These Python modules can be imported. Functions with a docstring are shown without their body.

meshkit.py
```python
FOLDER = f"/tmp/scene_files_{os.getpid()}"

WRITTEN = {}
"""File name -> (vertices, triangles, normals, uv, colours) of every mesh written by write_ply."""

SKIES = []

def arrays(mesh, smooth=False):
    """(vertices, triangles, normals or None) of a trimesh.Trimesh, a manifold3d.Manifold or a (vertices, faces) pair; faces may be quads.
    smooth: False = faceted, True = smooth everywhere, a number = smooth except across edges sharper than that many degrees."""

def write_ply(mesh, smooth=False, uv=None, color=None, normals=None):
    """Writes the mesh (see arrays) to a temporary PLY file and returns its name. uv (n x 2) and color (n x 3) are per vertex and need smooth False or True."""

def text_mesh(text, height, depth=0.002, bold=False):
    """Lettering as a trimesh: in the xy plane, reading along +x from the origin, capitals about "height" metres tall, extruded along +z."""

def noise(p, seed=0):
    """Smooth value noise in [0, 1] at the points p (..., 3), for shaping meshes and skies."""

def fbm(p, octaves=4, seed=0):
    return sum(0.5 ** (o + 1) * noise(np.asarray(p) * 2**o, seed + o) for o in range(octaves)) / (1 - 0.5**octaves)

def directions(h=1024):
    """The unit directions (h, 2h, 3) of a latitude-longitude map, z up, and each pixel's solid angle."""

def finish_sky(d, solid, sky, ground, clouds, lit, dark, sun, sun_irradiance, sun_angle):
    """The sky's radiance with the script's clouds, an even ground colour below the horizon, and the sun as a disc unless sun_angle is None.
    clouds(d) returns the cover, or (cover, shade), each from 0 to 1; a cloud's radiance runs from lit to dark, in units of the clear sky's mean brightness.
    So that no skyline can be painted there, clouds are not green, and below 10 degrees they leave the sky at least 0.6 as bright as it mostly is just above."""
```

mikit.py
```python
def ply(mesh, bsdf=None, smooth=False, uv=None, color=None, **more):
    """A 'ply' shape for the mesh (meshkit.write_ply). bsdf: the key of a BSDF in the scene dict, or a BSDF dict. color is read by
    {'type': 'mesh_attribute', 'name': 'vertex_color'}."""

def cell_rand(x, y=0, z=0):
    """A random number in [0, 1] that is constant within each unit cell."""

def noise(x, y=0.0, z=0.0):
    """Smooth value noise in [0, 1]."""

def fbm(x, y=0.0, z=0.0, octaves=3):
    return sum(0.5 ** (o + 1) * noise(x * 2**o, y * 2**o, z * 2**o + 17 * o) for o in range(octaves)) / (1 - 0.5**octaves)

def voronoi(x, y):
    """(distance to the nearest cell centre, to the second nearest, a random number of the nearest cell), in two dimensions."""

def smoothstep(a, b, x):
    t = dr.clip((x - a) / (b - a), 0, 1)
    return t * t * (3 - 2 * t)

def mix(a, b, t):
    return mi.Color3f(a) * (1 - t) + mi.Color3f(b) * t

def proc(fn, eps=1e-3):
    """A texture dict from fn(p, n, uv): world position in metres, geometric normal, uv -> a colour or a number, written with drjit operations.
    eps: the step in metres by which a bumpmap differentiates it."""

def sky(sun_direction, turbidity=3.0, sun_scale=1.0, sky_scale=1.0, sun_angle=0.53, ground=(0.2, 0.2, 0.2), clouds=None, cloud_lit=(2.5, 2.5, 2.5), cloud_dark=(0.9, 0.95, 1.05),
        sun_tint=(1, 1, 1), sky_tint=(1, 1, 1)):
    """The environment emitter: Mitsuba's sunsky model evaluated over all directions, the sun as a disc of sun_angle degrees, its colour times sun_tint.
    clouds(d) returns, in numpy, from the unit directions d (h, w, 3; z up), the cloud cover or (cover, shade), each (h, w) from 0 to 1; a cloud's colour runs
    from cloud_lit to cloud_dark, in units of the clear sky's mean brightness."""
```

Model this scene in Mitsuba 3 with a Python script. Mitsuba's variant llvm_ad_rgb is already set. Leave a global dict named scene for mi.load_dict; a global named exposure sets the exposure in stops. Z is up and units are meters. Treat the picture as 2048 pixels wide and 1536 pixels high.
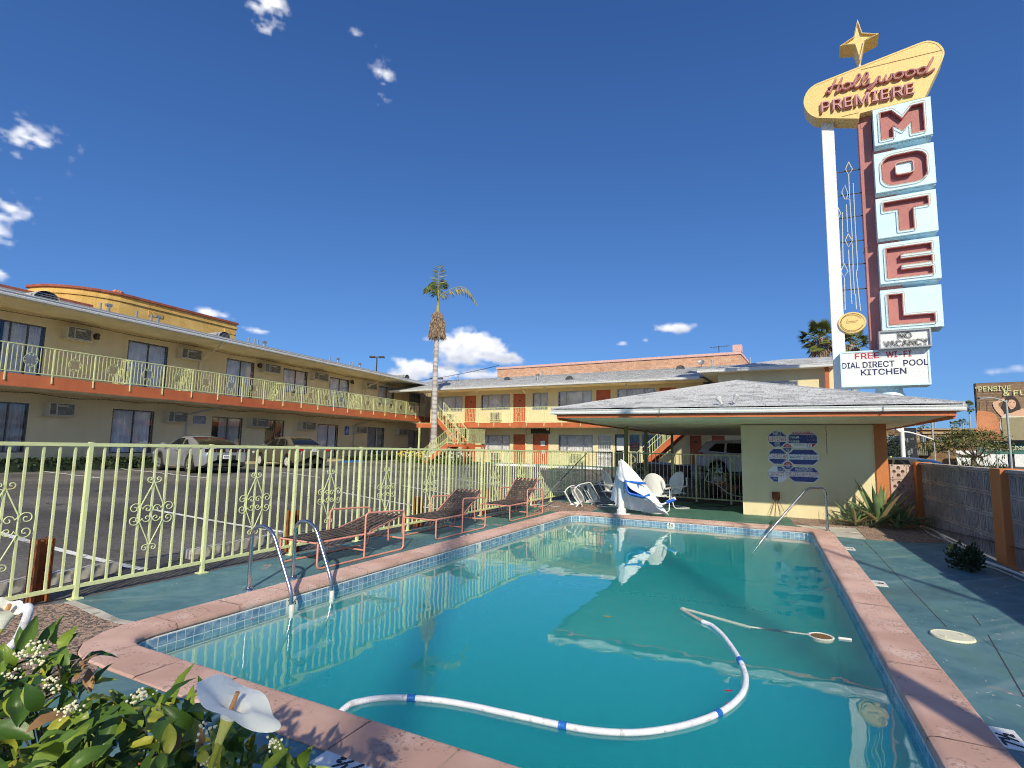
import math, random
import numpy as np, trimesh, drjit as dr, mitsuba as mi, mikit, meshkit
from mikit import noise, fbm, voronoi, smoothstep, mix, cell_rand
import shapely
from shapely.geometry import Polygon, LineString, Point, MultiPolygon
from shapely.ops import unary_union
T = mi.ScalarTransform4f
rng = np.random.default_rng(7)
R_ = random.Random(11)

# ------------------------------------------------------------------ camera, sky, exposure
H = 1.65                                   # eye height above the pool deck, metres
F, PITCH, ROLL = 1080.0, math.atan(122 / 1080), 0.018
_c, _s = math.cos(PITCH), math.sin(PITCH)
_f, _u0, _r0 = np.array([0, _c, _s]), np.array([0, -_s, _c]), np.array([1.0, 0, 0])
_r, _u = _r0 * math.cos(ROLL) + _u0 * math.sin(ROLL), -_r0 * math.sin(ROLL) + _u0 * math.cos(ROLL)
EYE = np.array([0, 0, H])
scene, labels = {}, {}
scene['camera'] = {'type': 'perspective', 'fov': 2 * math.degrees(math.atan(1024 / F)), 'fov_axis': 'x', 'near_clip': 0.05, 'far_clip': 3000.0,
                   'to_world': T().look_at(origin=EYE.tolist(), target=(EYE + _f).tolist(), up=_u.tolist())}
exposure = 1.75
SUN_EL = 30.0
SUN = np.array([0.03, -1.0, 0]) * math.cos(math.radians(SUN_EL)) + np.array([0, 0, math.sin(math.radians(SUN_EL))])


def ray(x, y):
    """Direction of the photograph's pixel (2048 x 1536): used once, to survey where things stand in the yard."""
    return _r * (x - 1024) / F - _u * (y - 768) / F + _f


def gp(x, y, z=0.0):
    d = ray(x, y)
    return EYE + d * ((z - H) / d[2])


def dp(x, y, depth):
    d = ray(x, y)
    return EYE + d * depth / d[1]


CLOUDS = [  # azimuth/elevation blobs: photo x, y, half width, half height, density
    (540, 30, 50, 50, .66), (712, 73, 22, 14, .55), (752, 90, 14, 8, .4), (765, 165, 32, 38, .6), (762, 212, 22, 12, .5),
    (60, 280, 64, 40, .6), (10, 305, 40, 14, .66), (10, 415, 42, 26, .78), (5, 475, 34, 28, .7), (0, 550, 25, 14, .7),
    (130, 560, 52, 10, .6), (510, 662, 36, 8, .6), (425, 628, 36, 11, .8),
    (945, 697, 82, 36, 1.3), (1000, 716, 50, 16, 1.2), (905, 712, 40, 22, 1.1), (830, 738, 50, 26, 1.2), (810, 755, 40, 16, 1.1), (920, 747, 95, 18, 1.0), (980, 748, 60, 12, .9), (860, 768, 90, 14, .9),
    (1345, 656, 44, 13, 1.0), (1292, 681, 20, 8, .7), (1245, 687, 20, 8, .6), (1385, 650, 20, 8, .6), (1960, 745, 95, 12, .45), (2030, 738, 60, 12, .4)]


def clouds(d):
    az, el = np.degrees(np.arctan2(d[..., 0], d[..., 1])), np.degrees(np.arcsin(np.clip(d[..., 2], -1, 1)))
    q = np.stack([az * 0.55, el * 1.0, az * 0], -1)
    n1, n2 = meshkit.fbm(q, 5, 3), meshkit.fbm(q * 2.3 + 40, 5, 9)
    cover, shade = np.zeros(az.shape), np.zeros(az.shape)
    for x, y, rx, ry, k in CLOUDS:
        v = ray(x, y); v = v / np.linalg.norm(v)
        ca, ce = math.degrees(math.atan2(v[0], v[1])), math.degrees(math.asin(v[2]))
        ra, re = math.degrees(rx / F) * 1.0, math.degrees(ry / F)
        e = ((az - ca) / ra) ** 2 + ((el - ce) / re) ** 2
        m = k * np.exp(-0.9 * e) * (e < 9)
        cover = np.maximum(cover, m)
        shade = np.where(m > 0.25, np.maximum(shade, np.clip(0.45 - (el - ce) / re * 0.5, 0, 1) * (k > .85)), shade)
    far = np.clip(meshkit.fbm(q * 0.5 + 90, 5, 21) - 0.56, 0, 1) * 4 * (d[..., 1] < 0.1)       # scattered puffs go on behind the camera
    c = np.clip((cover * 1.5 - 0.82 + (n1 - 0.5) * 1.25 + (n2 - .5) * .9) * 1.9 + 0.10, 0, 1) * np.clip(cover * 1.9 - .12, 0, 1)
    return np.clip(np.maximum(c, far), 0, 1), np.clip(shade + (n2 - .5) * .8, 0, 1)


scene['sky'] = mikit.sky(SUN, turbidity=2.6, ground=(0.2, 0.19, 0.18), clouds=clouds, cloud_lit=(5.2, 5.2, 5.3), cloud_dark=(2.6, 2.8, 3.3), sun_tint=(0.92, 1.06, 1.22), sky_tint=(0.46, 0.73, 1.20))

# ------------------------------------------------------------------ materials


def rgb(c):
    return {'type': 'rgb', 'value': [float(v) for v in c]}


def mat(name, color, rough=0.6, metallic=0.0, spec=0.5, two=True, bump=None, **kw):
    b = {'type': 'principled', 'base_color': mikit.proc(color) if callable(color) else rgb(color), 'roughness': rough, 'metallic': metallic, 'specular': spec, **kw}
    if bump:
        fn, scale, eps = bump
        b = {'type': 'bumpmap', 'arbitrary': mikit.proc(fn, eps), 'scale': scale, 'bsdf': b}
    scene[name] = {'type': 'twosided', 'bsdf': b} if two else b
    return name


def var(a, b, k, lo=.3, hi=.7, k2=None, c=None):
    """Two colours blended by noise of k cycles per metre; a third in scattered spots."""
    def fn(p, n, uv):
        f = fbm(p.x * k, p.y * k, p.z * k, 4)
        col = mix(a, b, smoothstep(lo, hi, f))
        if k2:
            g = fbm(p.x * k2 + 31, p.y * k2, p.z * k2, 3)
            col = mix(col, c, smoothstep(.6, .72, g))
        return col
    return fn


def teal(p, n, uv):
    f = fbm(p.x * 1.3, p.y * 1.3, 0, 5)
    g = fbm(p.x * 9 + 5, p.y * 9, 0, 3)
    st = fbm(p.x * 0.7 + p.y * 2.1, p.y * 0.5 - p.x * 3.0, 4, 4)
    wx, wy = p.x + (noise(p.x * 5, p.y * 5, 1) - .5) * .25, p.y + (noise(p.x * 5, p.y * 5, 7) - .5) * .25
    chip = smoothstep(.73, .745, fbm(wx * 3.4 + 3, wy * 3.4, 2, 4)) * smoothstep(.52, .66, fbm(p.x * .45 + 4, p.y * .45, 9, 2))
    tiny = smoothstep(.86, .88, fbm(p.x * 26, p.y * 26, 3, 2)) * smoothstep(.45, .6, fbm(p.x * 1.5, p.y * 1.5, 5, 2))
    green = smoothstep(9.5, 13.0, p.y)
    col = mix((.06, .15, .185), (.105, .215, .245), smoothstep(.3, .7, f * .6 + g * .4))
    col = mix(col, (.10, .20, .19), smoothstep(.5, .75, st) * .6)
    col = mix(col, (.05, .135, .085), green * .75)
    d1, d2, r = voronoi(wx * .42 + 3, wy * .42)
    crack = (1 - smoothstep(.0, .010, d2 - d1)) * smoothstep(.4, .6, noise(p.x * .8, p.y * .8, 6))
    stain = smoothstep(.55, .78, fbm(p.x * .9 + 20, p.y * .9, 3, 5))
    scuff = smoothstep(.60, .80, fbm(p.x * 2.4 - p.y * 6.0, p.y * 1.2 + p.x * .4, 8, 4))
    col = mix(col, (.05, .09, .10), stain * .55)
    col = mix(col, (.20, .29, .31), scuff * .45)
    col = mix(col, (.025, .04, .045), crack * .7)
    col = mix(col, (.42, .26, .2), chip * .9)
    return mix(col, (.5, .5, .46), tiny * .7)


def coping_c(p, n, uv):
    f = fbm(p.x * 2.2, p.y * 2.2, p.z * 3, 4)
    g = fbm(p.x * 70, p.y * 70, p.z * 70, 2)
    w = fbm(p.x * 5 + 9, p.y * 5, 1, 4)
    pit = smoothstep(.62, .7, g) * smoothstep(.42, .62, w)
    col = mix((.47, .29, .235), (.60, .40, .335), smoothstep(.3, .7, f))
    col = mix(col, (.64, .48, .42), smoothstep(.62, .8, w) * .6)
    return mix(col, (.17, .11, .1), pit * .6)


def rough_h(k):
    return lambda p, n, uv: fbm(p.x * k, p.y * k, p.z * k, 3)


def pebble(p, n, uv):
    d1, d2, r = voronoi(p.x * 42, p.y * 42)
    col = mix((.30, .19, .145), (.46, .33, .26), r)
    col = mix(col, (.10, .085, .08), smoothstep(.60, .72, cell_rand(r * 977, 3, 1)))
    return mix((.12, .085, .07), col, smoothstep(.02, .2, d2 - d1)) * (.75 + .5 * fbm(p.x * 1.1, p.y * 1.1, 0, 3))


def pebble_h(p, n, uv):
    d1, d2, r = voronoi(p.x * 42, p.y * 42)
    return smoothstep(.0, .35, d2 - d1) * (.5 + r)


def asphalt(p, n, uv):
    f = fbm(p.x * .45, p.y * .45, 0, 5)
    g = fbm(p.x * 36, p.y * 36, 0, 2)
    s = fbm(p.x * .18 + 7, p.y * .8 + 3, 0, 4)
    wx, wy = p.x + (noise(p.x * 1.7, p.y * 1.7, 3) - .5) * .8, p.y + (noise(p.x * 1.7, p.y * 1.7, 8) - .5) * .8
    d1, d2, r = voronoi(wx * .55, wy * .55)
    crack = 1 - smoothstep(.0, .018, d2 - d1)
    patch = smoothstep(.60, .63, fbm(p.x * .22 + 50, p.y * .22, 1, 2))
    col = mix((.075, .07, .066), (.125, .117, .108), smoothstep(.3, .7, f))
    col = mix(col, (.045, .043, .042), smoothstep(.52, .72, s) * .65)
    col = mix(col, (.05, .048, .047), patch * .55)
    col = col * (.6 + .8 * g)
    return mix(col, (.03, .028, .027), crack * .8)


def stucco(a, b):
    def fn(p, n, uv):
        f = fbm(p.x * .6, p.y * .6, p.z * .9, 4)
        st = fbm(p.x * 3.1, p.y * 3.1, p.z * .35, 3)
        return mix(a, b, smoothstep(.3, .7, f * .6 + st * .4))
    return fn


def shingle_c(p, n, uv):
    f = fbm(p.x * 1.2, p.y * 1.2, p.z * 1.2, 3)
    g = fbm(p.x * 30, p.y * 30, p.z * 30, 2)
    r = cell_rand(dr.floor((p.x * .88 - p.y * .47) * 3.2 + dr.floor(p.z * 28) * .37), dr.floor(p.z * 28), 2)
    return mix((.22, .225, .235), (.36, .365, .375), smoothstep(.2, .8, f * .4 + r * .6)) * (.7 + .6 * g)


def tile_c(lo, hi):
    def fn(p, n, uv):
        f = fbm(p.x * 11, p.y * 11, p.z * 14, 4)
        return mix(lo, hi, smoothstep(.35, .68, f))
    return fn


def metal_paint(a, rust, amt):
    def fn(p, n, uv):
        f = fbm(p.x * 6, p.y * 6, p.z * 6, 4)
        g = fbm(p.x * 1.3, p.y * 1.3, p.z * 2.1, 3)
        return mix(a, rust, smoothstep(.62, .75, f) * amt) * (.86 + .28 * g)
    return fn


def brick_far(p, n, uv):
    s = p.x * .866 - p.y * .5
    row = dr.floor(p.z * 7.5)
    u = s * 2.6 + .5 * (row - 2 * dr.floor(row * .5))
    fu, fv = u - dr.floor(u), p.z * 7.5 - row
    edge = dr.minimum(dr.minimum(fu, 1 - fu) * 4, dr.minimum(fv, 1 - fv) * 2)
    col = mix((.52, .28, .18), (.68, .42, .29), cell_rand(dr.floor(u), row, 4))
    return mix((.5, .32, .22), col, smoothstep(.0, .3, edge)) * (.8 + .4 * fbm(p.x * .5, p.y * .5, p.z * .5, 3))


def palm_trunk_c(p, n, uv):
    ring = noise(0, 0, p.z * 7 + .6 * noise(p.x * 3, p.y * 3, p.z))
    return mix((.34, .31, .30), (.52, .49, .47), smoothstep(.3, .7, ring)) * (.8 + .4 * fbm(p.x * 8, p.y * 8, p.z * 8, 2))


mat('teal_paint', teal, .55, bump=(rough_h(60), .0016, .004))
mat('green_walk', var((.05, .14, .10), (.085, .18, .14), 1.3), .6)
mat('coping_stone', coping_c, .75, bump=(rough_h(95), .0022, .003))
mat('pebble_concrete', pebble, .8, bump=(pebble_h, .004, .003))
mat('plain_concrete', var((.36, .33, .29), (.5, .47, .41), 2.5, k2=8, c=(.28, .26, .23)), .8, bump=(rough_h(50), .001, .004))
mat('curb_concrete', var((.30, .28, .25), (.46, .43, .38), 3, k2=9, c=(.2, .19, .17)), .85)
mat('asphalt', asphalt, .85, bump=(rough_h(45), .003, .006))
mat('lot_paint', var((.45, .45, .44), (.72, .72, .70), 5, k2=12, c=(.2, .19, .18)), .7)
mat('yellow_stucco', stucco((.68, .585, .35), (.77, .68, .43)), .85, bump=(rough_h(38), .003, .006))
mat('cream_stucco', stucco((.68, .55, .31), (.76, .63, .39)), .85, bump=(rough_h(38), .003, .006))
mat('ochre_stucco', stucco((.57, .36, .10), (.70, .47, .16)), .85)
mat('soffit_paint', var((.64, .56, .36), (.74, .66, .46), 1.5), .8)
mat('orange_paint', stucco((.46, .115, .042), (.58, .165, .065)), .7)
mat('orange_door', stucco((.44, .10, .04), (.50, .125, .05)), .5)
mat('pillar_orange', stucco((.47, .15, .045), (.55, .19, .06)), .7)
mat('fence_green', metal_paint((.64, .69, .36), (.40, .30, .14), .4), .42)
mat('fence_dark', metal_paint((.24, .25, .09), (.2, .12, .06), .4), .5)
mat('shingle', shingle_c, .9, bump=(rough_h(40), .004, .006))
mat('shingle_light', var((.36, .365, .385), (.47, .475, .49), 35, k2=3, c=(.31, .31, .33)), .9)
mat('shingle_dark', var((.27, .275, .29), (.36, .365, .38), 35, k2=3, c=(.25, .25, .265)), .9)
mat('gutter_white', (.70, .71, .71), .45)
mat('white_paint', (.80, .80, .79), .4)
mat('white_plastic', (.80, .80, .78), .35)
mat('blue_plastic', (.02, .13, .55), .35)
mat('white_cloth', var((.74, .75, .79), (.82, .83, .86), 4), .9, sheen=.3)
mat('dark_metal', (.05, .05, .05), .5)
mat('grey_metal', (.33, .34, .35), .45, metallic=.6)
mat('bronze_frame', (.10, .095, .09), .4, metallic=.4)
mat('alu_frame', (.38, .39, .40), .4, metallic=.5)
scene['chrome'] = {'type': 'roughconductor', 'material': 'Cr', 'alpha': .09}
mat('ac_beige', (.55, .50, .38), .5)
mat('ac_grille', (.10, .095, .085), .5)
mat('lamp_black', (.02, .02, .02), .4)
mat('glass_white', (.75, .73, .66), .25)
mat('curtain', var((.55, .55, .58), (.68, .68, .70), 3), .9)
mat('curtain_grey', var((.30, .30, .31), (.42, .42, .43), 3), .9)
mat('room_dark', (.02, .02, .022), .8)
scene['pane_glass'] = {'type': 'thindielectric', 'int_ior': 1.5}
mat('tile_blue', tile_c((.10, .20, .33), (.24, .37, .48)), .18, clearcoat=.6)
mat('tile_blue_pale', tile_c((.17, .29, .42), (.32, .45, .54)), .18, clearcoat=.6)
mat('tile_white', (.74, .74, .70), .2)
mat('grout', (.66, .69, .70), .8)
mat('black_ink', (.012, .012, .014), .5)
mat('plaster_pool', var((.50, .60, .58), (.62, .70, .68), 1.2), .8)
mat('drain_tile', (.03, .10, .16), .4)
mat('salmon_tube', metal_paint((.70, .30, .22), (.6, .36, .28), .3), .4)
mat('strap_brown', var((.06, .042, .038), (.12, .085, .075), 8), .45)
mat('sign_yellow', (.80, .58, .22), .5)
mat('sign_blue', var((.58, .78, .86), (.63, .81, .88), .8), .4)
mat('sign_maroon', var((.42, .16, .15), (.49, .20, .185), .6), .6)
mat('sign_white', (.78, .79, .80), .35)
mat('neon_tube', (.66, .63, .52), .2)
mat('neon_pink', (.62, .34, .33), .2)
mat('red_ink', (.42, .03, .05), .5)
mat('navy_ink', (.025, .03, .10), .5)
mat('blue_ink', (.03, .045, .22), .5)
mat('sky_ink', (.07, .085, .30), .5)
mat('hose_white', var((.66, .67, .74), (.76, .77, .80), 6, k2=25, c=(.52, .52, .55)), .4)
mat('hose_blue', (.02, .14, .50), .4)
mat('lid_cream', (.68, .66, .50), .5)
mat('agave_leaf', var((.10, .17, .08), (.18, .26, .11), 5), .5)
mat('dry_leaf', (.33, .26, .13), .7)
mat('stalk', (.06, .045, .03), .8)
mat('leaf_dark', var((.035, .085, .012), (.085, .155, .022), 9), .40, spec=.35)
mat('leaf_mid', var((.10, .17, .018), (.18, .25, .03), 9), .42, spec=.35)
mat('leaf_lime', var((.24, .28, .03), (.36, .36, .05), 9), .45, spec=.35)
mat('leaf_rust', var((.22, .12, .05), (.34, .20, .09), 9), .5)
mat('twig', (.13, .10, .05), .8)
mat('petal_white', var((.72, .74, .66), (.82, .83, .76), 6), .5)
mat('petal_cream', (.72, .68, .48), .6)
mat('petal_yellow', (.62, .58, .16), .5)
mat('spadix', (.60, .30, .12), .6)
mat('tree_leaf', var((.05, .075, .018), (.12, .135, .03), .6), .6)
mat('tree_leaf_red', var((.12, .08, .03), (.17, .12, .04), .6), .6)
mat('palm_leaf', var((.075, .10, .02), (.17, .19, .045), .9), .5)
mat('palm_gold', var((.26, .24, .06), (.36, .31, .10), 1.2), .6)
mat('thatch', var((.22, .15, .10), (.42, .31, .22), 9), .9)
mat('palm_trunk', palm_trunk_c, .9)
mat('hedge_leaf', var((.014, .026, .010), (.03, .05, .016), 4), .7)
mat('flower_yellow', (.70, .50, .05), .6)
mat('bark', var((.12, .095, .075), (.2, .16, .13), 6), .9)
mat('rock', var((.24, .24, .24), (.44, .43, .42), 3, k2=7, c=(.2, .19, .18)), .85)
mat('soil', var((.06, .045, .03), (.1, .075, .05), 6), .95)
mat('car_silver', (.44, .45, .49), .27, metallic=.6, clearcoat=.8)
mat('car_gold', (.24, .215, .155), .28, metallic=.6, clearcoat=.8)
mat('car_white', (.72, .73, .76), .3, clearcoat=.8)
mat('car_glass', (.012, .014, .013), .05, spec=.6)
mat('tyre', (.018, .018, .018), .8)
mat('rim_silver', (.55, .55, .56), .3, metallic=.7)
mat('rim_pale', (.62, .61, .58), .4)
mat('tail_red', (.40, .015, .02), .2, clearcoat=1.0)
mat('tail_dark', (.02, .006, .01), .15, clearcoat=1.0)
mat('lamp_clear', (.6, .6, .6), .15)
mat('mower_red', (.28, .045, .02), .4)
mat('brick_far', brick_far, .85)
mat('pink_paint', (.66, .42, .38), .7)
mat('red_roof', var((.26, .075, .05), (.36, .11, .07), 2), .8)
mat('brick_brown', var((.18, .105, .05), (.30, .19, .09), 2.5), .85)
mat('brown_trim', var((.40, .28, .16), (.48, .36, .22), 2), .8)
mat('navy_wall', (.020, .024, .034), .7)
mat('olive_awning', (.05, .06, .025), .8)
mat('far_glass', (.13, .18, .24), .1)
mat('grey_wall', (.42, .43, .45), .8)
mat('asphalt_street', var((.06, .058, .055), (.09, .086, .08), .6), .9)
mat('block_grey', var((.30, .25, .23), (.40, .34, .315), 3), .85)
mat('block_pink', var((.46, .34, .30), (.54, .42, .37), 3), .85)
mat('rust', var((.16, .045, .015), (.30, .10, .03), 7), .85)
mat('pvc_white', (.68, .66, .60), .45)
mat('hose_garden', (.05, .09, .075), .5)
mat('sign_lime', (.55, .80, .02), .5)
mat('sign_amber', (.72, .52, .04), .5)
mat('pole_grey', (.36, .39, .39), .5)
mat('wire', (.02, .02, .02), .6)
mat('bill_brown', var((.17, .10, .055), (.25, .155, .085), .9), .6)
mat('bill_brown_dark', (.10, .055, .03), .6)
mat('bill_text', (.66, .72, .36), .5)
mat('bill_text_dim', (.27, .18, .11), .6)
mat('bill_orange', var((.48, .17, .07), (.62, .25, .11), .5), .6)
mat('bill_skin', (.66, .40, .26), .6)
mat('bill_hair', (.035, .02, .018), .6)
mat('bill_top', (.50, .50, .52), .6)
mat('bill_laptop', (.30, .26, .15), .6)
mat('bill_green', (.05, .16, .13), .6)
mat('bill_title', (.75, .72, .50), .6)
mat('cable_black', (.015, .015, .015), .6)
mat('blue_badge', (.02, .08, .42), .5)
mat('blue_curb', (.03, .16, .50), .7)
mat('red_petal', (.45, .02, .06), .6)
mat('leaf_gold', (.38, .24, .05), .6)
mat('skimmer_rust', (.16, .09, .035), .8)
mat('door_panel_white', (.70, .70, .72), .4)
mat('wood_brown', (.05, .03, .018), .6)
# ------------------------------------------------------------------ helpers
_used = set()


def numbered(key):
    k, i = key, 0
    while k in _used:
        i += 1
        k = f'{key}_{i:03d}'
    _used.add(k)
    return k


def thing(name, label, cat, group=None):
    key = numbered(name)
    labels[key] = {'label': label, 'category': cat}
    if group:
        labels[key]['group'] = group
    return key


def put(name, mesh, m, parent=None, smooth=False, label=None, cat=None, kind=None, group=None, **kw):
    key = numbered(f'{parent}__{name}' if parent else name)
    scene[key] = mikit.ply(mesh, m, smooth=smooth, **kw) if not isinstance(mesh, dict) else {**mesh, **kw}
    d = {}
    if label: d['label'] = label
    if cat: d['category'] = cat
    if kind: d['kind'] = kind
    if group: d['group'] = group
    if d: labels[key] = d
    return key


def struct(name, mesh, m, label=None, **kw):
    return put(name, mesh, m, kind='structure', label=label, **kw)


def cat_m(ms):
    ms = [m for m in ms if m is not None and len(m.faces)]
    return trimesh.util.concatenate(ms) if len(ms) > 1 else ms[0]


class Fr:
    """A facade's own axes: s along it (azimuth az), r outwards (to the right of s), z up."""

    def __init__(self, origin, az):
        a = math.radians(az)
        self.o = np.array([origin[0], origin[1], 0.0])
        self.t, self.n, self.az = np.array([math.sin(a), math.cos(a), 0.0]), np.array([math.cos(a), -math.sin(a), 0.0]), az

    def P(self, s, r=0.0, z=0.0):
        return self.o + self.t * s + self.n * r + np.array([0, 0, z])

    def w(self, q):
        q = np.asarray(q, float)
        return self.o + q[..., :1] * self.t + q[..., 1:2] * self.n + q[..., 2:3] * np.array([0, 0, 1.0])

    def mesh(self, m):
        m = m.copy()
        m.vertices = self.w(m.vertices)
        m.invert()                                     # (s, r, z) is left-handed
        return m

    def px(self, x, y, r=0.0):
        """(s, z) of the photo's pixel on the plane r."""
        d = ray(x, y)
        o = self.o + self.n * r
        p = EYE + d * (((o - EYE) @ self.n) / (d @ self.n))
        return float((p - self.o) @ self.t), float(p[2])

    def loc(self, p):
        p = np.asarray(p, float) - self.o
        return float(p @ self.t), float(p @ self.n), float(p[2])

    def to_world(self, s, r, z, rot=0.0):
        p = self.P(s, r, z)
        return T().translate(p.tolist()).rotate([0, 0, 1], -self.az + rot)


WORLD = Fr((0, 0), 90)      # s = x, r = -y


def box(a, b, cham=0.0):
    a, b = np.minimum(a, b), np.maximum(a, b)
    m = trimesh.creation.box(extents=b - a)
    if cham:
        v = m.vertices * 1.0
        e = (b - a) / 2
        pts = []
        for sx in (-1, 1):
            for sy in (-1, 1):
                for sz in (-1, 1):
                    c = np.array([sx, sy, sz]) * (e - cham)
                    for k in range(3):
                        d = np.zeros(3); d[k] = cham * (sx, sy, sz)[k]
                        pts.append(c + d)
        m = trimesh.Trimesh(pts, process=False).convex_hull
    m.apply_translation((a + b) / 2)
    return m


def bar(p0, p1, w, h=None, up=(0, 0, 1)):
    """A straight bar of rectangular section w (sideways) x h (towards up)."""
    p0, p1 = np.asarray(p0, float), np.asarray(p1, float)
    h = w if h is None else h
    d = p1 - p0
    L = np.linalg.norm(d)
    d = d / L
    up = np.asarray(up, float)
    if abs(d @ up) > .98:
        up = np.array([1.0, 0, 0])
    x = np.cross(d, up); x /= np.linalg.norm(x)
    y = np.cross(x, d)
    v = [p + sx * x * w / 2 + sy * y * h / 2 for p in (p0, p1) for sx, sy in ((-1, -1), (1, -1), (1, 1), (-1, 1))]
    f = [[0, 2, 1], [0, 3, 2], [4, 5, 6], [4, 6, 7], [0, 1, 5], [0, 5, 4], [1, 2, 6], [1, 6, 5], [2, 3, 7], [2, 7, 6], [3, 0, 4], [3, 4, 7]]
    m = trimesh.Trimesh(v, f, process=False)
    return m


def tube(pts, rad, sides=8, cap=True):
    p = np.asarray(pts, float)
    n = len(p)
    r = np.broadcast_to(np.asarray(rad, float), (n,))
    t = np.gradient(p, axis=0)
    t /= np.linalg.norm(t, axis=1, keepdims=True) + 1e-12
    a = np.cross(t[0], [0, 0, 1.0] if abs(t[0][2]) < .9 else [1.0, 0, 0]); a /= np.linalg.norm(a)
    A = []
    for i in range(n):
        a = a - t[i] * (a @ t[i]); a /= np.linalg.norm(a) + 1e-12
        A.append(a)
    A = np.array(A); B = np.cross(t, A)
    ang = np.arange(sides) * 2 * np.pi / sides
    v = (p[:, None] + r[:, None, None] * (np.cos(ang)[None, :, None] * A[:, None] + np.sin(ang)[None, :, None] * B[:, None])).reshape(-1, 3)
    f = []
    for i in range(n - 1):
        for j in range(sides):
            k = (j + 1) % sides
            f += [[i * sides + j, i * sides + k, (i + 1) * sides + k], [i * sides + j, (i + 1) * sides + k, (i + 1) * sides + j]]
    if cap:
        v = np.vstack([v, p[0], p[-1]])
        for j in range(sides):
            k = (j + 1) % sides
            f += [[n * sides, k, j], [n * sides + 1, (n - 1) * sides + j, (n - 1) * sides + k]]
    return trimesh.Trimesh(v, f, process=False)


def curve(pts, n=40, closed=False):
    """Catmull-Rom through the points."""
    p = np.asarray(pts, float)
    if closed:
        p = np.vstack([p[-1], p, p[0], p[1]])
    else:
        p = np.vstack([2 * p[0] - p[1], p, 2 * p[-1] - p[-2]])
    m = len(p) - 3
    out = []
    for u in np.linspace(0, m - 1e-9, n):
        i = int(u); t = u - i
        a, b, c, d = p[i:i + 4]
        out.append(.5 * (2 * b + (c - a) * t + (2 * a - 5 * b + 4 * c - d) * t ** 2 + (3 * b - a - 3 * c + d) * t ** 3))
    return np.array(out)


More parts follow.
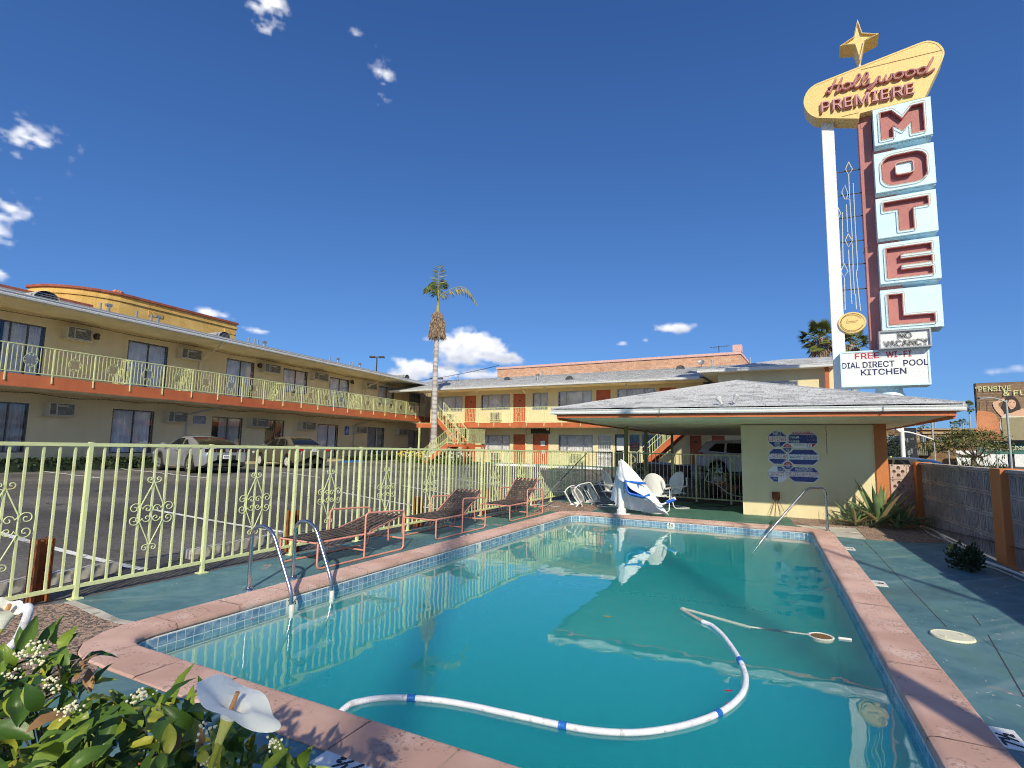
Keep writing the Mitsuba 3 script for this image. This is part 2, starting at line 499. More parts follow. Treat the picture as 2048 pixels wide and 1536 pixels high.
def fillet(pts, r, n=5):
    """A polyline with its corners rounded."""
    p = [np.asarray(q, float) for q in pts]
    out = [p[0]]
    for a, b, c in zip(p, p[1:], p[2:]):
        u, v = (a - b), (c - b)
        lu, lv = np.linalg.norm(u), np.linalg.norm(v)
        k = min(r, lu * .49, lv * .49)
        s, e = b + u / lu * k, b + v / lv * k
        for t in np.linspace(0, 1, n):
            out.append((1 - t) ** 2 * s + 2 * t * (1 - t) * b + t * t * e)
    out.append(p[-1])
    return np.array(out)


def extr(poly, r0, r1):
    """A polygon in (s, z) as a solid from r0 to r1 in facade axes."""
    geoms = getattr(poly, 'geoms', [poly])
    out = []
    for g in geoms:
        if g.is_empty or g.area < 1e-7:
            continue
        m = trimesh.creation.extrude_polygon(g, abs(r1 - r0), engine='earcut')
        v = m.vertices
        m.vertices = np.stack([v[:, 0], min(r0, r1) + v[:, 2], v[:, 1]], 1)
        m.invert()
        out.append(m)
    return cat_m(out)


def sheet(poly, z=0.0):
    """A flat horizontal sheet (one face up) of a polygon in world x, y."""
    vs, fs, n = [], [], 0
    for g in getattr(poly, 'geoms', [poly]):
        if g.is_empty or g.area < 1e-7:
            continue
        v, f = trimesh.creation.triangulate_polygon(g, engine='earcut')
        vs.append(np.c_[v, np.full(len(v), z)]); fs.append(f + n); n += len(v)
    v, f = np.vstack(vs), np.vstack(fs)
    c = np.cross(v[f[:, 1]] - v[f[:, 0]], v[f[:, 2]] - v[f[:, 0]])[:, 2] < 0
    f[c] = f[c][:, ::-1]
    return trimesh.Trimesh(v, f, process=False)


def slab(poly, z0, z1):
    m = trimesh.creation.extrude_polygon(poly, z1 - z0, engine='earcut')
    m.apply_translation([0, 0, z0])
    return m


def quadpatch(P):
    """A grid of points (m, n, 3) as a surface."""
    P = np.asarray(P, float)
    m, n = P.shape[:2]
    i, j = np.meshgrid(np.arange(m - 1), np.arange(n - 1), indexing='ij')
    a = (i * n + j).ravel()
    f = np.vstack([np.c_[a, a + n, a + n + 1], np.c_[a, a + n + 1, a + 1]])
    return trimesh.Trimesh(P.reshape(-1, 3), f, process=False)


def rect(s0, z0, s1, z1):
    return shapely.box(min(s0, s1), min(z0, z1), max(s0, s1), max(z0, z1))


def lathe(prof, n=24):
    """(radius, z) profile about the z axis."""
    prof = np.asarray(prof, float)
    a = np.linspace(0, 2 * np.pi, n + 1)
    return quadpatch(np.stack([np.outer(prof[:, 0], np.cos(a)), np.outer(prof[:, 0], np.sin(a)), np.outer(prof[:, 1], np.ones(n + 1))], -1))


def moved(m, p=(0, 0, 0), rz=0.0, ry=0.0, rx=0.0, s=1.0):
    m = m.copy()
    M = trimesh.transformations.translation_matrix(p) @ trimesh.transformations.rotation_matrix(rz, [0, 0, 1]) @ trimesh.transformations.rotation_matrix(ry, [0, 1, 0]) @ trimesh.transformations.rotation_matrix(rx, [1, 0, 0])
    m.apply_scale(s)
    m.apply_transform(M)
    return m


def text_on(fr, text, s, z, height, r, width=None, bold=True, depth=.006, center=False, slope=0.0, shear=0.0):
    """Lettering on a facade plane; its baseline starts at (s, z); squeezed to width if given."""
    m = meshkit.text_mesh(text, height, depth, bold)
    v = m.vertices * 1.0
    w = v[:, 0].max() - v[:, 0].min()
    v[:, 0] -= v[:, 0].min()
    if width:
        v[:, 0] *= width / w; w = width
    if center:
        v[:, 0] -= w / 2
    x = v[:, 0] + v[:, 1] * shear
    y = v[:, 1] + v[:, 0] * slope
    q = np.stack([s + x, r + v[:, 2], z + y], 1)
    out = trimesh.Trimesh(fr.w(q), m.faces, process=False)
    return out


def strips_text(fr, s0, s1, z0, z1, r, rows, seed):
    """Rows of small print too fine to read, as in the photograph: short thin bars."""
    g = random.Random(seed)
    ms, h = [], (z1 - z0) / rows
    for k in range(rows):
        s = s0 + g.random() * .02
        while s < s1:
            l = g.uniform(.012, .05)
            ms.append(box((s, r, z0 + h * (k + .25)), (min(s + l, s1), r + .002, z0 + h * (k + .7))))
            s += l + .012
    return fr.mesh(cat_m(ms))


def spiral(c, r0, turns, start, hand=1, n=22, r1=.15):
    """Plane spiral (2-D) from radius r0 inwards."""
    t = np.linspace(0, 1, n)
    rr = r0 * (1 - t) + r0 * r1 * t
    a = start + hand * turns * 2 * np.pi * t
    return np.c_[c[0] + rr * np.cos(a), c[1] + rr * np.sin(a)]


def in_fr(fr, pts2, r):
    pts2 = np.asarray(pts2)
    return fr.w(np.c_[pts2[:, 0], np.full(len(pts2), r), pts2[:, 1]])
# ------------------------------------------------------------------ survey of the yard
def line_px(pts, z=0.0):
    P = np.array([gp(x, y, z)[:2] for x, y in pts]); c = P.mean(0)
    d = np.linalg.svd(P - c)[2][0]
    return c, d * np.sign(d @ (P[-1] - P[0]))


def cross2(a, b):
    (p, d), (q, e) = a, b
    k = np.linalg.solve(np.array([d, -e]).T, q - p)
    return p + d * k[0]


def shift(l, k):
    return l[0] + np.array([l[1][1], -l[1][0]]) * k, l[1]       # to the right of its direction


LIP = -0.05
eL = line_px([(400, 1245), (700, 1160), (912, 1100), (1137, 1032)], LIP)
eB = line_px([(1149, 1030), (1440, 1051.8), (1612, 1065.5)], LIP)
eR = line_px([(1892, 1536), (1733, 1260), (1724, 1244), (1625.5, 1065.5)])
eF = line_px([(293, 1295.5), (400, 1332.6), (600, 1394), (877, 1485), (1000, 1523)])
CW = 0.37                                                      # coping width
cFL, cBL, cBR, cFR = cross2(eF, eL), cross2(eL, eB), cross2(eB, eR), cross2(eR, eF)


def rounded(poly, r):
    return poly.buffer(-r).buffer(r, quad_segs=6)


POOL = rounded(Polygon([cFL, cBL, cBR, cFR]), .26)
RIM = POOL.buffer(CW, quad_segs=8)
WATER_Z = -0.13
fL = line_px([(150, 1196), (403, 1148), (1112, 1000.6)])         # fence beside the parking lot
FA = math.degrees(math.atan2(fL[1][0], fL[1][1]))
FEN = Fr(fL[0], FA)                                            # r > 0 towards the pool
sC = FEN.px(1167, 985)[0]
CORNER = FEN.P(sC)[:2]
pEnd = gp(1487, 1004.5, .1)[:2]
F2 = Fr(CORNER, math.degrees(math.atan2(*(pEnd - CORNER))))
pW = gp(1486.5, 1028.4)
PAV = Fr(pW, 116.0)                                            # pavilion front wall, r towards the pool
UA = 26.0                                                      # direction into the yard
WL = line_px([(2026, 1137), (1838.5, 1050)])
WALL = Fr(WL[0], math.degrees(math.atan2(*WL[1])) + 180)         # block wall: s towards the camera, r towards the pool
LW = Fr(dp(390, 804, 24.5), 21.3)                              # left wing, plane of the balcony edge
LOV = 1.9
BW = Fr(dp(1040, 927, 37.0), 120.0)                            # back wing, plane of the wall
BOV = 1.55
_seg = [np.array(FEN.P(-14)[:2]), CORNER, F2.P(30)[:2]]


def lot_z(p):
    p = np.atleast_2d(p)[:, :2]
    d = np.full(len(p), 1e9)
    for a, b in zip(_seg, _seg[1:]):
        k = np.clip(((p - a) @ (b - a)) / ((b - a) @ (b - a)), 0, 1)
        d = np.minimum(d, np.linalg.norm(p - (a + k[:, None] * (b - a)), axis=1))
    u = np.clip((d - .3) / 8.5, 0, 1)
    return .37 * u * u * (3 - 2 * u)


def lp(x, y):
    """Point of the parking lot's surface under a pixel."""
    z = .2
    for _ in range(12):
        z = float(lot_z(gp(x, y, z))[0])
    return gp(x, y, z)
# ------------------------------------------------------------------ ground, deck, pool
DECK = Polygon([FEN.P(-14)[:2], CORNER, F2.P(9.6)[:2], WALL.P(-4.2)[:2], WALL.P(14)[:2]])
NEAR = shapely.box(-60, -30, 70, 90)


def lot_mesh(poly):
    m = sheet(poly)
    v, f = trimesh.remesh.subdivide_to_size(m.vertices, m.faces, 2.2, max_iter=12)
    v[:, 2] = lot_z(v)
    return trimesh.Trimesh(v, f, process=False)


STREET = Polygon([WALL.P(-120, -3.2)[:2], WALL.P(30, -3.2)[:2], WALL.P(30, -13)[:2], WALL.P(-120, -13)[:2]])
struct('parking_lot', lot_mesh(NEAR.difference(DECK)), 'asphalt', 'worn grey asphalt parking lot with cracks and dark patches')
struct('ground', sheet(shapely.box(-1500, -1500, 1500, 1500).difference(NEAR), .37), 'asphalt_street')
DK = DECK.difference(RIM.buffer(.004))
AGG = [Polygon([gp(*q)[:2] for q in [(-500, 1330), (-300, 1225), (60, 1213), (150, 1205), (195, 1216), (235, 1238), (285, 1249), (310, 1262), (200, 1330), (190, 1345), (60, 1420), (-400, 1600)]]),
       Polygon([gp(*q)[:2] for q in [(1083, 1012), (1108, 1002), (1212, 1013), (1180, 1024), (1125, 1024), (1100, 1022), (1050, 1035)]]),
       Polygon([gp(*q)[:2] for q in [(1580, 1036), (1700, 1041), (1830, 1040), (1860, 1056), (1938, 1086), (1830, 1086), (1733, 1079), (1712, 1056), (1588, 1050)]])]
PLN = [Polygon([gp(*q)[:2] for q in [(1589, 1050.5), (1711, 1057), (1732, 1079), (1660, 1072), (1640, 1064)]]),
       Polygon([gp(*q)[:2] for q in [(128, 1206), (150, 1203), (200, 1221), (240, 1240), (300, 1249), (284, 1254), (230, 1247), (180, 1228), (150, 1213)]])]
agg = unary_union(AGG).intersection(DK)
pln = unary_union(PLN).intersection(DK)
teal_poly = DK.difference(agg.buffer(.002)).difference(pln.buffer(.002))
struct('pool_deck', slab(teal_poly, -.25, 0) if teal_poly.geom_type == 'Polygon' else cat_m([slab(g, -.25, 0) for g in teal_poly.geoms]), 'teal_paint', 'teal painted concrete pool deck with chipped spots and scored joints')
struct('pebble_paving', cat_m([slab(g, -.2, .004) for g in getattr(agg.difference(pln), 'geoms', [agg.difference(pln)]) if g.area > .01]), 'pebble_concrete', 'exposed pebble paving beside the pool deck')
struct('bare_concrete', cat_m([slab(g, -.2, .008) for g in getattr(pln, 'geoms', [pln]) if g.area > .003]), 'plain_concrete')
for pts in ([(1727, 1080), (1893, 1254)], [(1976, 1270), (2048, 1394)], [(1945, 1230), (1962, 1252)]):
    a, b = gp(*pts[0]), gp(*pts[1])
    put('control_joint', bar(a + [0, 0, -.002], b + [0, 0, -.002], .009, .008), 'dark_metal', 'pool_deck')


# the rim is swept along the water's outline
def outline(poly, step=.02):
    ls = poly.exterior if poly.exterior.is_ccw else LineString(list(poly.exterior.coords)[::-1])
    n = int(ls.length / step)
    p = np.array([ls.interpolate(i / n, normalized=True).coords[0] for i in range(n)])
    t = np.roll(p, -3, 0) - np.roll(p, 3, 0)
    t /= np.linalg.norm(t, axis=1, keepdims=True)
    return p, np.c_[t[:, 1], -t[:, 0]], ls.length / n          # points, outward normals (ccw), step


OP, ON, OS = outline(POOL)


def swept(i0, i1, prof, stride=6, gap=0.0):
    """A closed (r outwards, z) profile swept along the outline from index i0 to i1."""
    k = list(range(i0, i1, stride)) + [i1]
    t = np.array(k, float); t[0] += gap / OS / 2; t[-1] -= gap / OS / 2
    n = len(OP)
    a = np.floor(t).astype(int); f = (t - a)[:, None]
    p = OP[a % n] * (1 - f) + OP[(a + 1) % n] * f
    o = ON[a % n] * (1 - f) + ON[(a + 1) % n] * f
    pr = np.asarray(prof, float)
    m = len(pr)
    P = np.stack([np.c_[p + o * r, np.full(len(p), z)] for r, z in pr], 1)           # (k, m, 3)
    v = P.reshape(-1, 3)
    fs = []
    for i in range(len(p) - 1):
        for j in range(m):
            l = (j + 1) % m
            fs += [[i * m + j, (i + 1) * m + j, (i + 1) * m + l], [i * m + j, (i + 1) * m + l, i * m + l]]
    cap = trimesh.creation.triangulate_polygon(Polygon(pr), engine='earcut')
    cp, cf = np.asarray(cap[0]), np.asarray(cap[1])
    if len(cp) == m:
        idx = [int(np.argmin(((pr - q) ** 2).sum(1))) for q in cp]
        for tri in cf:
            q = [idx[x] for x in tri]
            fs += [q, [(len(p) - 1) * m + x for x in q[::-1]]]
    mesh = trimesh.Trimesh(v, fs, process=False)
    trimesh.repair.fix_normals(mesh)
    return mesh


def side_of(i):
    """Which side of the pool an outline index lies on: L, B, R, F."""
    p = Point(OP[i % len(OP)])
    d = [LineString([a, b]).distance(p) for a, b in ((cFL, cBL), (cBL, cBR), (cBR, cFR), (cFR, cFL))]
    return 'LBRF'[int(np.argmin(d))]


NOSE = [(CW, -.08), (CW, .006), (CW - .012, .014), (.05, .018), (.02, .014), (.003, .003), (-.006, -.014), (-.006, -.034), (.004, -.048), (.03, -.055)]
struct('pool_basin', cat_m([swept(0, len(OP), [(.16, -.056), (.012, -.056), (.012, -2.6), (.16, -2.6)], 4)]), 'plaster_pool', 'pale plaster shell of the swimming pool')
stone = int(.62 / OS)
ns = len(OP) // stone
ed = [round(i * len(OP) / ns) for i in range(ns + 1)]
for a, b in zip(ed, ed[1:]):
    put('coping_stone', swept(a, b, [(r, z + R_.uniform(-.002, .002)) for r, z in NOSE], 5, .007), 'coping_stone', 'pool_basin', smooth=35)
put('coping_mortar', swept(0, len(OP), [(CW - .004, -.1), (CW - .004, .004), (.03, .004), (.03, -.056)], 6), 'curb_concrete', 'pool_basin')
TW = .084
nt = int(len(OP) * OS / TW)
te = [i * len(OP) / nt for i in range(nt + 1)]
hidden, MARK = [], []
marks = [(gp(1340, 1050, -.09)[:2], '3', '½'), (gp(1089, 1052, -.09)[:2], '5', ''), (gp(969, 1090, -.09)[:2], '6', ''), (gp(612, 1205, -.09)[:2], '7', '½')]
nearest = {int(np.argmin(((OP - m[0]) ** 2).sum(1)) / len(OP) * nt): m for m in marks}
skip = set(k + d for k in nearest for d in (0, 1))
for k in range(nt):
    if k in skip:
        continue
    a, b = int(te[k]), int(te[k + 1])
    sd = side_of((a + b) // 2)
    pr = [(.014, -.062), (-.004, -.064), (-.006, -.068), (-.006, -.135), (-.004, -.139), (.014, -.141)]
    low = [(r, z - .084) for r, z in pr]
    m = cat_m([swept(a, b, pr, 9, .008), swept(a, b, low, 9, .008)])
    if sd == 'F':
        hidden.append(m)
    else:
        put('waterline_tile', m, R_.choice(['tile_blue', 'tile_blue', 'tile_blue_pale']), 'pool_basin')
put('waterline_tile_row', cat_m(hidden), 'tile_blue', 'pool_basin', kind='stuff')
put('grout', swept(0, len(OP), [(.02, -.056), (-.0025, -.056), (-.0025, -.235), (.02, -.235)], 5), 'grout', 'pool_basin')
for k, (m, big, small) in nearest.items():
    a, b = int(te[k]), int(te[(k + 2) % nt]) if k + 2 <= nt else len(OP)
    tl = put('depth_tile', swept(a, b, [(.014, -.062), (-.007, -.064), (-.007, -.215), (.014, -.217)], 9, .006), 'tile_white', 'pool_basin')
    i = (a + b) // 2
    az = math.degrees(math.atan2(ON[i][0], ON[i][1]))
    fr = Fr(OP[i] - ON[i] * .0075, az + 90)                       # its outward side faces the water
    fr.n = -np.array([ON[i][0], ON[i][1], 0]); fr.t = np.array([ON[i][1], -ON[i][0], 0])
    ms = [text_on(fr, big, -.06, -.135, .06, 0, depth=.002)]
    if small:
        ms.append(text_on(fr, small, -.005, -.135, .05, 0, depth=.002))
    if big == '7':
        ms.append(text_on(fr, 'FT', .045, -.10, .022, 0, depth=.002))
    put('numeral', cat_m(ms), 'black_ink', 'pool_basin__' + tl.split('__')[1])

# floor: 3 1/2 ft at the far end, 7 1/2 ft under the ladder
inn = POOL.buffer(.02)
v, f = trimesh.creation.triangulate_polygon(inn, engine='earcut')
v, f = trimesh.remesh.subdivide_to_size(np.c_[v, np.zeros(len(v))], f, .5, max_iter=10)
PF = Fr(cFL, 26.2)


def floor_z(p):
    s = (np.atleast_2d(p)[:, :2] - PF.o[:2]) @ PF.t[:2]
    k = np.clip((s - 3.0) / 4.2, 0, 1)
    return -(2.25 * (1 - k * k * (3 - 2 * k)) + 1.15 * k * k * (3 - 2 * k))


v[:, 2] = floor_z(v)
fl = trimesh.Trimesh(v, f, process=False); fl.fix_normals()
put('pool_floor', fl, 'plaster_pool', 'pool_basin')
a, b = gp(1200, 1173, -1.15), gp(1560, 1232, -1.15)
pa, pb = PF.loc(a), PF.loc(b)
ls = (pa[0] + pb[0]) / 2
row = []
for r in np.arange(.1, 5.0, .105):
    q = PF.P(ls, r)
    row.append(moved(box((-.05, -.05, 0), (.05, .05, .012)), (q[0], q[1], float(floor_z(q)[0]) + .002), math.radians(-26)))
put('lane_tile_row', cat_m(row), 'drain_tile', 'pool_basin', kind='stuff')

# the water: a rippled surface over a faintly turbid body
scene['pool_medium'] = {'type': 'homogeneous', 'albedo': {'type': 'rgb', 'value': [.05, .745, .765]}, 'sigma_t': {'type': 'rgb', 'value': [.95, .95, .95]}}
scene['water_surface'] = {'type': 'thindielectric', 'int_ior': 1.26}
b0 = POOL.buffer(.010)
x0, y0, x1, y1 = b0.bounds
gx, gy = np.arange(x0, x1, .035), np.arange(y0, y1, .035)
X, Y = np.meshgrid(gx, gy, indexing='ij')
inside = shapely.contains_xy(POOL.buffer(-.03), X, Y)
idx = -np.ones(X.shape, int); idx[inside] = np.arange(inside.sum())
gp2 = np.c_[X[inside], Y[inside]]
cells = np.array([(idx[i, j], idx[i + 1, j], idx[i + 1, j + 1], idx[i, j + 1]) for i in range(len(gx) - 1) for j in range(len(gy) - 1) if min(idx[i, j], idx[i + 1, j], idx[i + 1, j + 1], idx[i, j + 1]) >= 0])
core = unary_union([shapely.box(gx[i], gy[j], gx[i + 1], gy[j + 1]) for i in range(len(gx) - 1) for j in range(len(gy) - 1) if min(idx[i, j], idx[i + 1, j], idx[i + 1, j + 1], idx[i, j + 1]) >= 0])
edge = sheet(b0.difference(core))


def ripple(p):
    q = np.c_[p[:, :2] * 3.1, np.zeros(len(p))]
    w = (meshkit.noise(q, 5) - .5) * .0009 + (meshkit.noise(q * 2.7 + 9, 6) - .5) * .0006 + (meshkit.noise(q * 6 + 3, 8) - .5) * .00026
    return WATER_Z + w


gv = np.c_[gp2, np.zeros(len(gp2))]
gv[:, 2] = ripple(gv)
ev = edge.vertices * 1.0; ev[:, 2] = ripple(ev)
wm = trimesh.Trimesh(np.vstack([gv, ev]), np.vstack([cells[:, [0, 1, 2]], cells[:, [0, 2, 3]], edge.faces + len(gv)]), process=False)
struct('pool_water', wm, 'water_surface', 'still turquoise swimming pool water reflecting sky and buildings', smooth=True, interior={'type': 'ref', 'id': 'pool_medium'})
# ------------------------------------------------------------------ pool fence
def scroll(pts, r=.0065, n=None):
    return tube(pts, r, 5)


def diamond_scroll():
    """Wrought-iron diamond with curls, in (s, r=0, z) about its centre."""
    ms = []

    def add(p2, rad=.0065):
        p2 = np.asarray(p2); ms.append(tube(np.c_[p2[:, 0], np.zeros(len(p2)), p2[:, 1]], rad, 5))
    for sz in (1, -1):
        for ss in (1, -1):
            add([(0, .36 * sz), (.125 * ss, .085 * sz)])
            add(np.vstack([[(0, .345 * sz)], spiral((.045 * ss, .385 * sz), .036, 1.1, -math.pi / 2 * sz, ss * sz, 16)]), .0055)
            c = spiral((.185 * ss, .065 * sz), .062, 1.35, math.pi * (1 if ss > 0 else 0), -ss * sz, 22)
            add(np.vstack([[(.125 * ss, .0)], c]), .0055)
            c = spiral((.048 * ss, .052 * sz), .048, 1.2, 0 if ss > 0 else math.pi, ss * sz, 20)
            add(np.vstack([[(.125 * ss, .085 * sz)], c]), .0055)
    return cat_m(ms)


def ring_scroll(R=.15, thick=.006):
    """A pointed ring holding four pairs of curls, about its centre."""
    t = np.linspace(0, 2 * np.pi, 33)
    rr = R * (1 + .16 * np.maximum(0, np.abs(np.sin(t)) - .82) / .18)
    ms = [tube(np.c_[R * .98 * np.cos(t), 0 * t, rr * np.sin(t)], thick, 5, cap=False)]
    for k in range(4):
        a = k * math.pi / 2
        for ss in (1, -1):
            c = np.array([math.cos(a + .24 * ss), math.sin(a + .24 * ss)]) * R * .80
            p = spiral(c, R * .14, 1.1, a, ss, 12)
            ms.append(tube(np.c_[p[:, 0], 0 * p[:, 0], p[:, 1]], thick * .8, 4))
    return cat_m(ms)


s0, s1 = FEN.px(150, 1196)[0], FEN.px(403, 1148)[0]
DS = s1 - s0


def ftop(s):
    return 1.58 - .11 * np.clip((s - s0) / (sC - s0), -0.2, 1)


fence = thing('pool_fence', 'pale green metal picket fence with diamond scrollwork between pool deck and parking lot', 'fence')
k0, k1 = -2, int((sC - s0) / DS) + 1
dia = diamond_scroll()
TOPR = put('top_rail', FEN.mesh(cat_m([bar((s0 - 3 * DS, 0, ftop(s0 - 3 * DS)), (sC, 0, ftop(sC)), .045, .036)])), 'fence_green', fence)
put('bottom_rail', FEN.mesh(bar((s0 - 3 * DS, 0, .13), (sC, 0, .13), .036, .036)), 'fence_green', fence)
for k in range(k0, k1 + 1):
    s = s0 + k * DS
    if s > sC + .01:
        break
    put('post', FEN.mesh(cat_m([box((s - .022, -.022, 0), (s + .022, .022, float(ftop(s)) + .022), .004), box((s - .055, -.055, 0), (s + .055, .055, .012))])), 'fence_green', fence)
    for j in range(1, 10):
        q = s + DS * j / 10
        if q < sC - .03:
            put('picket', FEN.mesh(box((q - .010, -.010, .13), (q + .010, .010, float(ftop(q)) - .016))), 'fence_green', fence)
    if s + DS / 2 < sC - .2:
        put('scrollwork', FEN.mesh(moved(dia, (s + DS / 2, .016, .80 - .03 * k / k1))), 'fence_green', fence, smooth=40)
# rear fence with the gate, under the pavilion's edge
L2 = float(np.linalg.norm(pEnd - CORNER)) + .7
g0, g1 = F2.px(1168, 985)[0], F2.px(1228, 985)[0]
fence2 = thing('pool_fence', 'green metal fence and gate running under the canopy behind the white chairs', 'fence')
for nm, z in (('top_rail', 1.46), ('bottom_rail', .13)):
    put(nm, F2.mesh(bar((g1 + .05, 0, z), (L2, 0, z), .04, .034)), 'fence_green', fence2)
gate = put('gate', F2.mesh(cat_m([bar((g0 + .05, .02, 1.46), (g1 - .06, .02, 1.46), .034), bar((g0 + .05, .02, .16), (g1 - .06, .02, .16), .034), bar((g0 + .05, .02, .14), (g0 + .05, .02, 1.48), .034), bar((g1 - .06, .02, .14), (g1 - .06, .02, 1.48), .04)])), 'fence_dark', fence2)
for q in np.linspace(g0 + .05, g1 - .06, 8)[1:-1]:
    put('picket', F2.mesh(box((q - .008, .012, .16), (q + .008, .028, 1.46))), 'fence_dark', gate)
gm = (g0 + g1) / 2
ht = np.linspace(0, 2 * np.pi, 40)
hp = np.c_[.20 * np.sin(ht) ** 3 * 1.1, .21 * (np.cos(ht) * .8 - .25 * np.cos(2 * ht) - .1 * np.cos(3 * ht)) + .04]
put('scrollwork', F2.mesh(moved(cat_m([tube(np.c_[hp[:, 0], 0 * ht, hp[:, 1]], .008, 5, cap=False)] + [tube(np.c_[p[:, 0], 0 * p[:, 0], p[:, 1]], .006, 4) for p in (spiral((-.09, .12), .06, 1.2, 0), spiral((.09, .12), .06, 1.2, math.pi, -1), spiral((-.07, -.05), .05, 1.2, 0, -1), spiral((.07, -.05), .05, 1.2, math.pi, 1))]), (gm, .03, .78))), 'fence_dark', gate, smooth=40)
for q in (g1 + .05, g1 + (L2 - g1) * .42, g1 + (L2 - g1) * .78, F2.px(1393, 985)[0]):
    put('post', F2.mesh(box((q - .025, -.025, 0), (q + .025, .025, 1.48), .004)), 'fence_green', fence2)
q = g1 + .16
i = 0
while q < L2:
    put('picket', F2.mesh(box((q - .009, -.009, .13), (q + .009, .009, 1.46))), 'fence_green', fence2)
    q += .125
for q in (g1 + .95, F2.px(1440, 950)[0]):
    put('scrollwork', F2.mesh(moved(ring_scroll(.17, .008), (q, .02, .80))), 'fence_green', fence2, smooth=40)
for n_, (x, y, zt, lab) in enumerate([(83, 1207, .62, 'rusty steel bollard nearest the camera behind the pool fence'), (588, 1103, .60, 'rusty steel bollard behind the ladder and the nearest lounger'), (828, 1052, .58, 'rusty steel bollard behind the middle lounger'), (968, 1026, .58, 'rusty steel bollard behind the head of the middle lounger')]):
    p = FEN.loc(gp(x, y))
    put('steel_bollard', FEN.mesh(cat_m([box((p[0] - .07, -.30, -.1), (p[0] - .055, -.12, zt)), box((p[0] + .055, -.30, -.1), (p[0] + .07, -.12, zt)), box((p[0] - .055, -.218, -.1), (p[0] + .055, -.203, zt - .004))])), 'rust', label=lab, cat='bollard')

# ------------------------------------------------------------------ block wall on the right
ZT = WALL.px(2000, 939)[1]
wall = thing('block_wall', 'grey pierced concrete block wall with orange pillars along the right of the deck', 'wall')
pl1 = WALL.px(1838, 1049)[0] - .02
pl2 = WALL.px(2026, 1137)[0] - .30
NB = 4
BH = (ZT - .05) / NB


def block(w, h):
    o = rect(-w / 2, 0, w / 2, h)
    hole = rect(-w / 2 + .028, .028, w / 2 - .028, h - .028)
    web = [LineString([(-w / 2, h / 2 + .0), (w / 2, h / 2)]).buffer(.0), LineString([(0, 0), (0, h)]).buffer(.014)]
    for sx in (-1, 1):
        a = [(sx * (w / 2 - .02) * math.cos(t) * 1.0, h / 2 + h * .53 * math.sin(t)) for t in np.linspace(-1.4, 1.4, 9)]
        web.append(LineString([(sx * w * .5 - x * .72, z) for x, z in [(abs(p[0]) * sx, p[1]) for p in a]]).buffer(.013, quad_segs=2))
    return o.difference(hole).union(unary_union(web).intersection(o))


BLK = {}


def block_mesh(w, h):
    k = (round(w, 3), round(h, 3))
    if k not in BLK:
        BLK[k] = mikit.ply(extr(block(w - .008, h - .008).simplify(.003), -.05, .05), 'block_grey')
    return BLK[k]


segs = [(pl1 + .22, pl2 - .2), (pl2 + .2, pl2 + 3.4), (pl2 + 3.8, pl2 + 7.2)]
for a, b in segs:
    nb = max(1, round((b - a) / .30))
    w = (b - a) / nb
    for i in range(nb):
        for j in range(NB):
            s = a + (i + .5) * w
            key = numbered('block_wall__block')
            M = np.eye(4); M[:3, 0], M[:3, 1], M[:3, 2], M[:3, 3] = WALL.t, WALL.n, [0, 0, 1], WALL.P(s, -.12 + R_.uniform(-.003, .003), .0 + j * BH)
            scene[key] = {**block_mesh(w, BH), 'to_world': T(M)}
    put('cap', WALL.mesh(box((a, -.21, ZT - .05), (b, -.03, ZT))), 'block_grey', wall)
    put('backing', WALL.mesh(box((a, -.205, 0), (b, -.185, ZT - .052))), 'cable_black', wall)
for s in (pl1, pl2, pl2 + 3.6):
    put('pillar', WALL.mesh(box((s - .20, -.28, -.05), (s + .20, .03, ZT + .012), .006)), 'pillar_orange', wall)

# ------------------------------------------------------------------ pool pavilion with the carport
ZE = 2.415
pav = thing('pool_pavilion', 'low hipped canopy building with grey shingles and an orange fascia behind the pool', 'building')
FLe, FRe = gp(1113, 829, ZE), gp(1941, 817, ZE)
lf, rf = PAV.loc(FLe), PAV.loc(FRe)
OV = (lf[1] + rf[1]) / 2
sl, sr = lf[0], rf[0]
sc0, sc1 = PAV.px(1751, 930)[0], PAV.px(1776, 930)[0]
ZW, ZC, DEEP = 2.28, 2.30, -13.0
print('pavilion', lf, rf, 'overhang', OV, 'col', sc0, sc1)
put('front_wall', PAV.mesh(box((0, -.15, -.02), (sc0, 0, ZW))), 'yellow_stucco', pav)
put('side_wall', PAV.mesh(cat_m([box((0, -5.0, -.02), (.15, -.15, ZW)), box((sc1 - .15, -5.0, -.02), (sc1, -.15, ZW)), box((.15, -5.0, -.02), (sc1 - .15, -4.85, ZW))])), 'yellow_stucco', pav)
put('corner_column', PAV.mesh(box((sc0, -.12, -.02), (sc1, .05, ZW + .02), .004)), 'pillar_orange', pav)
# ceiling and soffit
A = [PAV.P(sl + .12, OV - .12, ZE - .085), PAV.P(sr - .12, OV - .12, ZE - .085), PAV.P(sr - .12, 0, ZC), PAV.P(sl + .12, 0, ZC)]
sof = quadpatch(np.array([[A[0], A[1]], [A[3], A[2]]]))
put('soffit', sof, 'soffit_paint', pav)
put('carport_ceiling', PAV.mesh(box((sl + .12, DEEP, ZC), (sr - .12, 0, ZC + .05))), 'soffit_paint', pav)
fas = cat_m([box((sl + .10, OV - .12, ZE - .10), (sr - .10, OV - .08, ZE + .02)), box((sl + .10, DEEP, ZE - .15), (sl + .14, OV - .12, ZE + .02)), box((sr - .14, DEEP, ZE - .15), (sr - .10, OV - .12, ZE + .02))])
put('fascia', PAV.mesh(fas), 'orange_paint', pav)


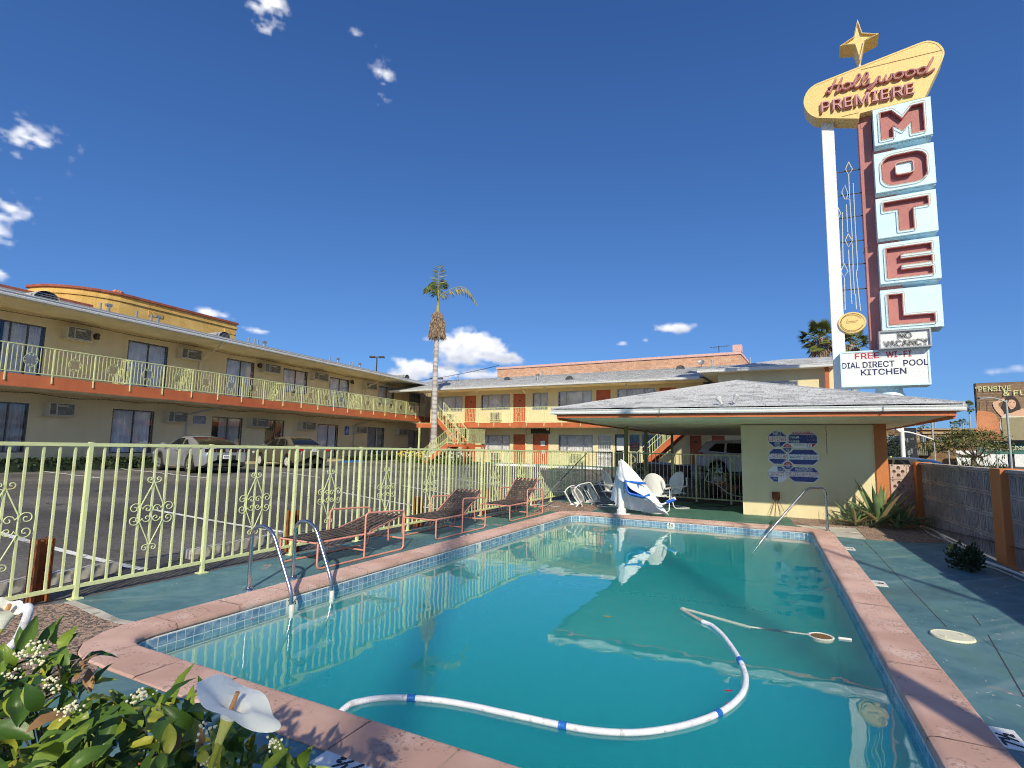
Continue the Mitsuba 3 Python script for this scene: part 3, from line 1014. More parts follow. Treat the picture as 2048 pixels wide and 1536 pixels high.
def gutter(s_a, s_b):
    pr = [(0, 0), (.085, .0), (.10, .035), (.088, .05), (.105, .085), (.115, .085), (.115, .10), (.10, .10), (.02, .06), (0, .06)]
    P = np.array([[(s, OV - .08 + r, ZE + z - .012) for r, z in pr + pr[:1]] for s in (s_a, s_b)])
    m = quadpatch(P)
    ends = [trimesh.Trimesh([(s, OV - .08 + r, ZE + z - .012) for r, z in [(0, 0), (.085, 0), (.115, .1), (0, .1)]], [[0, 1, 2], [0, 2, 3]], process=False) for s in (s_a, s_b)]
    return cat_m([m] + ends)


put('gutter', PAV.mesh(gutter(sl - .03, sr + .03)), 'gutter_white', pav)
put('gutter', PAV.mesh(cat_m([box((sl - .03, DEEP, ZE - .01), (sl + .09, OV - .09, ZE + .085)), box((sr - .09, DEEP, ZE - .01), (sr + .03, OV - .09, ZE + .085))])), 'gutter_white', pav)
for s in (sl + 2.55, sr - 1.2):
    put('gutter_strap', PAV.mesh(box((s - .008, OV - .07, ZE - .02), (s + .008, OV + .042, ZE + .092))), 'grey_metal', pav)
# roof: hip rising from the eave
hw = (sr - sl) / 2
ap_s, ap_r, rise = (sl + sr) / 2, OV - hw, hw * .252
ZR = ZE + .10
roofc = np.array([(sl, OV, ZR), (sr, OV, ZR), (ap_s, ap_r, ZR + rise), (sl, DEEP, ZR), (sr, DEEP, ZR), (ap_s, DEEP, ZR + rise)])
roofc[:, 2] -= .012
rm = trimesh.Trimesh(PAV.w(roofc), [[0, 1, 2], [0, 2, 5], [0, 5, 3], [1, 4, 5], [1, 5, 2], [3, 5, 4]], process=False)
roof = put('roof', rm, 'shingle', pav)
slope_l = math.hypot(hw, rise)
ex = .145
nc = int(slope_l / ex)
made, over = 0, []
tri = Polygon([(sl, 0), (sr, 0), (ap_s, slope_l)])
cs, sn = hw / slope_l, rise / slope_l
for c in range(nc + 1):
    t0 = c * ex - .02
    off = (c % 2) * .15 + R_.uniform(-.03, .03)
    s = sl - .3 + off
    while s < sr:
        w = R_.uniform(.26, .34)
        cell = shapely.box(s + .004, t0, s + w - .004, t0 + ex + .03).intersection(tri)
        s += w
        if cell.is_empty or cell.area < .004 or cell.geom_type != 'Polygon':
            continue
        m = trimesh.creation.extrude_polygon(cell, .012, engine='earcut')
        v = m.vertices * 1.0
        lift = R_.uniform(0, .004)
        h = v[:, 2] * 1.0 + .004 + lift + .012 * (1 - (v[:, 1] - t0) / (ex + .03))
        q = np.stack([v[:, 0], OV - v[:, 1] * cs + h * sn, ZR + v[:, 1] * sn + h * cs], 1)
        m = trimesh.Trimesh(PAV.w(q), m.faces, process=False)
        mm = R_.choice(['shingle_light', 'shingle_light', 'shingle_dark'])
        if made < 300:
            put('shingle', m, mm, roof); made += 1
        else:
            over.append(m)
if over:
    put('upper_shingle', cat_m(over), 'shingle_light', roof, kind='stuff')
hips = [tube(PAV.w(np.array([(sl, OV, ZR + .012), (ap_s, ap_r, ZR + rise + .012)])), .04, 6), tube(PAV.w(np.array([(sr, OV, ZR + .012), (ap_s, ap_r, ZR + rise + .012)])), .04, 6), tube(PAV.w(np.array([(ap_s, ap_r, ZR + rise + .012), (ap_s, DEEP, ZR + rise + .012)])), .04, 6)]
put('ridge_cap', cat_m(hips), 'shingle_light', roof)
for s_r in (4.8, 7.7, 13.2):
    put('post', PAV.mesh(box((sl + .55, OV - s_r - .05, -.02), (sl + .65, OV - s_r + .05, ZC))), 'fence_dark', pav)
put('stain', PAV.mesh(box((PAV.px(1652, 870)[0], .0005, 1.55), (PAV.px(1652, 870)[0] + .012, .004, 2.26))), 'rust', pav)
lx, lz = PAV.px(1552, 992)
bx = put('junction_box', PAV.mesh(cat_m([box((lx - .09, 0, lz - .08), (lx + .09, .09, lz + .10), .008)])), 'rust', label='rusty electrical box on legs against the pavilion wall below the octagonal signs', cat='electrical box')
for a, b in ((-.14, .2), (-.04, .28), (.07, .24), (.20, .2)):
    q = np.array([(lx + a * .2, .045, lz - .08), (lx + a * 1.2, b, .0)])
    put('leg', tube(PAV.w(q), .007, 5), 'rust', bx)
# screen of pierced blocks between the pavilion and the wall
p0, p1 = PAV.P(sc1, -.02), WALL.P(pl1 - .2, -.15)
d = p1 - p0
SCR = Fr(p0, math.degrees(math.atan2(d[0], d[1])))
LS = float(np.linalg.norm(d[:2]))
scr = thing('block_screen', 'short pinkish pierced block screen between the pavilion column and the first orange pillar', 'wall')
nb = max(1, round(LS / .36))
for i in range(nb):
    for j in range(NB):
        w = LS / nb
        base = rect(0, 0, w - .01, BH - .01)
        hole = unary_union([Point(w * x, BH * z).buffer(rr, quad_segs=3) for x, z, rr in ((.5, .25, .05), (.5, .75, .05), (.24, .5, .045), (.76, .5, .045), (.12, .1, .02), (.88, .1, .02), (.12, .9, .02), (.88, .9, .02))])
        put('block', SCR.mesh(moved(extr(base.difference(hole), -.06, .06), (i * w, 0, j * BH))), 'block_pink', scr)
# twin floodlights on the eave
fl_ = thing('floodlight', 'pair of bulb floodlights on a bracket above the pavilion gutter', 'floodlight')
c = PAV.px(1455, 812, OV)
put('bracket', PAV.mesh(cat_m([box((c[0] - .13, OV - .12, ZE + .09), (c[0] + .13, OV - .04, ZE + .125)), box((c[0] - .03, OV - .1, ZE + .12), (c[0] + .03, OV - .04, ZE + .16))])), 'grey_metal', fl_)
for sx, up in ((-1, .07), (1, .12)):
    prof = [(0, -.09), (.022, -.085), (.026, -.03), (.055, .035), (.064, .07), (.05, .085), (0, .09)]
    m = moved(lathe(prof, 18), (0, 0, 0), ry=math.radians(28 * sx))
    m.apply_translation((c[0] + .15 * sx, OV - .06, ZE + .17 + up))
    b = put('lamp', PAV.mesh(m), 'lamp_clear', fl_, smooth=40)
    put('holder', PAV.mesh(tube([(c[0] + .05 * sx, OV - .08, ZE + .12), (c[0] + .13 * sx, OV - .06, ZE + .13 + up)], .016, 6)), 'grey_metal', fl_)
# ------------------------------------------------------------------ the two-storey motel wings


def window(fr, r, s0, s1, z0, z1, parent, mull=(.5,), curtain='curtain', name='window', frame='bronze_frame', depth=.12, open_l=0.0, pitch=.12):
    """Aluminium window set into an opening: frame with mullions, pane, pleated curtain, dark room behind."""
    w = s1 - s0
    fw = .045
    ms = [box((s0, r - .07, z0), (s0 + fw, r - .015, z1)), box((s1 - fw, r - .07, z0), (s1, r - .015, z1)), box((s0 + fw, r - .07, z0), (s1 - fw, r - .015, z0 + fw)), box((s0 + fw, r - .07, z1 - fw), (s1 - fw, r - .015, z1))]
    for m in mull:
        ms.append(box((s0 + w * m - .025, r - .068, z0 + fw), (s0 + w * m + .025, r - .012, z1 - fw)))
    k = put(name, fr.mesh(cat_m(ms)), frame, parent)
    q = np.array([[(s0 + fw, r - .045, z0 + fw), (s1 - fw, r - .045, z0 + fw)], [(s0 + fw, r - .045, z1 - fw), (s1 - fw, r - .045, z1 - fw)]])
    put('pane', quadpatch(fr.w(q)), 'pane_glass', k)
    c0 = s0 + fw + open_l
    n = max(8, int((s1 - fw - c0) / pitch * 6))
    u = np.linspace(0, 1, n)
    ph = R_.random() * 6
    prof = r - .19 + .028 * np.sin(u * (s1 - c0) / pitch * 2 * np.pi + ph) + .012 * np.sin(u * (s1 - c0) / pitch * 1.7 + ph)
    s = c0 + u * (s1 - fw - c0) + .012 * np.sin(u * 40 + ph)
    C = np.stack([np.stack([s, prof, np.full(n, z)], -1) for z in (z0 + .02, z1 - .02)])
    put('curtain', quadpatch(fr.w(C)), curtain, k, smooth=60)
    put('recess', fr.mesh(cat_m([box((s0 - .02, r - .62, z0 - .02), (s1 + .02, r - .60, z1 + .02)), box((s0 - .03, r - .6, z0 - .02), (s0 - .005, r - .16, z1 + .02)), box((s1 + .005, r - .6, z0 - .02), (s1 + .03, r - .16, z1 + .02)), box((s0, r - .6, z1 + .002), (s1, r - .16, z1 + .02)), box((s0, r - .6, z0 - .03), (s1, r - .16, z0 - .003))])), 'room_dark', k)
    return k


def aircon(fr, r, s0, s1, z0, z1, parent, out=.38):
    k = put('air_conditioner', fr.mesh(cat_m([box((s0, r, z1 - .03), (s1, r + out, z1)), box((s0, r, z0), (s1, r + out, z0 + .03)), box((s0, r, z0 + .03), (s0 + .03, r + out, z1 - .03)), box((s1 - .03, r, z0 + .03), (s1, r + out, z1 - .03)), box((s0 - .05, r, z0 - .04), (s1 + .05, r + out * .8, z0 - .001))])), 'ac_beige', parent)
    w = s1 - s0
    put('grille', fr.mesh(cat_m([box((s0 + .03, r, z0 + .03), (s1 - .03, r + out - .06, z1 - .03))])), 'ac_grille', k)
    sl = [box((s0 + .03, r + out - .06, z), (s1 - .03, r + out - .03, z + .008)) for z in np.arange(z0 + .06, z1 - .05, .035)]
    put('louvre', fr.mesh(cat_m(sl + [box((s0 + w * .28, r + out - .05, z0 + .03), (s0 + w * .32, r + out - .01, z1 - .03)), box((s0 + w * .35, r + out - .05, z1 - .13), (s0 + w * .72, r + out - .012, z1 - .08))])), 'ac_beige', k, kind='stuff')
    return k


def facade(fr, parent, r, s0, s1, z0, z1, openings, m, name='wall', thick=.15):
    w = rect(s0, z0, s1, z1)
    for o in openings:
        w = w.difference(rect(*o))
    return put(name, fr.mesh(extr(w, r - thick, r)), m, parent)


def lantern(fr, r, s, z, parent):
    k = put('wall_lantern', fr.mesh(cat_m([box((s - .05, r, z - .06), (s + .05, r + .03, z + .1)), bar((s, r + .02, z + .09), (s, r + .16, z + .12), .025), box((s - .075, r + .08, z + .06), (s + .075, r + .23, z + .085)), box((s - .05, r + .105, z + .085), (s + .05, r + .205, z + .12)), box((s - .07, r + .085, z - .13), (s + .07, r + .225, z - .115))] + [box((s + a - .008, r + .155 + b - .008, z - .12), (s + a + .008, r + .155 + b + .008, z + .06)) for a in (-.06, .06) for b in (-.06, .06)])), 'lamp_black', parent)
    put('glass', fr.mesh(box((s - .05, r + .105, z - .115), (s + .05, r + .205, z + .06))), 'skimmer_rust', k)


def globe(fr, s, r, z, parent):
    put('ceiling_globe', fr.mesh(moved(lathe([(0, -.12), (.06, -.105), (.1, -.05), (.1, 0), (.06, .05), (.04, .06)], 14), (s, r, z))), 'glass_white', parent, smooth=True)


def turtle_vent(fr, s, r, z, parent, w=.9, h=.36):
    ms = []
    t = np.linspace(0, np.pi, 13)
    shell = np.stack([np.stack([s + w / 2 * np.cos(t), np.full(13, r + d), z + h * np.sin(t)], -1) for d in (.22, -.9)])
    k = put('roof_vent', quadpatch(fr.w(shell)), 'shingle_dark', parent, smooth=60)
    put('vent_back', fr.mesh(extr(Polygon([(s + w / 2 * math.cos(x), z + h * math.sin(x)) for x in t]), r - .05, r + .1)), 'dark_metal', k)
    put('slat', fr.mesh(cat_m([box((s - w / 2 * math.sqrt(max(0, 1 - (q / h) ** 2)) + .02, r + .1, z + q), (s + w / 2 * math.sqrt(max(0, 1 - (q / h) ** 2)) - .02, r + .17, z + q + .025)) for q in np.arange(.05, h - .05, .07)])), 'grey_metal', k, kind='stuff')


def pipe_vent(fr, s, r, z, parent, h=.35, cap=False):
    ms = [tube([(s, r, z - .3), (s, r, z + h)], .045, 8)]
    if cap:
        ms = [tube([(s, r, z - .3), (s, r, z + h * .7)], .07, 8), box((s - .13, r - .07, z + h * .7), (s + .13, r + .07, z + h * .7 + .12))]
    put('roof_pipe', fr.mesh(cat_m(ms)), 'grey_metal', parent)


def k_gutter(fr, s_a, s_b, r, z, parent, h=.13):
    pr = [(0, 0), (.10, .0), (.115, h * .4), (.10, h * .5), (.125, h * .85), (.135, h * .85), (.135, h), (.11, h), (0, h * .7)]
    P = np.array([[(s, r + a, z + b) for a, b in pr + pr[:1]] for s in (s_a, s_b)])
    return put('gutter', quadpatch(fr.w(P)), 'gutter_white', parent)


def downpipe(fr, pts, parent, rad=.04, m='soffit_paint'):
    put('downpipe', tube(fr.w(fillet(pts, .12, 4)), rad, 8), m, parent, smooth=60)


def rail_panel(fr, pts_s, r, zb, zt, parent, orn_every=1, orn_off=0, R=.15, hook=.32, base_in=0.0, m='fence_green', bal=9, parts=True):
    """A balcony railing: rails, posts that hook over the slab edge, balusters, scrolled rings in mid panel."""
    k = put('railing', fr.mesh(cat_m([bar((pts_s[0], r, zt), (pts_s[-1], r, zt), .045, .032), bar((pts_s[0], r, zb), (pts_s[-1], r, zb), .03, .03)])), m, parent)
    bs = []
    ring = ring_scroll(R, .0075)
    for i, (a, b) in enumerate(zip(pts_s, pts_s[1:])):
        mid = (a + b) / 2
        for j in range(1, bal + 1):
            q = a + (b - a) * j / (bal + 1)
            if abs(q - mid) < .02:
                zc = (zb + zt) / 2 - .02
                bs.append(box((q - .008, r - .008, zb), (q + .008, r + .008, zc - R * 1.15))); bs.append(box((q - .008, r - .008, zc + R * 1.15), (q + .008, r + .008, zt)))
            elif abs(q - mid) < R * .9:
                zc = (zb + zt) / 2 - .02
                hh = math.sqrt(max(0, R * R - (q - mid) ** 2)) + .01
                bs.append(box((q - .008, r - .008, zb), (q + .008, r + .008, zc - hh))); bs.append(box((q - .008, r - .008, zc + hh), (q + .008, r + .008, zt)))
            else:
                bs.append(box((q - .008, r - .008, zb), (q + .008, r + .008, zt)))
        put('scroll_ring', fr.mesh(moved(ring, (mid, r, (zb + zt) / 2 - .02))), m, k, smooth=40)
    put('baluster', fr.mesh(cat_m(bs)), m, k, kind='stuff')
    for a in pts_s:
        put('post', fr.mesh(cat_m([box((a - .02, r - .02, zb - .10), (a + .02, r + .02, zt + .015)), bar((a, r, zb - .1), (a, r + .015, zb - hook), .034)])), m, k)
    return k


# --- left wing ------------------------------------------------------------------------------------------------
left = thing('motel_building', 'long two-storey yellow motel wing with balcony on the left of the parking lot', 'building')
LS0, LS1 = -13.5, LW.px(866, 790)[0] - .1
ZS0, ZS1, ZEV = 3.34, 3.76, 6.25                              # slab underside, balcony floor, eave
WR = -LOV


def lrect(x0, x1, ytop, zb, r=WR):
    a, z = LW.px((x0 + x1) / 2, ytop, r)
    return LW.px(x0, ytop, r)[0], zb, LW.px(x1, ytop, r)[0], z


up = [(-14, 94, 645, ZS1 + .02), (257, 338, 687, ZS1 + .02), (454, 510, 721, ZS1 + .02), (567.5, 616, 740, 4.55), (660, 699, 757, ZS1 + .02), (757.5, 789, 774, 4.55), (819, 841, 787, ZS1 + .02)]
lo = [(-24, 59.5, 804, 1.05), (226, 310, 820, 1.0), (425, 486, 834.5, .45), (532, 569, 840, .45), (636, 677, 849, .6), (736, 769, 855, .8), (817, 842, 861, .45)]
upr = [lrect(*o) for o in up]
lor = [lrect(*o) for o in lo]
lor = [(a, zb, b, min(z, 3.1)) for a, zb, b, z in lor]
facade(LW, left, WR, LS0, LS1 + 7, ZS1, ZEV + .05, upr, 'cream_stucco')
facade(LW, left, WR, LS0, LS1 + 7, .1, ZS0, lor, 'cream_stucco')
put('floor_slab', LW.mesh(box((LS0, WR - .15, ZS0), (LS1, -.002, ZS1), 0)), 'soffit_paint', left)
put('slab_edge', LW.mesh(box((LS0, 0, ZS0 - .01), (LS1 + .02, .02, ZS1 + .004))), 'orange_paint', left)
for i, (a, zb, b, z) in enumerate(upr):
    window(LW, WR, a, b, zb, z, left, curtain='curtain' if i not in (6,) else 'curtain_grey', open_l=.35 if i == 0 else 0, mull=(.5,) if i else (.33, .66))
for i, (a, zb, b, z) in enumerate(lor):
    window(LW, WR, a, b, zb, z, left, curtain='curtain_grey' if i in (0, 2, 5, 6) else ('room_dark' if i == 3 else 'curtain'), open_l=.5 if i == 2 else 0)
for x0, x1, y0, y1 in [(137, 184, 653, 681), (365, 404, 697, 719), (531, 562, 727, 747), (630, 657, 744.5, 762), (734, 755, 765.5, 779), (100, 150, 807, 830), (338, 376, 823, 844), (505, 539, 836, 854), (606, 632, 844, 860), (714, 735, 853, 866), (799, 816, 858, 870)]:
    a, z1 = LW.px(x0, y0, WR + .38); b, z0 = LW.px(x1, y1, WR + .38)
    aircon(LW, WR, a, max(b, a + .75), (z0 + z1) / 2 - .24, (z0 + z1) / 2 + .24, left)
for x, y in [(192.5, 673), (519, 731), (704, 764), (794, 781)]:
    a, z = LW.px(x, y, WR + .1)
    lantern(LW, WR, a, z, left)
# roof
rz = LW.px(300, 641, -5.2)[1]
E0 = .34
put('soffit', LW.mesh(box((LS0, WR, ZEV + .05), (LS1, E0 - .02, ZEV + .08))), 'soffit_paint', left)
put('fascia', LW.mesh(box((LS0, E0 - .04, ZEV + .0), (LS1 + .4, E0, ZEV + .2))), 'gutter_white', left)
k_gutter(LW, LS0, LS1 + .45, E0, ZEV + .02, left, .15)
rf = np.array([(LS0, E0 + .03, ZEV + .19), (LS1 + .6, E0 + .03, ZEV + .19), (LS1 + .6, -5.2, rz), (LS0, -5.2, rz), (LS0, -11, ZEV + .1), (LS1 + .6, -11, ZEV + .1)])
lroof = put('roof', trimesh.Trimesh(LW.w(rf), [[0, 1, 2], [0, 2, 3], [3, 2, 5], [3, 5, 4]], process=False), 'shingle', left)
nrow = 24
crs = []
for i in range(nrow):
    u = i / nrow
    crs.append(box((LS0, E0 + .03 - u * (5.2 + E0) - .03, ZEV + .19 + u * (rz - ZEV - .19)), (LS1 + .6, E0 + .03 - u * (5.2 + E0), ZEV + .198 + u * (rz - ZEV - .19))))
put('shingle_course', LW.mesh(cat_m(crs)), 'shingle_dark', lroof, kind='stuff')
put('end_wall', LW.mesh(box((LS1 + 6.85, -10.6, .1), (LS1 + 7, WR - .15, ZEV + .1))), 'cream_stucco', left)


def on_lroof(x, y, back=1.0):
    """A spot on the roof slope near the photo's skyline."""
    for r in np.arange(0, -5.1, -.1):
        s, z = LW.px(x, y, r)
        zr = ZEV + .19 + (E0 + .03 - r) / (5.2 + E0) * (rz - ZEV - .19)
        if z <= zr:
            return s, r, zr
    return s, -5.0, rz


for x, y in [(80, 598), (440, 670), (807, 750)]:
    s, r, z = on_lroof(x, y)
    turtle_vent(LW, s, r + .2, z - .12, lroof, .8, .30)
for x, y, cap in [(190, 614, 0), (206, 617, 1), (262, 632, 0), (292, 637, 0), (305, 641, 1), (487, 681, 0), (499, 684, 0), (506, 685, 0), (519, 690, 1), (651, 716, 0), (667, 721, 1), (691, 727, 0), (696, 728, 0), (711, 732, 1)]:
    s, r, z = on_lroof(x, y)
    pipe_vent(LW, s, r + .4, z - .10, lroof, .28, cap)
# balcony railing and the wing screens between rooms
RZB, RZT = ZS1 + .08, ZS1 + 1.02
psx = [9, 87.5, 167.5, 236, 304, 360, 411, 460, 504, 547.5, 582.5, 617.5, 651, 681, 710, 736, 760, 784, 807, 827]
pss = [LW.px(x, 745 + x * .055, .02)[0] for x in psx]
step = float(np.median(np.diff(pss)))
pts_s = [pss[0] + step * i for i in range(-4, 40) if LS0 < pss[0] + step * i < LS1 + .05]
print('rail step', step, np.round(np.diff(pss), 2))
rail_panel(LW, pts_s, .03, RZB, RZT, left, bal=9, R=.215)
for x in (236, 411, 582.5, 736):
    s = min(pts_s, key=lambda v: abs(v - LW.px(x, 745 + x * .055, .02)[0]))
    G2 = Fr(LW.P(s, .03), LW.az - 90)
    k = put('balcony_screen', G2.mesh(cat_m([bar((0, 0, RZT), (1.15, 0, RZT), .04, .03), bar((0, 0, RZB), (1.15, 0, RZB), .03)] + [box((q - .008, -.008, RZB), (q + .008, .008, RZT)) for q in np.arange(.13, 1.15, .13)] + [moved(ring_scroll(.16, .008), (.6, .01, (RZB + RZT) / 2))])), 'fence_green', left)
# downpipes and cables
for x, y in ((445, 690), (770, 757)):
    a, _ = LW.px(x - 42, y, WR + .05)
    g, _ = LW.px(x, y, E0)
    downpipe(LW, [(g, E0 + .05, ZEV + .05), (g, E0 - .1, ZEV - .15), (a, WR + .06, ZEV - .75), (a, WR + .06, ZS1)], left)
for x in (372, 708):
    a, _ = LW.px(x, 860, WR + .05)
    downpipe(LW, [(a + 1.2, WR + 1.2, ZS0 - .04), (a + .5, WR + .4, ZS0 - .3), (a, WR + .06, ZS0 - .5), (a, WR + .06, .4)], left, .035, 'alu_frame')
cab = []
for i in range(40):
    s = LS0 + 1 + i * .8
    cab.append((s, WR + .03, ZS0 - .10 - .04 * math.sin(i * 1.9) - .03 * math.sin(i * .7)))
put('cable', tube(LW.w(np.array(cab)), .010, 4), 'wire', left)
put('cable', tube(LW.w(np.array([(LS0 + 1 + i, WR + .03, ZEV - .06 - .03 * math.sin(i * 1.3)) for i in range(34)])), .010, 4), 'wire', left)
# notices on the wall
a, z1 = LW.px(387.5, 830, WR); b, z0 = LW.px(411, 849, WR)
sg = put('notice_board', LW.mesh(box((a, WR, z0), (b, WR + .03, z1))), 'navy_ink', label='blue and white notice board on the lower wall of the left motel wing', cat='sign')
put('border', LW.mesh(cat_m([box((a, WR + .03, z1 - .03), (b, WR + .036, z1)), box((a, WR + .03, z0), (b, WR + .036, z0 + .03)), box((a, WR + .03, z0), (a + .03, WR + .036, z1)), box((b - .03, WR + .03, z0), (b, WR + .036, z1))])), 'gutter_white', sg)
put('small_print', cat_m([strips_text(LW, a + .06, b - .06, z0 + .05, z1 - .05, WR + .031, 6, 4)]), 'gutter_white', sg)
a, z1 = LW.px(690, 852.5, WR); b, z0 = LW.px(696.5, 870, WR)
b = a + .42
sg = put('parking_sign', LW.mesh(box((a, WR, z0), (b, WR + .03, z1))), 'blue_badge', label='tall blue accessible parking sign on the wall of the left motel wing', cat='sign')
cx, cz = (a + b) / 2, z1 - .2
sym = [tube(np.c_[cx - .02 + .09 * np.cos(np.linspace(1.2, 5.6, 18)), np.full(18, WR + .035), cz - .08 + .09 * np.sin(np.linspace(1.2, 5.6, 18))], .016, 5), bar((cx - .02, WR + .035, cz + .06), (cx, WR + .035, cz - .05), .03), bar((cx, WR + .035, cz - .05), (cx + .09, WR + .035, cz - .05), .03), bar((cx + .09, WR + .035, cz - .05), (cx + .13, WR + .035, cz - .15), .03)]
put('symbol', LW.mesh(cat_m(sym + [moved(trimesh.creation.icosphere(1, .03), (cx - .02, WR + .035, cz + .11))])), 'gutter_white', sg)
put('small_print', strips_text(LW, a + .05, b - .05, z0 + .05, z0 + .32, WR + .031, 4, 9), 'gutter_white', sg)
# low hedge along its foot
for i, (x0, x1) in enumerate([(-60, 195), (208, 262), (266, 330), (690, 740), (745, 800)]):
    a, b = LW.px(x0, 930, WR + .55)[0], LW.px(x1, 930, WR + .55)[0]
    h = .55 if i < 3 else .38
    n = int((b - a) * (260 if i < 3 else 160))
    g = np.random.default_rng(50 + i)
    c = np.c_[g.uniform(a, b, n), WR + .55 + g.uniform(-.34, .34, n), .3 + h * (1 - np.abs(g.normal(0, .3, n)))]
    u = g.normal(0, 1, (n, 3)); u /= np.linalg.norm(u, axis=1, keepdims=True)
    w = np.cross(u, g.normal(0, 1, (n, 3))); w /= np.linalg.norm(w, axis=1, keepdims=True)
    l, ww = g.uniform(.05, .10, (n, 1)), g.uniform(.03, .05, (n, 1))
    V = np.stack([c - u * l, c + w * ww, c + u * l, c - w * ww], 1).reshape(-1, 3)
    Fq = (np.arange(n) * 4)[:, None] + np.array([[0, 1, 2], [0, 2, 3]]).reshape(1, -1)
    lv = LW.mesh(trimesh.Trimesh(V, Fq.reshape(-1, 3), process=False))
    labs = ['dark clipped hedge under the first window of the left motel wing', 'short clipped hedge beside the wheel stop left of the silver car', 'clipped hedge in front of the silver car', 'low shrub bed right of the gold car', 'low shrub bed at the far end of the left motel wing']
    hk = thing('hedge', labs[i], 'hedge')
    put('foliage', lv, 'hedge_leaf', hk)
    put('core', LW.mesh(box((a + .05, WR + .28, .28), (b - .05, WR + .82, .3 + h * .8), .05)), 'hedge_leaf', hk)

# --- back wing ------------------------------------------------------------------------------------------------
back = thing('motel_building', 'sunlit two-storey yellow motel wing with orange doors at the end of the parking lot', 'building')
BZ0, BZ1, BZE, BG = 2.80, 3.10, 5.42, .41
BS0 = BW.px(868, 800)[0] - .3
BS1 = BW.px(1395, 760, BOV)[0]
BS2 = BW.px(1560, 745)[0]
OPU = [('w', 872, 925, 794, 823.5), ('d', 930.5, 952.5, 792, 0), ('w', 962, 1020, 790, 820), ('d', 1027, 1051, 788, 0), ('h', 1065, 1095.5, 786, 820), ('w', 1116, 1184, 783, 816), ('d', 1192.5, 1221, 780.5, 0), ('w', 1234, 1310, 778, 813), ('d', 1319, 1352, 776, 0)]
OPL = [('d', 925, 951, 869.5, 0), ('w', 962, 1020, 869.5, 902), ('d', 1027, 1051, 869, 0), ('d', 1066, 1097, 868, 0), ('w', 1117, 1186, 869.5, 904.5), ('s', 1195, 1224, 869, 0), ('g', 1230, 1251, 868.5, 0), ('g', 1258, 1280, 868.5, 0), ('g', 1283, 1318, 868.5, 0), ('d', 1380, 1403, 890, 0), ('d', 1424, 1450, 892, 0)]


def brect(o, floor):
    k, x0, x1, y0, y1 = o
    a, z1 = BW.px(x0, y0); b, _ = BW.px(x1, y0)
    z0 = BW.px((x0 + x1) / 2, y1)[1] if y1 else floor
    return a, z0, b, max(z1, floor + 1.95) if not y1 else z1


ru = [brect(o, BZ1 + .02) for o in OPU]
rl = [brect(o, BG + .02) for o in OPL]
rl = [(a, z0, b, min(z1, 2.6)) for a, z0, b, z1 in rl]
facade(BW, back, 0, BS0, BS1, BZ1, BZE + .05, ru, 'yellow_stucco')
facade(BW, back, 0, BS0, BS2, BG - .3, BZ0, rl, 'yellow_stucco')
put('floor_slab', BW.mesh(box((BS0, -.15, BZ0), (BS1 + .4, BOV - .002, BZ1))), 'soffit_paint', back)
put('slab_edge', BW.mesh(box((BS0, BOV, BZ0 - .01), (BS1 + .4, BOV + .02, BZ1 + .004))), 'orange_paint', back)


def door(fr, r, a, z0, b, z1, parent, m='orange_door', plain=True):
    k = put('door', fr.mesh(box((a + .03, r - .10, z0), (b - .03, r - .055, z1 - .03))), m, parent)
    put('door_frame', fr.mesh(cat_m([box((a, r - .12, z0), (a + .03, r + .004, z1)), box((b - .03, r - .12, z0), (b, r + .004, z1)), box((a + .03, r - .12, z1 - .03), (b - .03, r + .004, z1))])), m, k)
    put('handle', fr.mesh(cat_m([moved(trimesh.creation.icosphere(1, .035), (a + .12, r - .02, z0 + 1.0)), moved(trimesh.creation.icosphere(1, .025), (a + .12, r - .04, z0 + 1.16))])), 'grey_metal', k)
    put('number_plate', fr.mesh(box(((a + b) / 2 - .08, r - .055, z0 + 1.55), ((a + b) / 2 + .08, r - .05, z0 + 1.62))), 'dark_metal', k)
    return k


for o, q in zip(OPU, ru):
    if o[0] == 'd':
        door(BW, 0, q[0], q[1], q[2], q[3], back)
    else:
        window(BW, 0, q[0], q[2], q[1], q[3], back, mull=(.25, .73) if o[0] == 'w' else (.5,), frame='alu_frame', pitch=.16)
for i, (o, q) in enumerate(zip(OPL, rl)):
    if o[0] == 'd':
        k = door(BW, 0, q[0], q[1], q[2], q[3], back, 'orange_door')
        if i == 3:
            c = (q[0] + q[2]) / 2
            put('notice', BW.mesh(cat_m([box((c - .02, -.05, BG + 1.22), (c + .30, -.045, BG + 1.55)), box((c + .05, -.05, BG + .72), (c + .28, -.045, BG + .95))])), 'sign_white', k)
            put('sign_board', BW.mesh(box((q[0] - .15, 0, q[3] + .02), (q[2] + .1, .04, q[3] + .42))), 'wood_brown', back)
    elif o[0] == 'w':
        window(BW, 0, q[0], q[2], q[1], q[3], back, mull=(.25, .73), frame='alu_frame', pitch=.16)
    elif o[0] == 's':
        k = put('security_door', BW.mesh(cat_m([box((q[0], -.05, q[1]), (q[0] + .05, .03, q[3])), box((q[2] - .05, -.05, q[1]), (q[2], .03, q[3]))] + [box((q[0], -.02, z), (q[2], .02, z + .05)) for z in (q[1], q[1] + .62, q[1] + .98, q[1] + 1.5, q[3] - .05)] + [box((s - .01, -.008, q[1]), (s + .01, .008, q[3])) for s in np.linspace(q[0], q[2], 9)[1:-1]])), 'white_paint', back)
        put('curtain', BW.mesh(box((q[0], -.3, q[1]), (q[2], -.28, q[3]))), 'curtain', k)
    else:
        window(BW, 0, q[0], q[2], q[1], q[3], back, mull=(), frame='dark_metal' if i == 6 else 'alu_frame', curtain='room_dark', name='office_window' if i != 7 else 'office_door')
a, z1 = BW.px(1233, 875.5, .01); b, z0 = BW.px(1247.5, 901, .01)
put('office_notice', BW.mesh(box((a, -.03, z0), (b, -.024, z1))), 'sign_white', back)
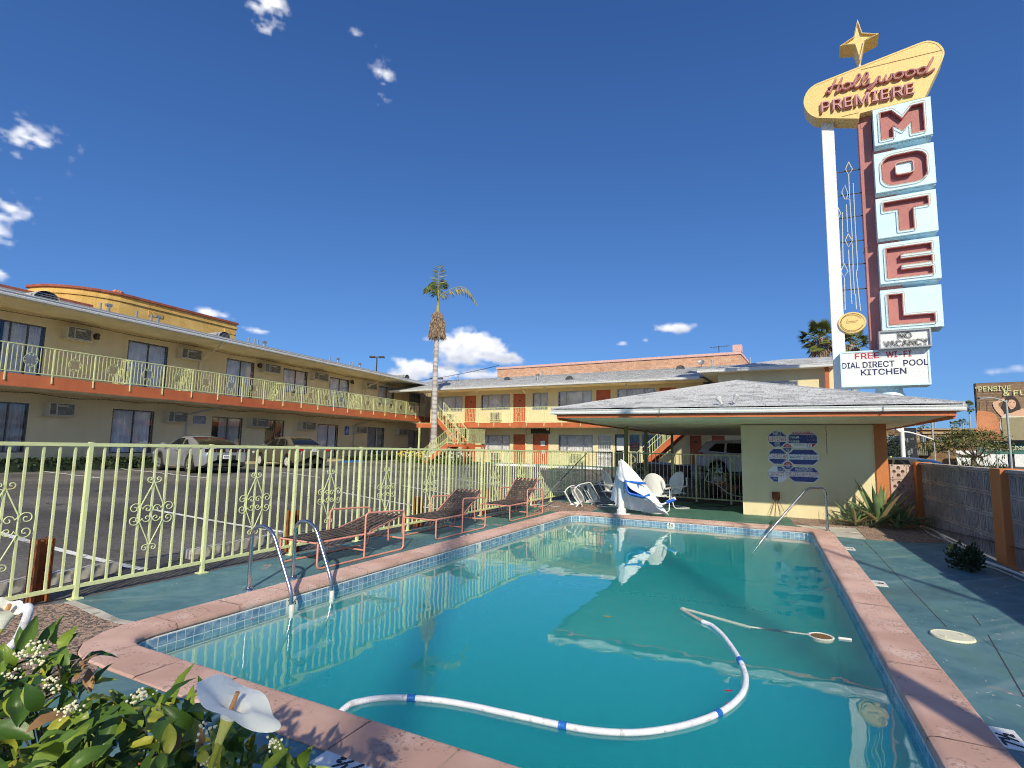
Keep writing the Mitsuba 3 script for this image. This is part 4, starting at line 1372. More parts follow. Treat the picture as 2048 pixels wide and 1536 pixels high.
ns, nz = BW.px(1262, 890, -.04)
put('neon_word', text_on(BW, 'MOTEL', ns - .1, nz - .09, .22, -.035, width=1.0, bold=False), 'red_ink', back)
put('walkway', BW.mesh(box((BW.px(950, 928)[0], 0, BG - .5), (BS2, 1.5, BG + .02))), 'green_walk', back)
for x0, x1, y0, y1 in [(980, 999, 825, 841.5), (886, 903, 828, 841), (1136, 1157, 824, 840)]:
    a, z1 = BW.px(x0, y0, .3); b, z0 = BW.px(x1, y1, .3)
    aircon(BW, 0, a, b, z0 + .08, z1, back, .3)
for x0, x1, y0, y1 in [(980, 999, 905, 919), (1141, 1162, 907, 921)]:
    a, z1 = BW.px(x0, y0, .3); b, z0 = BW.px(x1, y1, .3)
    aircon(BW, 0, a, b, z0, z1, back, .3)
for x in (954, 1090, 1253):
    globe(BW, BW.px(x, 780, BOV * .6)[0], BOV * .6, BZE - .06, back)
for x in (951, 1095, 1232):
    globe(BW, BW.px(x, 858, BOV * .6)[0], BOV * .6, BZ0 - .06, back)
rpx = [898, 927, 957, 988, 1021, 1054, 1089, 1125, 1161, 1200, 1240, 1282]
rps = [BW.px(x, 850, BOV)[0] for x in rpx]
st = float(np.mean(np.diff(rps)))
print('back rail', np.round(np.diff(rps), 2))
rail_panel(BW, [rps[0] + st * i for i in range(0, 15) if rps[0] + st * i < BS1 + .3], BOV + .03, BZ1 + .08, BZ1 + 1.0, back, bal=9, R=.16)
# roof: eave, then a portion that steps forward on the right
BE = BOV + .15
brz = BW.px(1040, 754, -4.5)[1] + .05
put('soffit', BW.mesh(box((BS0 - .5, 0, BZE + .05), (BS1 + .3, BE - .02, BZE + .08))), 'soffit_paint', back)
put('fascia', BW.mesh(box((BS0 - 2.6, BE - .04, BZE), (BS1 + .1, BE, BZE + .16))), 'gutter_white', back)
k_gutter(BW, BS0 - 2.6, BS1 + .15, BE, BZE + .03, back, .13)
q = np.array([(BS0 - 3.5, BE + .02, BZE + .15), (BS2, BE + .02, BZE + .15), (BS2, -4.5, brz), (BS0 - 3.5, -4.5, brz), (BS0 - 3.5, -11, BZE), (BS2, -11, BZE)])
broof = put('roof', trimesh.Trimesh(BW.w(q), [[0, 2, 1], [0, 3, 2], [3, 5, 2], [3, 4, 5]], process=False), 'shingle', back)
crs = []
for i in range(26):
    u = i / 26
    crs.append(box((BS0 - 3.5, BE + .02 - u * (4.5 + BE) - .03, BZE + .15 + u * (brz - BZE - .15)), (BS2, BE + .02 - u * (4.5 + BE), BZE + .158 + u * (brz - BZE - .15))))
put('shingle_course', BW.mesh(cat_m(crs)), 'shingle_dark', broof, kind='stuff')
# right-hand portion, nearer
FR2 = 4.6
c0, c1 = BW.px(1402, 750, FR2)[0], BW.px(1668, 735, FR2)[0]
ze2 = BW.px(1530, 741, FR2 + .6)[1]
ops = [(BW.px(1520, 757, FR2)[0], 4.1, BW.px(1596, 757, FR2)[0], BW.px(1560, 762, FR2)[1])]
facade(BW, back, FR2, c0 + .8, c1, BZ1, ze2 + .05, ops, 'yellow_stucco')
window(BW, FR2, ops[0][0], ops[0][2], ops[0][1], ops[0][3], back, frame='alu_frame', mull=(.25, .73), pitch=.16)
put('side_wall', BW.mesh(box((c0 + .8, .1, BZ1), (c0 + .95, FR2 - .15, ze2 + .05))), 'yellow_stucco', back)
put('soffit', BW.mesh(box((c0, .2, ze2 + .05), (c1, FR2 + .6, ze2 + .08))), 'soffit_paint', back)
k_gutter(BW, c0 - .05, c1, FR2 + .6, ze2 + .04, back, .14)
q = np.array([(c0, FR2 + .62, ze2 + .16), (c1, FR2 + .62, ze2 + .16), (c1, 0, ze2 + 1.25), (c0 + 3.2, 0, ze2 + 1.25), (c0, -2, ze2 + .16), (c1, -5, ze2 + .1), (c0 + 3.2, -5, ze2 + .1)])
put('roof', trimesh.Trimesh(BW.w(q), [[0, 2, 1], [0, 3, 2], [0, 4, 3], [3, 5, 2], [3, 6, 5], [4, 6, 3]], process=False), 'shingle', back)
put('post', BW.mesh(box((BW.px(1650, 750, FR2 + .3)[0], FR2 + .2, BZ1), (BW.px(1658, 750, FR2 + .3)[0], FR2 + .4, ze2 + .05))), 'orange_paint', back)


def on_broof(x, y):
    for r in np.arange(BE, -4.5, -.1):
        s, z = BW.px(x, y, r)
        zr = BZE + .15 + (BE + .02 - r) / (4.5 + BE) * (brz - BZE - .15)
        if z <= zr:
            return s, r, zr
    return s, -4.4, brz


for x, y in [(1017, 760), (1141, 759), (1362, 738)]:
    s, r, z = on_broof(x, y)
    turtle_vent(BW, s, r, z - .05, broof, .6, .26)
for x, y, cap in [(1075, 760, 1), (1085, 756, 0), (1102, 753, 0), (916, 762, 0), (1425, 733, 0), (1500, 727, 0)]:
    s, r, z = on_broof(x, y)
    pipe_vent(BW, s, r, z, broof, .42, cap)
s, r, z = on_broof(1404, 734)
put('satellite_dish', BW.mesh(cat_m([moved(lathe([(0, 0), (.1, .01), (.19, .045), (.21, .06)], 16), (s, r + .2, z + .25), rx=math.radians(-60)), tube([(s, r, z - .1), (s, r + .2, z + .25)], .02, 6)])), 'grey_metal', back)
g, _ = BW.px(1040, 775, BE)
a, _ = BW.px(1053.5, 800)
downpipe(BW, [(g, BE + .05, BZE + .05), (g + .05, BE - .15, BZE - .1), (a, .05, BZE - .35), (a, .05, BZ1 + .05)], back)
downpipe(BW, [(a, .05, BZ0), (a, .05, BG)], back)
# ------------------------------------------------------------------ the motel's pylon sign
SG = Fr(dp(1661, 775, 17.0), 120.0)
sign = thing('motel_sign', 'tall mid-century motel pylon sign with yellow star, boomerang panel and pale blue letter boxes', 'sign')


def spx(x, y, r=0.0):
    return SG.px(x, y, r)


def spoly(pts, r=0.0):
    return Polygon([spx(x, y, r) for x, y in pts])


# two posts
a, b = spx(1644, 280, -.3)[0], spx(1662, 280, -.3)[0]
b = a + .36
zt = spx(1655, 240, -.3)[1]
put('white_post', SG.mesh(box((a, -.62, 0), (b, -.3, zt + .05), .01)), 'white_paint', sign)
c, d = spx(1719, 300, -.3)[0], spx(1745, 300, -.3)[0]
zc = spx(1730, 224, -.3)[1]
zb = spx(1745, 700, -.3)[1]
colk = put('maroon_column', SG.mesh(cat_m([box((c, -.9, zb - .3), (d, -.3, zc)), box((c - .02, -.92, zb + (zc - zb) * .42), (d + .02, -.28, zb + (zc - zb) * .42 + .02)), box((c + .07, -.3, zc - .55), (d - .07, -.285, zc - .2))])), 'sign_maroon', sign)
put('pedestal', SG.mesh(cat_m([moved(lathe([(0, 0), (.42, 0), (.42, .2), (.36, .32), (.34, .6), (.34, 1.2)], 24), ((c + d) / 2 + .25, -.6, spx(1752, 786, -.6)[1] - .3)), box(((c + d) / 2 - .1, -.8, 2.6), ((c + d) / 2 + .3, -.45, zb - .9))])), 'sign_blue', sign, smooth=40)
# boomerang
Z = lambda x, y: (1580 + x / 5.69, 20 + y / 5.69)
pts = [Z(*q) for q in [(160, 1050), (165, 1010), (180, 965), (205, 922), (240, 885), (285, 852), (330, 832), (1480, 378), (1520, 364), (1560, 357), (1600, 358), (1640, 366), (1680, 382), (1712, 408), (1735, 438), (1749, 470), (1750, 505), (1738, 548), (1530, 988), (940, 1133), (790, 1175), (780, 1232), (330, 1225), (285, 1215), (245, 1194), (210, 1165), (182, 1128), (166, 1090)]]
BP = spoly(pts)
boom = put('boomerang_panel', SG.mesh(extr(BP, -.62, 0)), 'sign_yellow', sign)
put('panel_rim', SG.mesh(extr(BP.buffer(.015).difference(BP.buffer(-.035)), -.63, .012)), 'sign_yellow', boom)
for p, q in [((810, 680), (1740, 455)), ((560, 1222), (940, 1130))]:
    A, B = spx(*Z(*p)), spx(*Z(*q))
    put('seam', SG.mesh(bar((A[0], .002, A[1]), (B[0], .002, B[1]), .014)), 'skimmer_rust', boom)
# lettering: PREMIERE in channel letters with tubes
zz = [Z(350, 1190), Z(1405, 975)]
A, B = spx(*zz[0]), spx(*zz[1])
slope = (B[1] - A[1]) / (B[0] - A[0])
hgt = (spx(*Z(350, 1060))[1] - A[1]) * .92
put('word_premiere', text_on(SG, 'PREMIERE', A[0], A[1], hgt, .004, width=B[0] - A[0], bold=False, depth=.09, slope=slope), 'sign_maroon', boom)
put('neon_premiere', text_on(SG, 'PREMIERE', A[0] + .03, A[1] + .02, hgt * .96, .11, width=B[0] - A[0], bold=False, depth=.012, slope=slope), 'neon_pink', boom)
# script word drawn as strokes
GL = {  # letters as strokes in a 0..1 box, x-height .5
    'H': ([[(-.1, .02), (.0, .12), (.1, .02), (.32, 1.0)], [(.62, 1.0), (.42, .0), (.5, .02), (.6, .1)], [(.02, .40), (.3, .52), (.6, .46)]], .62),
    'o': ([[(.38, .46), (.22, .5), (.06, .34), (.06, .12), (.2, .0), (.36, .08), (.42, .28), (.36, .46), (.5, .4), (.58, .42)]], .48),
    'l': ([[(.0, .1), (.16, .4), (.34, .82), (.3, 1.0), (.2, .9), (.12, .4), (.14, .06), (.24, .0), (.36, .12)]], .34),
    'y': ([[(.0, .42), (.08, .46), (.06, .12), (.18, .0), (.34, .14), (.46, .48)], [(.46, .48), (.34, .0), (.16, -.36), (.04, -.34), (.1, -.2), (.4, .02)]], .46),
    'w': ([[(.0, .42), (.08, .46), (.06, .1), (.16, .0), (.28, .12), (.34, .46)], [(.34, .46), (.32, .1), (.42, .0), (.56, .16), (.56, .46), (.68, .4)]], .64),
    'd': ([[(.38, .46), (.22, .5), (.06, .34), (.06, .12), (.2, .0), (.36, .1), (.42, .3)], [(.66, 1.1), (.5, .5), (.42, .08), (.5, .0), (.64, .1), (.72, .2)]], .7)}
A, B = spx(*Z(430, 960)), spx(*Z(1625, 720))
slope = (B[1] - A[1]) / (B[0] - A[0])
word = 'Hollywood'
wid = sum(GL[ch][1] for ch in word)
ks = (B[0] - A[0]) / wid
kz = (spx(*Z(575, 790))[1] - spx(*Z(545, 935))[1])
x = 0.0
m1, m2 = [], []
for ch in word:
    for stk in GL[ch][0]:
        p = curve(stk, 8 * len(stk))
        sx = A[0] + (x + p[:, 0]) * ks + p[:, 1] * kz * .10
        z = A[1] + (sx - A[0]) * slope + p[:, 1] * kz
        m1.append(LineString(np.c_[sx, z]).buffer(.030, quad_segs=3))
        m2.append(tube(np.c_[sx, np.full(len(p), .13), z], .009, 5))
    x += GL[ch][1]
put('script_word', SG.mesh(extr(unary_union(m1).simplify(.004), .004, .10)), 'sign_maroon', boom)
put('script_neon', SG.mesh(cat_m(m2)), 'neon_pink', boom)
# star
sp = [Z(*q) for q in [(768, 112), (822, 265), (1012, 272), (848, 362), (795, 580), (733, 402), (565, 415), (725, 308)]]
SP = spoly(sp)
star = put('star', SG.mesh(extr(SP, -.62, -.02)), 'sign_yellow', sign)
ce = np.array(SP.centroid.coords[0])
put('star_rim', SG.mesh(extr(SP.difference(SP.buffer(-.03)), -.02, .03)), 'sign_yellow', star)
tp = np.array(SP.exterior.coords)[:-1]
tp = ce + (tp - ce) * .86
put('star_neon', SG.mesh(tube(np.c_[tp[[1, 0, 7, 6, 5, 4, 3, 2, 1]][:, 0], np.full(9, .05), tp[[1, 0, 7, 6, 5, 4, 3, 2, 1]][:, 1]], .011, 5)), 'neon_tube', star)
lo_ = spx(*Z(795, 575)); hi_ = spx(*Z(800, 650))
put('mast', SG.mesh(tube([(lo_[0], -.3, lo_[1] + .1), (hi_[0], -.3, hi_[1] - .3)], .03, 8)), 'white_paint', star)


def block_letter(ch):
    """Letters of the sign in a unit square."""
    if ch == 'M':
        return Polygon([(0, 0), (.28, 0), (.28, .46), (.5, .18), (.72, .46), (.72, 0), (1, 0), (1, 1), (.74, 1), (.5, .62), (.26, 1), (0, 1)])
    if ch == 'O':
        return rect(.0, 0, 1, 1).buffer(-.28).buffer(.28).difference(rect(.30, .30, .70, .70).buffer(-.08).buffer(.08))
    if ch == 'T':
        return Polygon([(.0, .72), (.34, .72), (.34, 0), (.66, 0), (.66, .72), (1, .72), (1, 1), (0, 1)])
    if ch == 'E':
        return Polygon([(0, 0), (1, 0), (1, .24), (.32, .24), (.32, .40), (1, .40), (1, .60), (.32, .60), (.32, .76), (1, .76), (1, 1), (0, 1)])
    return Polygon([(0, 0), (1, 0), (1, .27), (.32, .27), (.32, 1), (0, 1)])


boxes = [('M', (1745, 220), (1861, 193), (1749.6, 289), (1866.5, 271), (1762, 205, 1850, 282)),
         ('O', (1748, 307.4), (1868, 285), (1752, 386), (1872, 365.5), None),
         ('T', (1752, 397), (1873, 379), (1755, 477), (1876, 461), None),
         ('E', (1757, 488.5), (1879, 472.7), (1761, 568), (1882.6, 556), None),
         ('L', (1761, 580.6), (1883, 569), (1764, 659), (1888, 654.5), None)]
for ch, tl, tr, bl, br, _ in boxes:
    q = [spx(*v, .12) for v in (tl, tr, bl, br)]
    sa, sb = (q[0][0] + q[2][0]) / 2, (q[1][0] + q[3][0]) / 2
    z1, z0 = (q[0][1] + q[1][1]) / 2, (q[2][1] + q[3][1]) / 2
    w, h = sb - sa, z1 - z0
    L = block_letter(ch)
    L = shapely.affinity.affine_transform(L, [w * .74, 0, 0, h * .74, sa + w * .13, z0 + h * .13])
    face = rect(sa, z0, sb, z1)
    bx = put('letter_box', SG.mesh(cat_m([extr(face.difference(L), .02, .12), box((sa, -.72, z0), (sb, -.02, z1))])), 'sign_blue', sign)
    put('letter', SG.mesh(extr(L, -.02, .0)), 'sign_maroon', bx)
    put('letter_rim', SG.mesh(extr(L.buffer(.012).difference(L.buffer(-.012)), .01, .15)), 'sign_maroon', bx)
    tb = []
    for g in [L.buffer(.045, join_style='round', quad_segs=3)]:
        for rg in [g.exterior] + [i for i in L.buffer(-.0).interiors]:
            co = np.array(rg.coords)
            tb.append(tube(np.c_[co[:, 0], np.full(len(co), .19), co[:, 1]], .012, 5, cap=False))
    put('neon', SG.mesh(cat_m(tb)), 'neon_tube', bx)
    put('bracket', SG.mesh(box((d - .02, -.6, z0 - .22), (d + .55, -.25, z0 + .05))), 'sign_maroon', sign)
# vacancy box
q = [spx(*v, .28) for v in ((1757, 662), (1862, 656), (1759, 697.5), (1862.5, 693))]
sa, sb, z1, z0 = q[0][0], q[1][0], (q[0][1] + q[1][1]) / 2, (q[2][1] + q[3][1]) / 2
vb = put('vacancy_box', SG.mesh(cat_m([box((sa, -.75, z0), (sb, .2, z1)), extr(rect(sa, z0, sb, z1).difference(rect(sa + .04, z0 + .04, sb - .04, z1 - .04)), .2, .28)])), 'alu_frame', sign)
put('vacancy_face', SG.mesh(box((sa + .042, .2, z0 + .042), (sb - .042, .206, z1 - .042))), 'sign_white', vb)


def neon_word(text, s, z, w, h, r, seed):
    g = random.Random(seed)
    m = meshkit.text_mesh(text, 1.0, .01, False)
    ms = []
    for dx, dz in ((0, 0), (.03, -.02)):
        v = m.vertices
        k = w / (v[:, 0].max() - v[:, 0].min())
        path = m.section(plane_origin=[0, 0, .005], plane_normal=[0, 0, 1])
        for e in path.discrete:
            co = e[:, :2][::max(1, len(e) // 40)]
            if len(co) > 3:
                ms.append(tube(np.c_[s + dx + (co[:, 0] - v[:, 0].min()) * k, np.full(len(co), r + g.uniform(0, .02)), z + dz + co[:, 1] * h], .0045, 4, cap=False))
    return SG.mesh(cat_m(ms))


put('vacancy_words', cat_m([neon_word('NO', sa + (sb - sa) * .36, z0 + (z1 - z0) * .56, (sb - sa) * .26, (z1 - z0) * .30, .225, 1), neon_word('VACANCY', sa + (sb - sa) * .08, z0 + (z1 - z0) * .12, (sb - sa) * .84, (z1 - z0) * .34, .225, 2)]), 'dark_metal', vb)
# reader board
q = [spx(*v, .02) for v in ((1680, 703.7), (1858, 694), (1682.6, 774), (1863.6, 769.5))]
sa, sb, z1, z0 = (q[0][0] + q[2][0]) / 2, (q[1][0] + q[3][0]) / 2, (q[0][1] + q[1][1]) / 2, (q[2][1] + q[3][1]) / 2
bd = put('reader_board', SG.mesh(cat_m([box((sa, -.75, z0), (sb, 0, z1)), extr(rect(sa, z0, sb, z1).difference(rect(sa + .05, z0 + .05, sb - .05, z1 - .05)), 0, .03)])), 'sign_blue', sign)
put('board_face', SG.mesh(box((sa + .051, 0, z0 + .051), (sb - .051, .008, z1 - .051))), 'sign_white', bd)
W_, Hh = sb - sa, z1 - z0
for txt, fx0, fx1, fy, fh, m in [('FREE', .175, .455, .775, .155, 'red_ink'), ('WI-FI', .53, .81, .775, .155, 'red_ink'), ('DIAL', .02, .225, .525, .155, 'navy_ink'), ('DIRECT', .26, .62, .525, .155, 'navy_ink'), ('POOL', .715, .985, .525, .155, 'navy_ink'), ('KITCHEN', .235, .745, .315, .155, 'navy_ink')]:
    put('board_word', text_on(SG, txt, sa + W_ * fx0, z0 + Hh * fy, Hh * fh, .009, width=W_ * (fx1 - fx0), bold=True, depth=.006), m, bd)
# lattice between the posts: bars, diamonds and tubes, the yellow disc
for y0_, y1_ in [(347, 338), (394, 385), (439, 431), (487, 480), (531, 527), (581, 577)]:
    A, B = spx(1663 + (y0_ - 340) * .03, y0_, -.42), spx(1722 + (y0_ - 340) * .045, y1_, -.42)
    put('cross_bar', SG.mesh(bar((A[0] - .05, -.42, A[1]), (B[0] + .05, -.42, B[1]), .028)), 'dark_metal', sign)
q6 = lambda x, y: spx(1600 + x / 6.02, 280 + y / 6.02, -.36)
q5 = lambda x, y: spx(1600 + x / 5.69, 520 + y / 5.69, -.36)


def ntube(p, m='neon_tube', rad=.014):
    put('neon_line', SG.mesh(tube(np.array([(s, -.36 + .0, z) for s, z in p]), rad, 5)), m, sign)


ntube([q6(585, 265), q6(548, 350), q6(585, 420), q6(632, 350), q6(585, 265)], 'sign_yellow')
ntube([q6(585, 420), q6(590, 520), q6(598, 700), q6(560, 710), q6(575, 640), q6(540, 540), q6(502, 630), q6(540, 712), q6(600, 712), q6(630, 1200)])
ntube([q6(640, 520), q6(665, 1050), q6(695, 1530), q5(640, 150), q5(690, 580)])
ntube([q6(443, 788), q6(415, 880), q6(455, 965), q6(490, 880), q6(443, 788)])
ntube([q6(510, 870), q6(515, 1260), q6(520, 1490), q5(495, 0)])
ntube([q6(558, 775), q6(575, 1110)])
ntube([q6(580, 1130), q6(545, 1210), q6(585, 1290), q6(630, 1215), q6(580, 1130)], 'sign_yellow')
ntube([q6(585, 1320), q6(592, 1530), q5(560, 0), q5(590, 500)])
ntube([q6(628, 1245), q6(640, 1530), q5(600, 60), q5(620, 380), q5(632, 400), q5(642, 560)])
ntube([q5(503, 42), q5(465, 130), q5(500, 195), q5(545, 130), q5(503, 42)])
ntube([q5(505, 200), q5(515, 570)])
cs_, cz_ = spx(1704.5, 645, -.25)
rs = abs(spx(1733, 645, -.25)[0] - spx(1677, 645, -.25)[0]) / 2
EL = shapely.affinity.scale(Point(cs_, cz_).buffer(1, quad_segs=16), rs, rs * .90)
dk = put('disc', SG.mesh(extr(EL, -.55, -.25)), 'sign_yellow', sign)
put('disc_rim', SG.mesh(extr(EL.difference(EL.buffer(-.05)), -.25, -.235)), 'sign_yellow', dk)
t = np.linspace(.5, 5.9, 40)
put('disc_neon', SG.mesh(cat_m([tube(np.c_[cs_ + rs * .82 * np.cos(t), np.full(40, -.2), cz_ + rs * .74 * np.sin(t)], .009, 5), tube([(cs_ - rs * .35, -.2, cz_ + rs * .3), (cs_ - rs * .35, -.2, cz_ + rs * .05), (cs_ + rs * .4, -.2, cz_ + rs * .1)], .007, 4)])), 'skimmer_rust', dk)
# ------------------------------------------------------------------ things round the pool


def loc_tube(fr, pts, rad, sides=8):
    return tube(fr.w(np.asarray(pts, float)), rad, sides)


# ladder
lad = thing('pool_ladder', 'chrome pool ladder with two arched handrails at the near left edge of the pool', 'pool ladder')
for i, (bx_, by_, ex_, ey_) in enumerate([(497, 1179, 583, 1224), (585, 1156, 663, 1200)]):
    b = gp(bx_, by_)
    fr = Fr(b, 117)
    e = fr.px(ex_, ey_)[0]
    a = fr.px(ex_, ey_ - 52)[0]
    ztop = fr.px(524 + i * 84, 1049 - i * 10)[1] - .02
    st = fr.px(545 + i * 84, 1062 - i * 10)[0]
    p = fillet([(0, 0, 0), (0, 0, ztop), (.30, 0, ztop), (e - .02, 0, .06), (e, 0, -.16), (e, 0, -1.1)], .16, 9)
    put('handrail', loc_tube(fr, p, .0215, 14), 'chrome', lad, smooth=True)
    put('base_flange', moved(lathe([(0, .022), (.03, .022), (.055, .012), (.062, 0)], 20), b), 'chrome', lad, smooth=40)
    put('sleeve', loc_tube(fr, [(e, 0, -.19), (e, 0, -.06)], .027, 12), 'pvc_white', lad, smooth=True)
    if i == 0:
        e0 = fr.P(e)
    else:
        e1 = fr.P(e)
for z in (-.34, -.62, -.9):
    d = e1 - e0
    put('tread', bar(e0 + [0, 0, z], e1 + [0, 0, z], .09, .03), 'pvc_white', lad)

# grab rail at the shallow end
gr = thing('grab_rail', 'bent chrome grab rail sloping into the far right corner of the pool', 'handrail')
b = gp(1655, 1062)
w = gp(1525, 1079, WATER_Z)
d = w - b
fr = Fr(b, math.degrees(math.atan2(d[0], d[1])))
L = float(np.hypot(d[0], d[1]))
zt = fr.px(1640, 976)[1]
k1 = fr.px(1618, 978)[0]
p = fillet([(0, 0, 0), (0, 0, zt), (k1 + .05, 0, zt), (L, 0, WATER_Z), (L + .28, 0, WATER_Z - .3)], .14, 8)
put('rail', loc_tube(fr, p, .0215, 12), 'chrome', gr, smooth=True)
put('base_flange', moved(lathe([(0, .12), (.03, .12), (.032, .02), (.055, .012), (.062, 0)], 18), b), 'chrome', gr, smooth=40)

# loungers
LSEG = [(0, 'foot')]


def lounger(origin, az, label, back_deg, flen=1.68, wid=.72):
    """Origin: near front corner of the sled on the pool side; x towards the head, y away from the pool."""
    t = thing('sun_lounger', label, 'sun lounger', 'salmon framed loungers in a row along the fence')
    fr = Fr(origin, az)                                       # r > 0 is to the right: the pool side
    zb, ra = .34, .0135
    for y in (0, -wid):
        base = [(0.0, y, zb + .0), (0, y, ra), (flen, y, ra), (flen, y, .60), (flen * .5, y, .64), (flen * .5, y, ra)]
        put('side_frame', loc_tube(fr, fillet(base, .07, 5), ra, 8), 'salmon_tube', t, smooth=True)
        put('bed_rail', loc_tube(fr, fillet([(-.02, y * .93 - .025, zb), (flen * .62, y * .93 - .025, zb)], .05, 4), ra, 8), 'salmon_tube', t, smooth=True)
    for x, z in ((-.02, zb), (flen * .62, zb), (flen * .5, .12), (flen, .17)):
        put('cross_tube', loc_tube(fr, [(x, -.02, z), (x, -wid + .02, z)], ra * .9, 8), 'salmon_tube', t, smooth=True)
    a = math.radians(back_deg)
    bl = .74
    x0, z0 = flen * .58, zb + .015
    ux, uz = math.cos(a), math.sin(a)
    br = [(x0, -.05, z0), (x0 + ux * bl, -.05, z0 + uz * bl), (x0 + ux * bl, -wid + .05, z0 + uz * bl), (x0, -wid + .05, z0)]
    put('back_frame', loc_tube(fr, fillet(br, .06, 5), ra * .9, 8), 'salmon_tube', t, smooth=True)
    put('back_prop', loc_tube(fr, [(x0 + ux * bl * .6, -.08, z0 + uz * bl * .6), (x0 + .45, -.08, .17)], ra * .7, 6), 'salmon_tube', t)
    sw, gap = .048, .062

    def strap(x, z, tx, tz):
        yy = np.linspace(-.03, -wid + .03, 9)
        sag = -.012 * (1 - ((yy + wid / 2) / (wid / 2)) ** 2)
        up = []
        for dx in (-sw / 2, sw / 2):
            up.append(np.c_[x + tx * dx - tz * sag * 0, yy, z + tz * dx + sag + .012])
        m = quadpatch(fr.w(np.array(up)))
        lo_ = m.copy(); lo_.vertices = lo_.vertices - [0, 0, .004]; lo_.invert()
        return cat_m([m, lo_])
    n = int(flen * .60 / gap)
    for i in range(n):
        put('strap', strap(.01 + i * gap, zb + .006, 1, 0), 'strap_brown', t, smooth=40)
    for i in range(int(bl / gap)):
        q = .035 + i * gap
        put('strap', strap(x0 + ux * q, z0 + uz * q, ux, uz), 'strap_brown', t, smooth=40)
    for y in np.linspace(-.11, -wid + .11, 6):
        pts = [(0, y, zb + .022), (flen * .56, y, zb + .022)]
        put('long_strap', cat_m([bar(fr.w(np.array(pts))[0], fr.w(np.array(pts))[1], .05, .004), bar(fr.P(x0 + .02 * ux, y, z0 + .016), fr.P(x0 + ux * bl, y, z0 + uz * bl + .016), .05, .004)]), 'strap_brown', t)
    return t


for (x, y), (x2, y2), bd_, lab in [((633, 1141), (806, 1099), 13, 'nearest salmon framed sun lounger with dark woven straps, its back almost flat'), ((871, 1081), (970, 1056), 30, 'middle salmon framed sun lounger with its woven back half raised'), ((1019, 1044), (1085, 1027.5), 40, 'farthest salmon framed sun lounger with its woven back raised')]:
    A, B = gp(x, y), gp(x2, y2)
    d = B - A
    lounger(A, math.degrees(math.atan2(d[0], d[1])), lab, bd_, float(np.hypot(d[0], d[1])))

# pool lift under its white cover
lift = thing('pool_lift', 'white pool lift with a bright blue seat at the far edge of the pool', 'pool lift')
b = gp(1243, 1029)
LF = Fr(b, 110)                                               # s to the right in the picture, r towards the camera
tipz = LF.px(1243, 919)[1]
put('mast', LF.mesh(cat_m([box((-.065, -.065, .03), (.065, .065, tipz - .03), .008), box((-.10, -.10, 0), (.10, .10, .14), .01), box((-.16, -.13, 0), (.20, .13, .02))])), 'white_paint', lift)
put('arm', LF.mesh(cat_m([bar((0, 0, tipz - .10), (.55, .02, .62), .07, .07), bar((.02, .02, .5), (.62, .10, .42), .06)])), 'white_paint', lift)
sx0, sz0 = LF.px(1254, 995, .15); sx1, _ = LF.px(1300, 995, .15)
zs = LF.px(1275, 991, .15)[1]
prof = fillet([(sx0 - .0, .15, zs + .36), (sx0 + .05, .15, zs + .05), (sx1 - .1, .15, zs - .02), (sx1 + .02, .15, zs + .04)], .1, 6)
S_ = np.stack([np.c_[prof[:, 0], prof[:, 1] + dy, prof[:, 2]] for dy in (.28, .24, -.2, -.24)])
S_[0, :, 2] += .05; S_[3, :, 2] += .05
m = quadpatch(LF.w(S_))
m2 = m.copy(); m2.vertices = m2.vertices - [0, 0, .03]
put('seat', cat_m([m, m2] + [loc_tube(LF, np.c_[prof[:, 0], np.full(len(prof), .15 + q), prof[:, 2] + .02], .026, 8) for q in (.28, -.24)]), 'blue_plastic', lift, smooth=50)
put('armrest', cat_m([loc_tube(LF, fillet([(sx0 + .02, .42, zs + .34), (sx0 + .48, .42, zs + .31)], .02), .028, 8), loc_tube(LF, [(sx0 + .3, .42, zs + .05), (sx0 + .3, .42, zs + .31)], .016, 8)]), 'blue_plastic', lift, smooth=50)
put('footrest', cat_m([loc_tube(LF, fillet([(sx1 - .1, .36, zs - .05), (sx1 + .3, .40, zs - .16), (sx1 + .42, .40, zs - .1)], .05), .02, 8), loc_tube(LF, [(sx1 + .42, .36, zs - .10), (sx1 + .60, .36, zs + .0)], .04, 8)]), 'white_paint', lift, smooth=50)
put('footpad', loc_tube(LF, [(sx1 + .40, .40, zs - .11), (sx1 + .58, .38, zs - .03)], .038, 8), 'blue_plastic', lift, smooth=50)
# the cover: a sheet thrown over the mast and hanging away to the right
nu, nv = 60, 40
U, V_ = np.meshgrid(np.linspace(0, 1, nu), np.linspace(0, 1, nv), indexing='ij')
th = -2.4 + 4.2 * U                                           # round the mast, from behind-left to front-right
g_ = lambda a, b, sd: meshkit.fbm(np.stack([a, b, 0 * a + sd], -1), 3, sd)
reach = np.interp(th, [-2.4, -1.2, 0, .9, 1.8], [.30, .62, 1.08, .85, .16])
drop = np.interp(th, [-2.4, -1.2, 0, .9, 1.8], [1.0, 1.28, 1.32, .80, .42])
ridge = V_ ** .9
s = reach * ridge * np.cos(th) + .035 * np.sin(th * 9 + V_ * 2) * V_ + (g_(th * 2, V_ * 3, 3) - .5) * .14 * V_
r = .10 + reach * .62 * ridge * np.sin(th) + .035 * np.cos(th * 11) * V_ + (g_(th * 2, V_ * 3, 5) - .5) * .12 * V_
z = tipz + .02 - drop * (V_ ** 1.12) + (g_(th * 3, V_ * 4, 7) - .5) * .10 * V_
z = np.maximum(z, .015 + .02 * g_(th * 5, V_ * 5, 9))
cov = quadpatch(LF.w(np.stack([s, r, z], -1)))
cvr = put('lift_cover', cov, 'white_cloth', smooth=True, label='white sheet draped over the pool lift and trailing on the deck', cat='cover')

# round-backed patio chairs


